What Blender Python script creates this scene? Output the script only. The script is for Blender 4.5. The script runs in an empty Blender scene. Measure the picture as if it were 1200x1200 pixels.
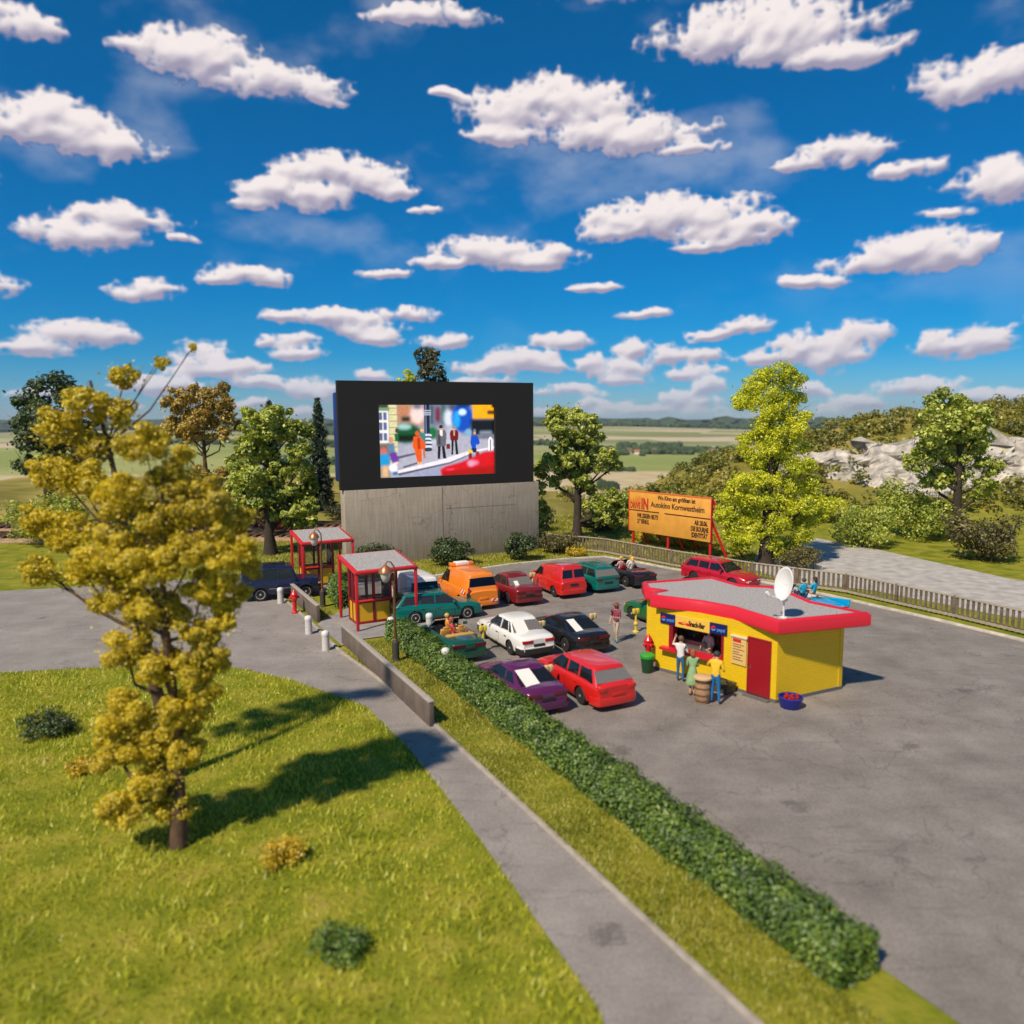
import bpy, bmesh, math, random
import numpy as np
from mathutils import Vector, Matrix
random.seed(7); RNG = np.random.default_rng(11)
PI = math.pi; rad = math.radians
scn = bpy.context.scene; COL = scn.collection

# ------------------------------------------------------------------ camera
FPX = 908.0; PITCH = math.atan(113.0/FPX); ROLL = rad(0.4); CAMH = 10.0
fwd = Vector((0, math.cos(PITCH), -math.sin(PITCH)))
rt0 = Vector((1, 0, 0)); up0 = Vector((0, math.sin(PITCH), math.cos(PITCH)))
upv = up0*math.cos(ROLL) + rt0*math.sin(ROLL); rtv = rt0*math.cos(ROLL) - up0*math.sin(ROLL)
cam = bpy.data.cameras.new('camera'); camo = bpy.data.objects.new('camera', cam); COL.objects.link(camo)
m = Matrix.Identity(4)
for i in range(3):
    m[i][0] = rtv[i]; m[i][1] = upv[i]; m[i][2] = -fwd[i]
m[0][3], m[1][3], m[2][3] = 0, 0, CAMH
camo.matrix_world = m
cam.sensor_width = 36; cam.lens = FPX/1200*36
cam.clip_start = 0.5; cam.clip_end = 30000
cam.dof.use_dof = True; cam.dof.focus_distance = 43.0; cam.dof.aperture_fstop = cam.lens/1000/0.115
scn.camera = camo
scn.view_settings.view_transform = 'Standard'; scn.view_settings.look = 'None'
scn.view_settings.gamma = 1.0; scn.view_settings.exposure = 0.0
scn.cycles.max_bounces = 6; scn.cycles.transparent_max_bounces = 12
scn.cycles.sample_clamp_indirect = 6.0; scn.cycles.volume_bounces = 0

def G(px, py, z=0.0):
    """point of height z seen at a place of the photograph (ray met with a level plane)"""
    d = fwd + rtv*((px-600)/FPX) + upv*((600-py)/FPX)
    t = (z-CAMH)/d.z
    return Vector((d.x*t, d.y*t, z))
def AT(px, py, Y):
    d = fwd + rtv*((px-600)/FPX) + upv*((600-py)/FPX)
    t = Y/d.y
    return Vector((d.x*t, Y, CAMH + d.z*t))

# ------------------------------------------------------------------ sun and sky
SUN_EL = rad(50); SUN_AZ = rad(-141)      # azimuth from +Y, clockwise seen from above
sdir = Vector((math.sin(SUN_AZ)*math.cos(SUN_EL), math.cos(SUN_AZ)*math.cos(SUN_EL), math.sin(SUN_EL)))
sl = bpy.data.lights.new('sun', 'SUN'); sl.energy = 5.0; sl.angle = rad(2.2); sl.color = (1.0, 0.87, 0.68)
so = bpy.data.objects.new('sun', sl); COL.objects.link(so); so.location = (-40, -10, 60)
so.rotation_euler = sdir.to_track_quat('Z', 'Y').to_euler()

def vnoise(h, w, gy, gx, rng):
    g = rng.random((gy+2, gx+2)).astype(np.float32)
    y = np.linspace(0, gy, h, endpoint=False); x = np.linspace(0, gx, w, endpoint=False)
    yi = y.astype(int); xi = x.astype(int)
    fy = (y-yi); fx = (x-xi); fy = fy*fy*(3-2*fy); fx = fx*fx*(3-2*fx)
    a = g[yi][:, xi]; b = g[yi][:, xi+1]; c = g[yi+1][:, xi]; d = g[yi+1][:, xi+1]
    fy = fy[:, None]; fx = fx[None, :]
    return (a*(1-fx)+b*fx)*(1-fy) + (c*(1-fx)+d*fx)*fy
def sstep(a, b, x):
    t = np.clip((x-a)/(b-a), 0, 1); return t*t*(3-2*t)

# clouds: places in the sky given as direction (px, py, half width, half height)
CL = [(365,372,52,10),(425,386,42,17),(440,398,28,10),(475,369,34,10),(390,377,42,12),(340,403,33,10),(352,415,29,9),
 (238,424,34,19),(285,430,38,11),(250,436,50,8),(295,449,36,9),(315,454,22,8),(360,456,29,13),(375,462,18,9),(298,476,20,7),(356,484,20,8),
 (512,402,32,9),(435,442,24,7),(655,402,37,11),(612,425,52,16),(562,430,36,9),(640,433,32,9),(560,445,40,6),(676,400,16,12),
 (744,408,19,13),(779,417,27,15),(828,421,26,12),(722,433,42,16),(813,438,36,7),(731,447,32,7),(706,425,26,12),
 (757,369,28,7),(875,381,30,11),(852,388,18,7),(825,396,27,8),(945,405,38,17),(915,419,38,10),(978,415,45,24),(1010,395,30,18),
 (665,459,38,10),(692,463,30,7),(830,455,21,13),(795,463,22,11),(815,472,46,8),(715,478,42,10),(760,481,46,9),(820,484,44,9),(690,488,60,7),(860,490,50,6),
 (965,460,24,11),(972,484,26,10),(1010,470,30,12),(640,486,30,7),(310,493,40,6),(240,470,24,8),(190,452,50,10),
 # the rest of the sky
 (286,322,52,12),(252,328,30,8),(570,296,66,17),(618,306,50,16),(520,310,40,8),(655,296,30,10),(790,258,90,26),(866,270,60,20),(730,274,44,12),(840,288,40,8),(400,206,70,22),(352,228,66,17),(450,222,40,10),(300,240,26,7),(500,246,20,5),
 (140,258,60,16),(92,276,66,20),(200,282,24,6),(90,392,66,16),(40,405,50,14),(50,150,80,30),(120,172,60,18),(640,128,90,34),(728,160,96,24),(800,176,40,10),(590,160,46,12),(990,180,60,18),(930,196,40,9),(1060,200,40,12),(520,110,24,6),
 (1080,296,84,24),(1020,308,48,14),(1140,404,64,18),(1080,455,50,11),(1160,470,50,10),(60,462,46,8),(120,476,50,7),(170,342,40,12),
 (230,70,70,30),(310,96,90,22),(380,116,30,8),(160,60,34,9),(500,22,60,14),(900,40,120,36),(990,66,60,16),(1150,92,80,28),(952,330,36,9),(700,338,30,6),(445,322,30,7),(20,30,60,18),(700,-30,120,32),(1190,210,70,24),(1110,250,30,7),(-60,330,90,20),(-120,200,100,30),(1300,360,90,24),(1350,150,120,34)]
def make_cloud_image():
    W_, H_ = 2560, 1440; azm, e0, e1 = 64.0, -1.0, 62.0
    rng = np.random.default_rng(5)
    # image rows bottom (low) to top
    deg = math.degrees
    az = np.linspace(-azm, azm, W_, dtype=np.float32)[None, :]; el = np.linspace(e0, e1, H_, dtype=np.float32)[:, None]
    # domain warp
    def fb(gy, gx, n, bil=False):
        s = 0; a = 1; t = 0
        for k in range(n):
            v = vnoise(H_, W_, gy*2**k, gx*2**k, rng)
            if bil: v = 1-np.abs(2*v-1)
            s = s + a*v; t += a; a *= .5
        return s/t
    wx = (fb(22, 44, 4)-.5)*2.2; wy = (fb(26, 44, 4)-.5)*1.0
    n1 = fb(60, 90, 5); n2 = fb(110, 170, 4, True); n3 = fb(240, 380, 3, True)
    A = az+wx; E = el+wy
    F = np.full((H_, W_), -3., np.float32); base = np.zeros((H_, W_), np.float32)
    for (cx, cy, rx, ry) in CL:
        d = (fwd + rtv*((cx-600)/FPX) + upv*((600-cy)/FPX)).normalized()
        a0 = deg(math.atan2(d.x, d.y)); l0 = deg(math.asin(d.z))
        ra = rx/FPX*57.3/ (1+((cx-600)/FPX)**2); rl = ry/FPX*57.3/(1+((600-cy)/FPX)**2*.6)
        i0 = max(0, int((a0-2.4*ra-2+azm)/(2*azm)*W_)); i1 = min(W_, int((a0+2.4*ra+2+azm)/(2*azm)*W_))
        j0 = max(0, int((l0-2.4*rl-2-e0)/(e1-e0)*H_)); j1 = min(H_, int((l0+2.4*rl+2-e0)/(e1-e0)*H_))
        if i1 <= i0 or j1 <= j0: continue
        dx = (A[j0:j1, i0:i1]-a0)/ra; dy = (E[j0:j1, i0:i1]-l0)/rl
        dyb = np.where(dy < 0, -dy*1.35, dy)
        f = 1-dx*dx-dyb*dyb
        sub = F[j0:j1, i0:i1]; bs = base[j0:j1, i0:i1]
        wdy = np.clip(dy, -1, 1)
        w_ = np.clip(f, 0, 1)+1e-3
        bs[:] = np.where(f > sub, wdy, bs)
        # soft union
        sub[:] = np.maximum(sub, f) + .10*np.clip(np.minimum(sub, f), 0, 1)
    dens = F*.90 + .10 + 1.5*(n1-.5) + 1.3*(n2-.55) + .5*(n3-.55)
    kk = np.array([1, 2, 3, 2, 1.])/9; dens = sum(k_*np.roll(dens, o_, 0) for k_, o_ in zip(kk, (-2, -1, 0, 1, 2))); dens = sum(k_*np.roll(dens, o_, 1) for k_, o_ in zip(kk, (-2, -1, 0, 1, 2)))
    alpha = sstep(-.25, .62, dens)**1.15
    hgt = .8*np.sqrt(np.clip(dens+.1, 0.02, 1.6)) + .42*n2 + .10*n3 + .5*n1
    def blur(a, r):
        k = np.ones(2*r+1)/(2*r+1)
        c = np.cumsum(np.pad(a, ((r+1, r), (0, 0)), 'edge'), 0); a = (c[2*r+1:]-c[:-2*r-1])/(2*r+1)
        c = np.cumsum(np.pad(a, ((0, 0), (r+1, r)), 'edge'), 1); return (c[:, 2*r+1:]-c[:, :-2*r-1])/(2*r+1)
    h1 = blur(hgt, 3); gy, gx = np.gradient(h1); h2 = blur(blur(hgt, 8), 4); gy2, gx2 = np.gradient(h2)
    lit = -(gy*.75 - gx*.35)*2.6 - (gy2*.85-gx2*.3)*11
    sh = np.clip(.60 + lit + .42*blur(base, 5), 0, 1)
    sh = sstep(0.05, .95, sh)[..., None]
    hi = np.array((.95, .86, .84)); lo = np.array((.36, .33, .45))
    rgb = lo*(1-sh)+hi*sh
    hz = (1-sstep(1, 9, el))[..., None]*.35
    rgb = rgb*(1-hz)+np.array((.52, .52, .66))*hz
    alpha = alpha*(0.72+.26*sstep(.0, .8, dens+.5*(n2-.5)))*(1-.25*(1-sstep(0, 4, el)))*(1-sstep(56, 61, el))*sstep(-.5, .6, el)
    wsp = sstep(.56, .86, fb(14, 16, 6))*.30*sstep(3, 14, el)*(1-sstep(50, 61, el)); rgb = np.where((alpha < wsp)[..., None], np.array((.72, .72, .78)), rgb); alpha = np.maximum(alpha, wsp)
    px = np.concatenate([rgb, alpha[..., None]], 2).astype(np.float32)
    im = bpy.data.images.new('clouds', W_, H_, alpha=True, float_buffer=True)
    im.alpha_mode = 'CHANNEL_PACKED'
    im.colorspace_settings.name = 'Non-Color'
    im.pixels.foreach_set(px.ravel()); im.update(); im.pack()
    return im, azm, e0, e1

world = bpy.data.worlds.new('World'); scn.world = world; world.use_nodes = True
nt = world.node_tree; nt.nodes.clear()
def wn(t, **k):
    n = nt.nodes.new(t)
    for a, b in k.items(): setattr(n, a, b)
    return n
def wl(a, b): nt.links.new(a, b)
def wmath(op, a, b=None, c=None):
    n = wn('ShaderNodeMath', operation=op)
    for i, v in enumerate((a, b, c)):
        if v is None: continue
        if isinstance(v, (int, float)): n.inputs[i].default_value = v
        else: wl(v, n.inputs[i])
    return n.outputs[0]
sky = wn('ShaderNodeTexSky', sky_type='NISHITA', sun_disc=False, sun_elevation=SUN_EL, sun_rotation=SUN_AZ)
sky.air_density = 1.0; sky.dust_density = 0.3; sky.ozone_density = 3.0; sky.altitude = 600
SKY_STR = 0.10
tc = wn('ShaderNodeTexCoord'); sx = wn('ShaderNodeSeparateXYZ'); wl(tc.outputs['Generated'], sx.inputs[0])
im, azm, e0_, e1_ = make_cloud_image()
TINT = True
azi = wmath('ARCTAN2', sx.outputs[0], sx.outputs[1]); ele = wmath('ARCSINE', sx.outputs[2])
u_ = wmath('ADD', wmath('MULTIPLY', azi, 1/(2*rad(azm))), .5)
v_ = wmath('MULTIPLY', wmath('SUBTRACT', ele, rad(e0_)), 1/rad(e1_-e0_))
tr_ = wn('ShaderNodeValToRGB'); els = tr_.color_ramp.elements
while len(els) < 5: els.new(.5)
for e_, (p_, c_) in zip(els, ((0, (.46,.70,1.0)), (.03, (.24,.60,.95)), (.075, (.05,.52,.90)), (.14, (.01,.52,.90)), (1, (.01,.70,1.0)))): e_.position = p_; e_.color = (*c_, 1)
wl(wmath('MAXIMUM', sx.outputs[2], 0.0), tr_.inputs[0])
hs = wn('ShaderNodeVectorMath', operation='MULTIPLY'); wl(sky.outputs[0], hs.inputs[0]); wl(tr_.outputs[0], hs.inputs[1])
cx_ = wn('ShaderNodeCombineXYZ'); wl(u_, cx_.inputs[0]); wl(wmath('MINIMUM', wmath('MAXIMUM', v_, 0.001), .999), cx_.inputs[1])
ti = wn('ShaderNodeTexImage', image=im, extension='MIRROR', interpolation='Linear'); wl(cx_.outputs[0], ti.inputs[0])
cs = wn('ShaderNodeVectorMath', operation='SCALE'); wl(ti.outputs[0], cs.inputs[0]); cs.inputs['Scale'].default_value = 1.0/SKY_STR
mx = wn('ShaderNodeMix', data_type='RGBA'); wl(ti.outputs['Alpha'], mx.inputs[0]); wl(hs.outputs[0], mx.inputs[6]); wl(cs.outputs[0], mx.inputs[7])
bg = wn('ShaderNodeBackground'); bg.inputs[1].default_value = SKY_STR; wl(mx.outputs[2], bg.inputs[0])
wo = wn('ShaderNodeOutputWorld'); wl(bg.outputs[0], wo.inputs[0])

# ------------------------------------------------------------------ helpers
def tag(o, label=None, cat=None, group=None, kind=None):
    if label: o['label'] = label
    if cat: o['category'] = cat
    if group: o['group'] = group
    if kind: o['kind'] = kind
    return o
def empty(name, loc=(0,0,0), rz=0.0):
    o = bpy.data.objects.new(name, None); COL.objects.link(o); o.empty_display_size = .2
    o.location = loc; o.rotation_euler = (0, 0, rz); return o
def kids(o, _c={}):
    return [c for c in ALL if c.parent is o]
ALL = []
def link(name, me, parent=None):
    o = bpy.data.objects.new(name, me); COL.objects.link(o)
    if parent is not None: o.parent = parent; ALL.append(o)
    return o
def copy_tree(o, parent=None):
    c = o.copy(); COL.objects.link(c); c.parent = parent
    if parent is not None: ALL.append(c)
    for ch in kids(o): copy_tree(ch, c)
    return c

class B:
    def __init__(s): s.v = []; s.f = []; s.m = []
    def add(s, vs, fs, m=0):
        k = len(s.v); s.v += [tuple(p) for p in vs]; s.f += [tuple(i+k for i in f) for f in fs]; s.m += [m]*len(fs); return s
    def box(s, c, d, rz=0.0, m=0, M=None):
        x, y, z = d[0]/2, d[1]/2, d[2]/2
        vs = [Vector((a*x, b*y, e*z)) for e in (-1, 1) for b in (-1, 1) for a in (-1, 1)]
        R = Matrix.Rotation(rz, 3, 'Z') if M is None else M
        vs = [R @ p + Vector(c) for p in vs]
        return s.add(vs, [(0,2,3,1),(4,5,7,6),(0,1,5,4),(2,6,7,3),(0,4,6,2),(1,3,7,5)], m)
    def prism(s, poly, z0, z1, m=0, mtop=None):
        n = len(poly)
        a = sum(poly[i][0]*poly[(i+1)%n][1]-poly[(i+1)%n][0]*poly[i][1] for i in range(n))
        if a < 0: poly = poly[::-1]
        vs = [(p[0], p[1], z0) for p in poly]+[(p[0], p[1], z1) for p in poly]
        s.add(vs, [tuple(range(n))[::-1]]+[(i, (i+1)%n, n+(i+1)%n, n+i) for i in range(n)], m)
        k = len(s.v)-n; s.f.append(tuple(range(k, k+n))); s.m.append(m if mtop is None else mtop); return s
    def prism_y(s, poly, y0, y1, m=0):      # polygon given as (x, z), pushed along y
        n = len(poly); a = sum(poly[i][0]*poly[(i+1)%n][1]-poly[(i+1)%n][0]*poly[i][1] for i in range(n))
        if a < 0: poly = poly[::-1]
        vs = [(p[0], y0, p[1]) for p in poly]+[(p[0], y1, p[1]) for p in poly]
        return s.add(vs, [tuple(range(n)), tuple(range(n, 2*n))[::-1]]+[(i, n+i, n+(i+1)%n, (i+1)%n) for i in range(n)], m)
    def prism_x(s, poly, x0, x1, m=0):      # polygon given as (y, z), pushed along x
        n = len(poly); a = sum(poly[i][0]*poly[(i+1)%n][1]-poly[(i+1)%n][0]*poly[i][1] for i in range(n))
        if a < 0: poly = poly[::-1]
        vs = [(x0, p[0], p[1]) for p in poly]+[(x1, p[0], p[1]) for p in poly]
        return s.add(vs, [tuple(range(n))[::-1], tuple(range(n, 2*n))]+[(i, (i+1)%n, n+(i+1)%n, n+i) for i in range(n)], m)
    def tube(s, path, r, n=10, m=0, cap=True):
        P = [Vector(p) for p in path]; k = len(P); R = r if hasattr(r, '__len__') else [r]*k
        rings = []; last = None
        for i, p in enumerate(P):
            t = (P[min(i+1, k-1)]-P[max(i-1, 0)]).normalized()
            a = last if last is not None else (Vector((1,0,0)) if abs(t.x) < .9 else Vector((0,1,0)))
            u = (a - t*a.dot(t)).normalized(); last = u; w = t.cross(u)
            rings.append([p+(u*math.cos(2*PI*j/n)+w*math.sin(2*PI*j/n))*R[i] for j in range(n)])
        vs = [q for rg in rings for q in rg]; fs = []
        for i in range(k-1):
            for j in range(n): fs.append((i*n+j, i*n+(j+1)%n, (i+1)*n+(j+1)%n, (i+1)*n+j))
        if cap: fs.append(tuple(range(n))[::-1]); fs.append(tuple(range((k-1)*n, k*n)))
        return s.add(vs, fs, m)
    def lathe(s, prof, n=16, c=(0,0,0), m=0):     # prof: (r, z)
        vs = []; fs = []
        for (r, z) in prof:
            for j in range(n): vs.append((c[0]+r*math.cos(2*PI*j/n), c[1]+r*math.sin(2*PI*j/n), c[2]+z))
        for i in range(len(prof)-1):
            for j in range(n): fs.append((i*n+j, i*n+(j+1)%n, (i+1)*n+(j+1)%n, (i+1)*n+j))
        fs.append(tuple(range(n))[::-1]); fs.append(tuple(range((len(prof)-1)*n, len(prof)*n)))
        return s.add(vs, fs, m)
    def ell(s, c, r, nu=12, nv=8, m=0):
        prof = []
        k = len(s.v); 
        for i in range(1, nv):
            t = PI*i/nv-PI/2
            for j in range(nu):
                a = 2*PI*j/nu; s.v.append((c[0]+r[0]*math.cos(t)*math.cos(a), c[1]+r[1]*math.cos(t)*math.sin(a), c[2]+r[2]*math.sin(t)))
        s.v.append((c[0], c[1], c[2]-r[2])); s.v.append((c[0], c[1], c[2]+r[2])); bo = len(s.v)-2
        fs = []
        for i in range(nv-2):
            for j in range(nu): fs.append((k+i*nu+j, k+i*nu+(j+1)%nu, k+(i+1)*nu+(j+1)%nu, k+(i+1)*nu+j))
        for j in range(nu):
            fs.append((bo, k+(j+1)%nu, k+j)); fs.append((bo+1, k+(nv-2)*nu+j, k+(nv-2)*nu+(j+1)%nu))
        s.f += fs; s.m += [m]*len(fs); return s
    def xf(s, M):
        s.v = [tuple(M @ Vector(p)) for p in s.v]; return s
    def mesh(s, name, mats, bevel=0.0, seg=2, smooth=None, angle=35):
        me = bpy.data.meshes.new(name); me.from_pydata(s.v, [], s.f)
        for q in mats: me.materials.append(q)
        me.polygons.foreach_set('material_index', s.m)
        if bevel > 0:
            bm = bmesh.new(); bm.from_mesh(me)
            ed = [e for e in bm.edges if len(e.link_faces) == 2 and e.calc_face_angle(0) > .45]
            bmesh.ops.bevel(bm, geom=ed, offset=bevel, segments=seg, profile=.5, affect='EDGES', clamp_overlap=True)
            bm.to_mesh(me); bm.free()
        if smooth or bevel > 0:
            me.polygons.foreach_set('use_smooth', [True]*len(me.polygons)); me.set_sharp_from_angle(angle=rad(angle))
        me.update(); return me
    def build(s, name, mats, parent=None, bevel=0.0, seg=2, smooth=None, angle=35):
        if not isinstance(mats, (list, tuple)): mats = [mats]
        return link(name, s.mesh(name, mats, bevel, seg, smooth, angle), parent)

def evaluated(o):
    bpy.context.view_layer.update()
    dg = bpy.context.evaluated_depsgraph_get(); dg.update()
    return bpy.data.meshes.new_from_object(o.evaluated_get(dg), depsgraph=dg)
def boolean(me, cutters, name):
    """difference of a mesh and cutter meshes; helpers are removed afterwards"""
    a = bpy.data.objects.new('a', me); COL.objects.link(a); tmp = []
    for c in cutters:
        o = bpy.data.objects.new('c', c); COL.objects.link(o); tmp.append(o)
        md = a.modifiers.new('b', 'BOOLEAN'); md.operation = 'DIFFERENCE'; md.object = o; md.solver = 'EXACT'
        try: md.material_mode = 'TRANSFER'
        except Exception: pass
    r = evaluated(a)
    for o in tmp+[a]: bpy.data.objects.remove(o)
    r.name = name
    return r

# ------------------------------------------------------------------ materials
MAT = {}
def glow(*a): pass
def mat(name, col=(.5,.5,.5), rough=.6, metal=0.0, coat=0.0, spec=None, noise=0.0, nscale=8.0, bump=0.0, bscale=40.0, emit=None, estr=0.0, alpha=None):
    if name in MAT: return MAT[name]
    q = bpy.data.materials.new(name); q.use_nodes = True; MAT[name] = q
    n = q.node_tree.nodes; l = q.node_tree.links; p = n['Principled BSDF']
    p.inputs['Base Color'].default_value = (*col, 1); p.inputs['Roughness'].default_value = rough; p.inputs['Metallic'].default_value = metal
    if coat: p.inputs['Coat Weight'].default_value = coat; p.inputs['Coat Roughness'].default_value = .08
    if spec is not None: p.inputs['Specular IOR Level'].default_value = spec
    tcn = n.new('ShaderNodeTexCoord')
    if noise > 0:
        t = n.new('ShaderNodeTexNoise'); t.inputs['Scale'].default_value = nscale; t.inputs['Detail'].default_value = 6; l.new(tcn.outputs['Object'], t.inputs['Vector'])
        r = n.new('ShaderNodeMapRange'); r.inputs[1].default_value = .3; r.inputs[2].default_value = .7; r.inputs[3].default_value = 1-noise; r.inputs[4].default_value = 1+noise
        l.new(t.outputs['Fac'], r.inputs[0])
        v = n.new('ShaderNodeVectorMath'); v.operation = 'SCALE'; v.inputs[0].default_value = col; l.new(r.outputs[0], v.inputs['Scale']); l.new(v.outputs[0], p.inputs['Base Color'])
    if bump > 0:
        t = n.new('ShaderNodeTexNoise'); t.inputs['Scale'].default_value = bscale; t.inputs['Detail'].default_value = 4; l.new(tcn.outputs['Object'], t.inputs['Vector'])
        b = n.new('ShaderNodeBump'); b.inputs['Strength'].default_value = bump; b.inputs['Distance'].default_value = .02; l.new(t.outputs['Fac'], b.inputs['Height']); l.new(b.outputs[0], p.inputs['Normal'])
    if emit is not None:
        p.inputs['Emission Color'].default_value = (*emit, 1); p.inputs['Emission Strength'].default_value = estr
    return q
def glass(name, tint=(.03,.035,.04), trans=.45, rough=.03, mixd=.35):
    if name in MAT: return MAT[name]
    q = bpy.data.materials.new(name); q.use_nodes = True; MAT[name] = q
    n = q.node_tree.nodes; l = q.node_tree.links; n.remove(n['Principled BSDF'])
    g = n.new('ShaderNodeBsdfGlossy'); g.inputs['Roughness'].default_value = rough; g.inputs['Color'].default_value = (.9,.9,.92,1)
    t = n.new('ShaderNodeBsdfTransparent'); t.inputs['Color'].default_value = (trans,)*3+(1,)
    d = n.new('ShaderNodeBsdfDiffuse'); d.inputs['Color'].default_value = (*tint, 1)
    a = n.new('ShaderNodeMixShader'); a.inputs[0].default_value = mixd; l.new(t.outputs[0], a.inputs[1]); l.new(d.outputs[0], a.inputs[2])
    fr = n.new('ShaderNodeFresnel'); fr.inputs[0].default_value = 1.5
    b = n.new('ShaderNodeMixShader'); l.new(fr.outputs[0], b.inputs[0]); l.new(a.outputs[0], b.inputs[1]); l.new(g.outputs[0], b.inputs[2])
    l.new(b.outputs[0], n['Material Output'].inputs[0]); return q
def ramp(n, stops, interp='LINEAR'):
    r = n.new('ShaderNodeValToRGB'); r.color_ramp.interpolation = interp
    e = r.color_ramp.elements
    while len(e) < len(stops): e.new(.5)
    for i, (p, c) in enumerate(stops): e[i].position = p; e[i].color = (*c, 1)
    return r
def leafmat(name, stops, trans=.35, rough=.55, nsc=.35):
    """leaf colour varies from leaf to leaf and in soft patches over the plant"""
    if name in MAT: return MAT[name]
    q = bpy.data.materials.new(name); q.use_nodes = True; MAT[name] = q
    n = q.node_tree.nodes; l = q.node_tree.links; n.remove(n['Principled BSDF'])
    ge = n.new('ShaderNodeNewGeometry'); tc = n.new('ShaderNodeTexCoord')
    t = n.new('ShaderNodeTexNoise'); t.inputs['Scale'].default_value = nsc; t.inputs['Detail'].default_value = 3; l.new(tc.outputs['Object'], t.inputs['Vector'])
    a = n.new('ShaderNodeMath'); a.operation = 'MULTIPLY_ADD'; l.new(t.outputs['Fac'], a.inputs[0]); a.inputs[1].default_value = 1.1; a.inputs[2].default_value = -.3
    b = n.new('ShaderNodeMath'); b.operation = 'MULTIPLY_ADD'; l.new(ge.outputs['Random Per Island'], b.inputs[0]); b.inputs[1].default_value = .6; l.new(a.outputs[0], b.inputs[2])
    r = ramp(n, stops); l.new(b.outputs[0], r.inputs[0])
    d = n.new('ShaderNodeBsdfDiffuse'); l.new(r.outputs[0], d.inputs[0])
    g = n.new('ShaderNodeBsdfTranslucent'); l.new(r.outputs[0], g.inputs[0])
    x = n.new('ShaderNodeMixShader'); x.inputs[0].default_value = trans; l.new(d.outputs[0], x.inputs[1]); l.new(g.outputs[0], x.inputs[2])
    gl = n.new('ShaderNodeBsdfGlossy'); gl.inputs['Roughness'].default_value = rough; gl.inputs['Color'].default_value = (1,1,1,1)
    y = n.new('ShaderNodeMixShader'); y.inputs[0].default_value = .05; l.new(x.outputs[0], y.inputs[1]); l.new(gl.outputs[0], y.inputs[2])
    l.new(y.outputs[0], n['Material Output'].inputs[0]); return q

def text(body, size, material, parent, M, name='lettering', weight=0.0, sx=1.0, align='LEFT', ext=.004, shear=0.0):
    cu = bpy.data.curves.new('t', 'FONT'); cu.body = body; cu.size = size; cu.extrude = ext; cu.offset = weight; cu.shear = shear
    cu.align_x = align; cu.align_y = 'BOTTOM_BASELINE'; cu.resolution_u = 3
    o = bpy.data.objects.new('t', cu); COL.objects.link(o); me = evaluated(o); bpy.data.objects.remove(o); bpy.data.curves.remove(cu)
    me.transform(M @ Matrix.Diagonal((sx, 1, 1, 1))); me.materials.clear(); me.materials.append(material); me.name = name
    return link(name, me, parent)
# ------------------------------------------------------------------ terrain
def hfun(x, y):
    x = np.asarray(x, float); y = np.asarray(y, float)
    edge = 67 + 30*sstep(2, -14, x) 
    t = np.clip((y-edge)/300, 0, 1); base = -47*(t*t*(3-2*t))
    kx = np.array([8, 11, 15, 19, 24, 29, 36, 44, 60, 100, 400.]); kz = np.array([-1.5, -.9, .9, 2.9, 5.0, 6.4, 8.4, 10.2, 12.5, 14, 15.])
    s = 100/np.maximum(y, 40)
    r = np.interp(x*s, kx, kz, left=0) - np.interp(x*s, [8, 11], [-1.5, 0], left=-1.5, right=0)*(x*s < 8)
    r = np.maximum(r, 0)
    b = sstep(66, 101, y)*(1-sstep(112, 300, y))
    # gravel road terrace to the right, kept low behind the fence
    hill = r*b
    und = (np.sin(x*.21+1)*np.cos(y*.17)+.6*np.sin(x*.5+y*.43))*.35*sstep(72, 90, y)*(1-sstep(110, 300, y))
    far = sstep(450, 1500, y)*(np.sin(x*.0031+.7)*np.cos(y*.0022)*9 + np.sin(x*.0012+2.0)*7)
    ridge = 95*np.exp(-((y-5200)/900)**2)*(.62+.22*np.sin(x*.0011+.4)+.16*np.sin(x*.0027+1))*(0.35+.65*sstep(600, -1500, x))
    return base + hill + und + far*sstep(500, 1500, y) + ridge
def hz(x, y): return float(hfun(x, y))

ys = np.concatenate([np.linspace(-60, 60, 13), np.arange(62, 130, 1.5), np.geomspace(131, 520, 46), np.geomspace(540, 9000, 70)])
def yrow(y): 
    w = max(160, y*1.5); core = np.linspace(-w, w, 241); return core
vs = []; n = 241
for y in ys:
    xr = yrow(y); zz = hfun(xr, y)
    vs += list(zip(xr.tolist(), [float(y)]*n, zz.tolist()))
fs = [(i*n+j, i*n+j+1, (i+1)*n+j+1, (i+1)*n+j) for i in range(len(ys)-1) for j in range(n-1)]
gm = bpy.data.meshes.new('ground'); gm.from_pydata(vs, [], fs); gm.polygons.foreach_set('use_smooth', [True]*len(fs))
q = bpy.data.materials.new('land'); q.use_nodes = True
N = q.node_tree.nodes; L = q.node_tree.links; P = N['Principled BSDF']; P.inputs['Roughness'].default_value = .95; P.inputs['Specular IOR Level'].default_value = .1
ge = N.new('ShaderNodeNewGeometry'); sp = N.new('ShaderNodeSeparateXYZ'); L.new(ge.outputs['Position'], sp.inputs[0])
def nmix(fac, a, b):
    x = N.new('ShaderNodeMix'); x.data_type = 'RGBA'
    for i, v in ((0, fac), (6, a), (7, b)):
        if isinstance(v, tuple): x.inputs[i].default_value = (*v, 1)
        elif isinstance(v, float): x.inputs[i].default_value = v
        else: L.new(v, x.inputs[i])
    return x.outputs[2]
def nnoise(scale, det=5, vec=None, rough=.55):
    t = N.new('ShaderNodeTexNoise'); t.inputs['Scale'].default_value = scale; t.inputs['Detail'].default_value = det; t.inputs['Roughness'].default_value = rough
    L.new(vec or ge.outputs['Position'], t.inputs['Vector']); return t.outputs['Fac']
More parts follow.
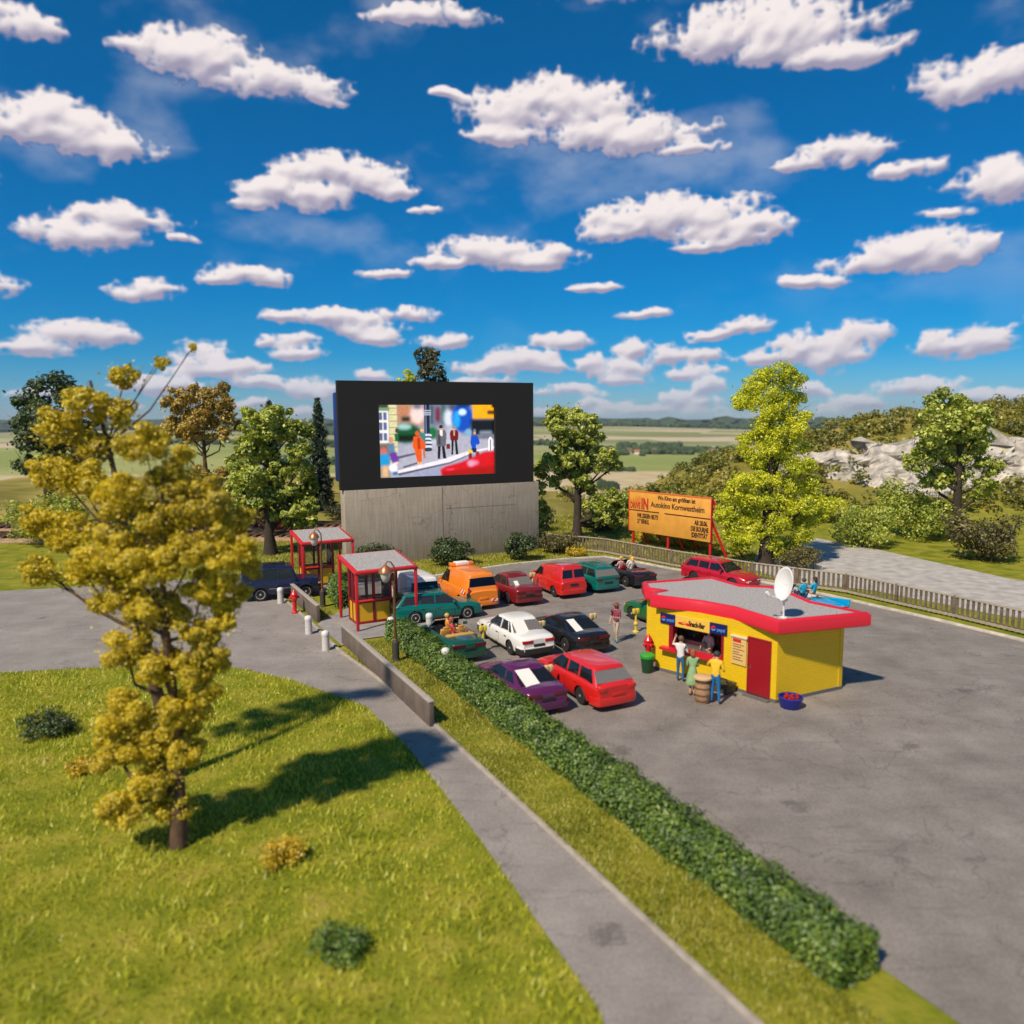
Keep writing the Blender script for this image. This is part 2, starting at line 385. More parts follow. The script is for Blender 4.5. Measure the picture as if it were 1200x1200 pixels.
def nrange(v, a, b, c=0., d=1.):
    r = N.new('ShaderNodeMapRange'); r.interpolation_type = 'SMOOTHSTEP'
    for i, w in enumerate((a, b, c, d)): r.inputs[i+1].default_value = w
    L.new(v, r.inputs[0]); return r.outputs[0]
gr = ramp(N, [(.25, (.10,.12,.010)), (.45, (.18,.20,.016)), (.6, (.27,.25,.03)), (.78, (.34,.26,.07))]); L.new(nnoise(.9, 8), gr.inputs[0])
hl = ramp(N, [(.28, (.10,.105,.02)), (.45, (.20,.175,.035)), (.6, (.31,.25,.07)), (.75, (.40,.28,.11))]); L.new(nnoise(.12, 8), hl.inputs[0])
mp = N.new('ShaderNodeMapping'); mp.inputs['Scale'].default_value = (.0032, .0062, 0); mp.inputs['Rotation'].default_value = (0, 0, .25); L.new(ge.outputs['Position'], mp.inputs[0])
vo = N.new('ShaderNodeTexVoronoi'); vo.inputs['Scale'].default_value = 1.0; L.new(mp.outputs[0], vo.inputs['Vector'])
sc_ = N.new('ShaderNodeSeparateColor'); L.new(vo.outputs['Color'], sc_.inputs[0])
fc = ramp(N, [(0, (.20,.23,.08)), (.28, (.28,.30,.11)), (.45, (.48,.40,.24)), (.6, (.24,.27,.10)), (.72, (.55,.44,.30)), (.86, (.32,.32,.14))], 'CONSTANT'); L.new(sc_.outputs[0], fc.inputs[0])
fv = nmix(nrange(nnoise(.02, 4), .3, .7, 0., .30), fc.outputs[0], (.34,.31,.17))
c1 = nmix(nrange(sp.outputs[1], 66., 80.), gr.outputs[0], hl.outputs[0])
tan = nmix(nrange(nnoise(.05, 5), .35, .65), (.55,.45,.28), (.46,.36,.2))
c2 = nmix(nrange(sp.outputs[1], 190., 240.), c1, tan)
c3 = nmix(nrange(sp.outputs[1], 775., 790.), c2, nmix(nrange(nnoise(.004, 3), .4, .6), (.24,.28,.075), (.33,.34,.12)))
c4 = nmix(nrange(sp.outputs[1], 1250., 1262.), c3, fv)
c5 = nmix(nrange(sp.outputs[1], 3300., 3500.), c4, (.05,.075,.04))
L.new(c5, P.inputs['Base Color'])
bp = N.new('ShaderNodeBump'); bp.inputs['Strength'].default_value = .6; bp.inputs['Distance'].default_value = .12; L.new(nnoise(5, 6), bp.inputs['Height']); L.new(bp.outputs[0], P.inputs['Normal'])
gm.materials.append(q)
tag(link('ground', gm), kind='structure')

# ------------------------------------------------------------------ asphalt
def asphalt(name, base, light):
    q = bpy.data.materials.new(name); q.use_nodes = True; n = q.node_tree.nodes; l = q.node_tree.links; p = n['Principled BSDF']
    p.inputs['Roughness'].default_value = .82; p.inputs['Specular IOR Level'].default_value = .3
    g = n.new('ShaderNodeNewGeometry')
    def no(s, d, r=.6):
        t = n.new('ShaderNodeTexNoise'); t.inputs['Scale'].default_value = s; t.inputs['Detail'].default_value = d; t.inputs['Roughness'].default_value = r; l.new(g.outputs['Position'], t.inputs['Vector']); return t.outputs['Fac']
    r = ramp(n, [(.3, base), (.52, tuple((a+b)/2 for a, b in zip(base, light))), (.72, light)]); l.new(no(.55, 8, .62), r.inputs[0])
    # brushed dirt streaks
    mp = n.new('ShaderNodeMapping'); mp.inputs['Rotation'].default_value = (0, 0, rad(-20)); mp.inputs['Scale'].default_value = (.25, 2.2, 1); l.new(g.outputs['Position'], mp.inputs[0])
    t = n.new('ShaderNodeTexNoise'); t.inputs['Scale'].default_value = 1.6; t.inputs['Detail'].default_value = 8; t.inputs['Roughness'].default_value = .7; l.new(mp.outputs[0], t.inputs[0])
    rr = n.new('ShaderNodeMapRange'); rr.inputs[1].default_value = .56; rr.inputs[2].default_value = .76; rr.inputs[3].default_value = 0; rr.inputs[4].default_value = .55; l.new(t.outputs['Fac'], rr.inputs[0])
    x = n.new('ShaderNodeMix'); x.data_type = 'RGBA'; l.new(rr.outputs[0], x.inputs[0]); l.new(r.outputs[0], x.inputs[6]); x.inputs[7].default_value = (base[0]*.45, base[1]*.44, base[2]*.44, 1)
    # fine grain
    gr = n.new('ShaderNodeMapRange'); gr.inputs[1].default_value = .3; gr.inputs[2].default_value = .7; gr.inputs[3].default_value = .82; gr.inputs[4].default_value = 1.18; l.new(no(14, 3), gr.inputs[0])
    v = n.new('ShaderNodeVectorMath'); v.operation = 'SCALE'; l.new(x.outputs[2], v.inputs[0]); l.new(gr.outputs[0], v.inputs['Scale'])
    # thin cracks
    w = n.new('ShaderNodeTexVoronoi'); w.feature = 'DISTANCE_TO_EDGE'; w.inputs['Scale'].default_value = .33
    nd = n.new('ShaderNodeTexNoise'); nd.inputs['Scale'].default_value = 1.3; nd.inputs['Detail'].default_value = 6; l.new(g.outputs['Position'], nd.inputs[0])
    ad = n.new('ShaderNodeVectorMath'); ad.operation = 'MULTIPLY_ADD'; l.new(nd.outputs['Color'], ad.inputs[0]); ad.inputs[1].default_value = (1.6,)*3; l.new(g.outputs['Position'], ad.inputs[2]); l.new(ad.outputs[0], w.inputs['Vector'])
    cr = n.new('ShaderNodeMapRange'); cr.inputs[1].default_value = 0; cr.inputs[2].default_value = .012; cr.inputs[3].default_value = .68; cr.inputs[4].default_value = 1; l.new(w.outputs['Distance'], cr.inputs[0])
    nn = n.new('ShaderNodeMapRange'); nn.inputs[1].default_value = .45; nn.inputs[2].default_value = .6; nn.inputs[3].default_value = 1; nn.inputs[4].default_value = 0; l.new(no(.18, 2), nn.inputs[0])
    mxx = n.new('ShaderNodeMath'); mxx.operation = 'MAXIMUM'; l.new(cr.outputs[0], mxx.inputs[0]); l.new(nn.outputs[0], mxx.inputs[1])
    v2 = n.new('ShaderNodeVectorMath'); v2.operation = 'SCALE'; l.new(v.outputs[0], v2.inputs[0]); l.new(mxx.outputs[0], v2.inputs['Scale'])
    # oil spots
    os_ = n.new('ShaderNodeTexVoronoi'); os_.inputs['Scale'].default_value = .42; l.new(g.outputs['Position'], os_.inputs['Vector'])
    oa = n.new('ShaderNodeMath'); oa.operation = 'MULTIPLY_ADD'; l.new(no(3.5, 4), oa.inputs[0]); oa.inputs[1].default_value = .34; l.new(os_.outputs['Distance'], oa.inputs[2])
    orr = n.new('ShaderNodeMapRange'); orr.interpolation_type = 'SMOOTHSTEP'; orr.inputs[1].default_value = .24; orr.inputs[2].default_value = .36; orr.inputs[3].default_value = .62; orr.inputs[4].default_value = 1; l.new(oa.outputs[0], orr.inputs[0])
    v3 = n.new('ShaderNodeVectorMath'); v3.operation = 'SCALE'; l.new(v2.outputs[0], v3.inputs[0]); l.new(orr.outputs[0], v3.inputs['Scale']); v2 = v3
    l.new(v2.outputs[0], p.inputs['Base Color'])
    b = n.new('ShaderNodeBump'); b.inputs['Strength'].default_value = .35; b.inputs['Distance'].default_value = .02; l.new(no(22, 4), b.inputs['Height']); l.new(b.outputs[0], p.inputs['Normal'])
    return q
M_LOT = asphalt('lot_asphalt', (.165,.145,.130), (.285,.255,.232))
M_ROAD = asphalt('road_asphalt', (.22,.193,.175), (.33,.295,.27))
M_KERB = mat('kerb_concrete', (.50,.45,.37), .85, noise=.25, nscale=3, bump=.3)
def sheet(name, pts, z, m, sub=0):
    b = B(); n = len(pts)
    a = sum(pts[i][0]*pts[(i+1)%n][1]-pts[(i+1)%n][0]*pts[i][1] for i in range(n))
    if a < 0: pts = pts[::-1]
    b.add([(p[0], p[1], z) for p in pts], [tuple(range(n))])
    return tag(b.build(name, m), kind='structure')
def strip(path, w, z0, z1, name, m, kind='structure', bev=.015):
    """a kerb-like bar of width w along a path (left edge = path)"""
    P = [Vector((p[0], p[1])) for p in path]; n = len(P); L_, R_ = [], []
    for i, p in enumerate(P):
        t = (P[min(i+1, n-1)]-P[max(i-1, 0)]).normalized(); nn = Vector((-t.y, t.x))
        L_.append(p+nn*w/2); R_.append(p-nn*w/2)
    b = B(); vs = []
    for a, c in zip(L_, R_): vs += [(a.x, a.y, z0), (c.x, c.y, z0), (c.x, c.y, z1), (a.x, a.y, z1)]
    fs = [(0,1,2,3), tuple((n-1)*4+k for k in (3,2,1,0))]
    for i in range(n-1):
        for k in range(4): fs.append((i*4+k, (i+1)*4+k, (i+1)*4+(k+1)%4, i*4+(k+1)%4))
    b.add(vs, fs); o = b.build(name, m, bevel=bev); return tag(o, kind=kind)
HD = Vector((.462, -.887)); HN = Vector((.887, .462))       # along the hedge (towards the camera) and across it (to the lot)
E1 = Vector((math.cos(rad(26)), math.sin(rad(26)))); E2 = Vector((-E1.y, E1.x))
hA = Vector((-5.8, 34.1))                                   # hedge start, left foot
def HP(s, w=0): return hA + HD*s + HN*w
k0 = G(415, 703); k1 = G(508, 676); k2 = G(595, 662.5); k3 = G(660, 656); k4 = G(709, 653); k5 = G(750, 660); k6 = G(785, 667); k7 = G(975, 704)
back = [(-14.5, 46.2), (-9.5, 46.6), (k1.x, k1.y), (k2.x, k2.y), (k3.x, k3.y), (k4.x, k4.y), (k5.x, k5.y), (k6.x, k6.y), (15.2, 45.0), (17.6, 41.6), (20.6, 36.5), (23.8, 30.5), (27, 24), (31, 14)]
h0 = HP(-3.0, 1.25); h1 = HP(27, 1.25)
lot = back + [(31, -2), (h1.x, h1.y), (h0.x, h0.y), (-8.6, 39.4), (-10.6, 43.0), (-14.5, 43.4)]
sheet('parking_lot', lot, .012, M_LOT)
strip(back, .22, -.05, .11, 'kerb', M_KERB)
# access road on the left, with its kerb line along the low walls
ka = [(-15.9, 47.6), tuple(G(333, 702.5))[:2], tuple(G(368, 733))[:2], tuple(G(398, 763))[:2], tuple(G(440, 793.5))[:2], tuple(G(489, 831))[:2]]
d = (Vector(ka[-1])-Vector(ka[-2])).normalized(); ka += [tuple(Vector(ka[-1])+HD*s) for s in (4, 9, 15, 22)]
ga = [tuple(G(700, 1180))[:2], tuple(G(560, 980))[:2], tuple(G(480, 878))[:2], tuple(G(430, 829))[:2], tuple(G(385, 812))[:2], tuple(G(340, 797))[:2], tuple(G(295, 786))[:2], tuple(G(230, 776))[:2], (-22, 29.5), (-34, 30.5)]
road = ka + [(9, 2), (3, 4)] + ga + [(-34, 43.5), (-24, 46.0), (-17.5, 48.6)]
sheet('access_road', road, .008, M_ROAD)
strip(ka[1:], .14, -.05, .07, 'kerb', mat('kerb_pale', (.36,.31,.26), .85, noise=.2, nscale=3))
pv = [tuple(G(372, 733))[:2], tuple(G(401, 757.5))[:2], (-7.0, 33.9), (-4.7, 35.0), (-3.6, 37.0), (-5.2, 40.5), (-8.6, 39.8), (-9.4, 37.6)]
sheet('pavement', pv, .045, mat('booth_paving', (.27,.255,.25), .85, noise=.15, nscale=2, bump=.3))
pv2 = [(-12.2, 43.2), (-8.6, 44.6), (-9.9, 47.6), (-13.8, 46.3)]
sheet('pavement', pv2, .043, MAT['booth_paving'])
gp_ = [tuple(G(880, 668))[:2], tuple(G(935, 683))[:2], (20.5, 43.0), (24, 37.5), (33, 30), (37, 34), (30, 46), (27, 56), (24.5, 62), (21.5, 62), (17.6, 55)]
sheet('gravel_road', gp_, .02, mat('gravel', (.40,.37,.34), .95, noise=.25, nscale=1.4, bump=.6, bscale=9))

# ------------------------------------------------------------------ railway on the left
M_BAL = mat('ballast', (.34,.22,.13), .95, noise=.4, nscale=5, bump=.8, bscale=12)
def rail_line(y0, slope, x0, x1):
    b = B(); xs = np.arange(x0, x1+.1, 1.0); prof = [(-2.2, 0), (-1.5, .28), (1.5, .28), (2.2, 0)]
    for x in xs:
        for (o, z) in prof: b.v.append((x, y0+slope*(x-x0)+o+random.uniform(-.12, .12), z+random.uniform(-.03, .03)-.02))
    for i in range(len(xs)-1):
        for j in range(3): b.f.append((i*4+j, (i+1)*4+j, (i+1)*4+j+1, i*4+j+1)); b.m.append(0)
    tag(b.build('ballast_bed', M_BAL), kind='structure')
    t = empty('railway_track', ((x0+x1)/2, y0+slope*(x1-x0)/2, .25), math.atan(slope))
    ln = (x1-x0)*math.hypot(1, slope); M_R = mat('rail_steel', (.16,.09,.055), .5, metal=.6); M_S = mat('sleeper_wood', (.10,.065,.04), .9, noise=.3)
    for s in (-1, 1):
        B().box((0, s*.72, .24), (ln, .07, .15)).build('rail', M_R, t)
    nsl = min(98, int(ln/.7)); me = B().box((0, 0, .09), (.26, 2.5, .17)).mesh('sleeper', [M_S], bevel=.02, seg=1)
    for i in range(nsl):
        o = link('sleeper', me, t); o.location = (-ln/2+.4+i*(ln-.8)/(nsl-1), 0, 0)
    return t
t1 = rail_line(70.5, -.02, -62, 3.5); tag(t1, 'railway track farther from the camera, on brown ballast behind the booths', 'railway track', 'railway tracks behind the lot')
t2 = rail_line(64.8, -.02, -62, -13.0); tag(t2, 'railway track nearer the camera, ending beside the green tree', 'railway track', 'railway tracks behind the lot')

# ------------------------------------------------------------------ valley: woods, hedgerows, village
def blob_mass(name, spots, m, label, cat):
    base = bmesh.new(); bmesh.ops.create_icosphere(base, subdivisions=2, radius=1); bv = np.array([v.co[:] for v in base.verts]); bf = [tuple(v.index for v in f.verts) for f in base.faces]; base.free()
    V = []; Fs = []; k = 0
    for (x, y, r, h) in spots:
        nz = 1+RNG.normal(0, .16, (len(bv), 1)); v = bv*nz*np.array((r, r, h)); v[:, 0] += x; v[:, 1] += y; v[:, 2] += hz(x, y)+h*.6
        V.append(v); Fs += [tuple(i+k for i in f) for f in bf]; k += len(bv)
    me = bpy.data.meshes.new(name); me.from_pydata(np.concatenate(V).tolist(), [], Fs); me.materials.append(m)
    o = link(name, me); tag(o, label, cat, kind='stuff'); return o
M_WOOD = mat('far_wood', (.045,.075,.03), .95, noise=.45, nscale=.03)
sp_ = []
for px0, px1, py, n_, j in ((725, 800, 521.5, 70, 60), (690, 900, 528, 190, 30), (640, 900, 501.5, 220, 260), (600, 700, 520, 70, 60), (690, 890, 531.5, 55, 14), (690, 760, 533.5, 8, 10), (300, 420, 512, 120, 160), (225, 420, 500, 150, 300), (60, 420, 528, 100, 60), (900, 1200, 505, 150, 200), (300, 420, 545, 40, 16), (420, 700, 545, 16, 20)):
    for _ in range(n_):
        px = random.uniform(px0, px1); p = G(px, py, -47); Y = min(p.y, 3400)*random.uniform(.985, 1.015)+random.uniform(-j, j); x = p.x*Y/p.y
        r = random.uniform(4, 8)*(2.2 if Y > 2200 else 1); sp_.append((x, Y, r, r*.75))
for _ in range(260):
    x = random.uniform(-4200, 4200); Y = 3500+random.uniform(-60, 700); r = random.uniform(22, 44); sp_.append((x, Y, r*1.6, r*.5))
blob_mass('distant_woods', sp_, M_WOOD, 'dark green woods and hedgerows spread over the far valley', 'woods')
hedge_spots = [(AT(712+random.uniform(-9, 9), 575, 590).x, 590+random.uniform(-6, 6), random.uniform(3, 5.5), random.uniform(3, 5)) for _ in range(12)]
hedge_spots += [(AT(px, 570, 785).x, 785+random.uniform(-6, 6), random.uniform(3, 5.5), random.uniform(2, 4)) for px in np.linspace(610, 740, 40)]
blob_mass('valley_hedgerow', hedge_spots, M_WOOD, 'low hedgerow at the edge of the pale field in the valley', 'hedgerow')
M_HW = [mat('house_wall_white', (.72,.68,.62), .9), mat('house_wall_cream', (.6,.5,.38), .9)]
M_HR = [mat('house_roof_red', (.36,.13,.08), .9), mat('house_roof_brown', (.22,.12,.08), .9)]
hs_lab = ['white', 'cream']; rf_lab = ['red', 'brown']
for i in range(16):
    px = 706 + i*10.5 + random.uniform(-3, 3); p = G(px, 529.5+random.uniform(-1.5, 1.5), -46); x, y = p.x, p.y
    w, d_, h = random.uniform(6, 9), random.uniform(5.5, 7), random.uniform(3, 4.5); rz = random.uniform(-.5, .5)
    t = empty('village_house', (x, y, hz(x, y)), rz)
    tag(t, 'tiny %s house with a %s roof in the far village' % (hs_lab[i % 2], rf_lab[(i//2) % 2]), 'house', 'houses of the far village')
    B().box((0, 0, h/2-.5), (w, d_, h+1)).build('wall', M_HW[i % 2], t)
    rb = B(); rb.add([(-w/2-.4, -d_/2-.5, h), (w/2+.4, -d_/2-.5, h), (w/2+.4, d_/2+.5, h), (-w/2-.4, d_/2+.5, h), (-w/2-.4, 0, h+d_*.5), (w/2+.4, 0, h+d_*.5)], [(0,1,5,4), (2,3,4,5), (0,4,3), (1,2,5), (0,3,2,1)])
    rb.build('roof', M_HR[(i//2) % 2], t)
# ------------------------------------------------------------------ vegetation
def leaf_mesh(name, pts, size, mats, rng, up=.5, jit=.4, asp=.62, nrm=None):
    """one small pointed leaf per point, facing outwards / upwards"""
    n = len(pts)
    nv = rng.normal(0, 1, (n, 3)) 
    nv /= np.linalg.norm(nv, axis=1, keepdims=True)
    if nrm is not None: nv = nv*.75 + nrm*.8
    nv[:, 2] += up; nv /= np.linalg.norm(nv, axis=1, keepdims=True)
    a = rng.normal(0, 1, (n, 3)); a -= nv*(a*nv).sum(1, keepdims=True); a /= np.linalg.norm(a, axis=1, keepdims=True)
    b = np.cross(nv, a); s = size*(1+rng.uniform(-jit, jit, (n, 1)))
    q = np.stack([pts-a*s*.5, pts-b*s*asp*.5+nv*s*.06, pts+a*s*.5, pts+b*s*asp*.5+nv*s*.06], 1).reshape(-1, 3)
    me = bpy.data.meshes.new(name); me.vertices.add(4*n); me.loops.add(4*n); me.polygons.add(n)
    me.vertices.foreach_set('co', q.astype(np.float32).ravel()); me.loops.foreach_set('vertex_index', np.arange(4*n, dtype=np.int32))
    me.polygons.foreach_set('loop_start', np.arange(0, 4*n, 4, dtype=np.int32)); me.polygons.foreach_set('loop_total', np.full(n, 4, np.int32))
    me.update(); me.validate(); 
    for m_ in (mats if isinstance(mats, list) else [mats]): me.materials.append(m_)
    return me
def clump_points(clusters, per, rng, sub=.34, nsub=14, fill=.12):
    """clusters of (x, y, z, rx, ry, rz): points gathered in smaller lumps over each cluster's surface"""
    P = []; Nn = []
    for (x, y, z, a, b, c) in clusters:
        R = np.array((a, b, c)); cen = np.array((x, y, z))
        k = max(5, int(nsub)); d = rng.normal(0, 1, (k, 3)); d /= np.linalg.norm(d, axis=1, keepdims=True)
        sc = cen + d*R*rng.uniform(.55, .95, (k, 1)); sr = sub*R.mean()*rng.uniform(.6, 1.35, k)
        n = max(20, int(per*(a*b+b*c+a*c)/3)); w = sr**2; idx = rng.choice(k, n, p=w/w.sum())
        dd = rng.normal(0, 1, (n, 3)); dd /= np.linalg.norm(dd, axis=1, keepdims=True)
        p = sc[idx] + dd*(sr[idx, None])*rng.uniform(.72, 1.08, (n, 1))*np.array((1, 1, .8))
        nn = dd*.7 + d[idx]*.3
        m = rng.random(n) < fill; e = rng.normal(0, .42, (n, 3))*R + cen; p[m] = e[m]
        P.append(p); Nn.append(nn)
    return np.concatenate(P), np.concatenate(Nn)
M_BARK = mat('bark_dark', (.045,.032,.022), .9, noise=.3, nscale=5, bump=.8, bscale=14)
M_BARKB = mat('bark_brown', (.10,.055,.03), .9, noise=.3, nscale=5, bump=.8, bscale=14)
G_GREEN = [(.1, (.075,.10,.006)), (.38, (.22,.28,.015)), (.6, (.44,.50,.04)), (.9, (.74,.74,.16))]
G_YEL = [(.1, (.25,.29,.006)), (.38, (.48,.53,.008)), (.62, (.70,.71,.012)), (.92, (.85,.82,.03))]
G_AMB = [(.1, (.14,.10,.012)), (.4, (.36,.25,.03)), (.65, (.56,.38,.05)), (.95, (.68,.50,.10))]
G_DARK = [(.1, (.016,.032,.008)), (.45, (.04,.075,.014)), (.7, (.08,.13,.02)), (.95, (.16,.22,.04))]
G_CON = [(.1, (.010,.022,.012)), (.5, (.02,.045,.02)), (.95, (.05,.08,.03))]
G_OLI = [(.1, (.05,.05,.012)), (.4, (.11,.10,.02)), (.65, (.19,.16,.035)), (.95, (.30,.24,.06))]
G_FORE = [(.1, (.22,.17,.004)), (.38, (.52,.41,.006)), (.62, (.74,.57,.010)), (.92, (.84,.68,.02))]
G_DKOL = [(.1, (.03,.035,.012)), (.5, (.07,.075,.02)), (.95, (.15,.14,.04))]
def tree(label, name, base, pxc, leaf, size, per, cat='tree', trunk_r=.3, bark=None, group=None, depth=.8, seed=1, sub=.34, nsub=14, limbs=True, split=None, nscm=.35, up=.5, top=None, lean=None, fill=.12):
    """pxc: (px, py, half width px, half height px) of each clump of the crown at the tree's distance"""
    rng = np.random.default_rng(seed); base = Vector(base); Y = base.y; k = Y/FPX
    cl = []
    for (px, py, rx, ry) in pxc:
        dy = rng.uniform(-1, 1)*depth*rx*k; p = AT(px, py, Y); a = rx*k
        cl.append((p.x-base.x, dy, p.z-base.z, a, a*.95, ry*k))
    t = empty(name, base); tag(t, label, cat, group)
    P, Nn = clump_points(cl, per, rng, sub, nsub, fill)
    link('crown', leaf_mesh('crown', P, size, leaf, rng, up=up, nrm=Nn), t)
    # trunk and limbs
    zt = max(c[2] for c in cl) if top is None else top
    ax = sum(c[0]*c[3] for c in cl)/sum(c[3] for c in cl)
    b = B(); hts = np.linspace(0, 1, 8)
    def axis(f): return Vector((ax*f**1.5*.8+.10*trunk_r*math.sin(f*9+seed), .15*math.sin(f*7+seed), zt*f*.93))
    b.tube([axis(f) for f in hts], [trunk_r*(1.35 if f == 0 else 1)*(1-.82*f) for f in hts], 9)
    if limbs:
        order = sorted(range(len(cl)), key=lambda i: -cl[i][3])[:22]
        for i in order:
            c = Vector(cl[i][:3]); f = max(.16, min(.85, (c.z-.55*math.hypot(c.x-ax*.5, c.y)-.4)/zt)); s = axis(f)
            if (c-s).length < .8: continue
            r0 = trunk_r*(1-.8*f)*.5; mid = (s+c)/2+Vector((0, 0, -.12*(c-s).length))+Vector(rng.normal(0, .06, 3))*(c-s).length
            b.tube([s, s.lerp(mid, .5)+Vector((0, 0, -.03)), mid, mid.lerp(c, .55), c], [r0, r0*.85, r0*.65, r0*.45, r0*.2], 6)
            for _ in range(3):
                e = c+Vector(rng.normal(0, 1, 3))*cl[i][3]*.45; m_ = mid.lerp(c, rng.uniform(.2, .9)); b.tube([m_, m_.lerp(e, .5)+Vector((0, 0, .05)), e], [r0*.3, r0*.2, r0*.06], 5)
    b.build('trunk', bark or M_BARK, t, smooth=True, angle=60)
    return t
ML_G = leafmat('leaves_fresh_green', G_GREEN); ML_Y = leafmat('leaves_yellow_green', G_YEL, nsc=.6); ML_A = leafmat('leaves_amber', G_AMB); ML_D = leafmat('leaves_dark_green', G_DARK, nsc=1.0)
ML_C = leafmat('needles_dark', G_CON, .1); ML_O = leafmat('leaves_olive', G_OLI, nsc=.5); ML_F = leafmat('leaves_mustard', G_FORE, nsc=.9); ML_K = leafmat('leaves_dark_olive', G_DKOL)

# left green tree behind the booths
b0 = G(318, 655); b0 = Vector((b0.x*56/b0.y, 56, 0))
tree('bright green leafy tree with a forked dark trunk behind the navy jeep', 'leafy_tree', b0,
 [(330,492,22,14),(308,488,22,13),(295,503,18,12),(345,505,22,14),(318,505,22,12),(290,522,20,14),(305,528,20,13),(352,528,16,14),(280,545,18,12),(298,556,22,14),(352,550,18,13),(272,568,12,10),(290,572,16,10),(325,555,16,14),(345,578,22,12),(362,566,10,10),
  (310,585,20,12),(335,600,22,12),(355,600,16,12),(365,590,9,9),(282,590,16,9),(345,614,18,9),(322,578,15,10),(366,612,8,7)], ML_G, .27, 1350, trunk_r=.42, seed=3, nsub=12)
# right green tree
b0 = Vector(G(676, 640)); b0 = Vector((b0.x*60.5/b0.y, 60.5, 0))
tree('bright green leafy tree with a forked dark trunk right of the concrete wall', 'leafy_tree', b0,
 [(655,484,14,9),(674,486,18,10),(645,496,8,10),(688,497,14,11),(660,503,18,12),(700,512,10,10),(676,512,16,12),(655,520,14,12),(710,533,13,9),(692,528,18,12),(722,545,9,7),(672,536,18,11),(648,542,14,11),(636,550,11,12),(665,553,18,9),(688,548,14,9),(706,548,10,7),
  (632,572,8,10),(650,566,10,8),(683,563,14,7),(692,572,9,7),(632,592,8,12),(641,602,6,9),(700,590,16,12),(716,585,14,12),(727,598,9,10),(708,606,15,9),(722,612,10,7),(697,612,8,6),(634,610,5,8)], ML_G, .25, 1400, trunk_r=.40, seed=5, nsub=11)
# big yellow-green tree
b0 = Vector(G(897, 668)); b0 = Vector((b0.x*50.8/b0.y, 50.8, 0))
tree('tall yellow-green tree with a fluffy uneven crown behind the snack bar', 'tall_tree', b0,
 [(912,436,16,12),(900,446,18,13),(926,448,15,13),(934,464,13,12),(886,460,17,12),(868,471,12,10),(908,466,18,12),(880,474,14,8),(898,482,15,10),(920,484,16,12),(928,500,14,12),(942,488,9,8),(890,498,12,10),(903,505,18,12),(882,515,14,10),(872,525,11,8),(896,524,17,12),(925,520,16,12),(915,536,16,12),(944,526,8,7),(900,546,16,12),(930,545,15,12),(885,540,13,9),(946,546,9,8),
  (868,562,14,9),(888,564,16,12),(858,570,9,9),(910,562,15,10),(930,570,16,13),(950,568,11,10),(852,585,11,11),(872,585,14,13),(895,585,16,12),(918,590,16,13),(940,592,15,12),(956,586,9,9),(852,604,11,12),(866,612,14,12),(884,606,14,12),(905,612,15,12),(930,612,16,12),(950,610,12,10),(966,602,8,8),(842,600,7,9),(858,625,12,10),(876,630,15,12),(868,642,12,8),(905,636,13,9),(925,638,15,11),(940,628,12,9),(914,648,13,7),(890,620,12,10)],
 ML_Y, .14, 3000, trunk_r=.42, seed=8, sub=.40, nsub=13, depth=.9, up=.3, fill=.3)
# amber tree, far left
b0 = Vector((AT(243, 600, 63).x, 63, 0))
tree('amber autumn tree with a brown trunk at the left, behind the green tree', 'autumn_tree', b0,
 [(232,462,18,12),(252,460,16,11),(262,474,14,11),(240,478,18,12),(222,480,16,13),(272,490,10,9),(255,492,16,11),(235,496,18,11),(215,500,14,12),(278,500,8,7),(265,508,10,8),(225,512,14,8),(250,512,9,6),(215,530,10,8),(236,560,16,12),(255,570,14,10),(262,556,12,10),(220,566,12,10),(250,584,12,8),(205,470,14,16),(200,500,14,14),(272,575,10,8),(282,528,9,8)], ML_A, .22, 1500, trunk_r=.32, bark=M_BARKB, seed=12)
# conifers
def conifer(label, px, pyt, pyb, hw, Y, seed):
    rng = np.random.default_rng(seed); x = AT(px, pyb, Y).x; z0 = hz(x, Y); top = AT(px, pyt, Y).z; H_ = top-z0; R = hw*Y/FPX
    t = empty('conifer', (x, Y, z0)); tag(t, label, 'conifer')
    P = []; b = B(); b.tube([(0, 0, 0), (0, 0, H_*.5), (0, 0, H_*.98)], [.22, .13, .02], 7)
    z = H_*.06
    while z < H_*.985:
        f = z/H_; r = R*(1-f)**.72*rng.uniform(.78, 1.12)+.08; nb = max(5, int(r*6))
        for j in range(nb):
            a = 2*PI*(j+rng.random())/nb; rr = r*rng.uniform(.7, 1.1); k = int(75*rr+14)
            s = rng.random(k)**.7; dr = rng.normal(0, .09, (k, 3))*(.4+s[:, None]*.9)
            P.append(np.stack([np.cos(a)*rr*s, np.sin(a)*rr*s, z-s*rr*.32+s*s*.15*rr], 1)+dr)
        z += H_*.022+.10*(1-f)
    link('crown', leaf_mesh('crown', np.concatenate(P), .26, ML_C, rng, up=.2, asp=.4), t); b.build('trunk', M_BARK, t, smooth=True); return t
conifer('dark narrow conifer standing just left of the big screen', 377, 464, 604, 17, 79, 2)
conifer('dark conifer whose tip shows over the left green tree', 321, 468, 604, 17, 84, 4)
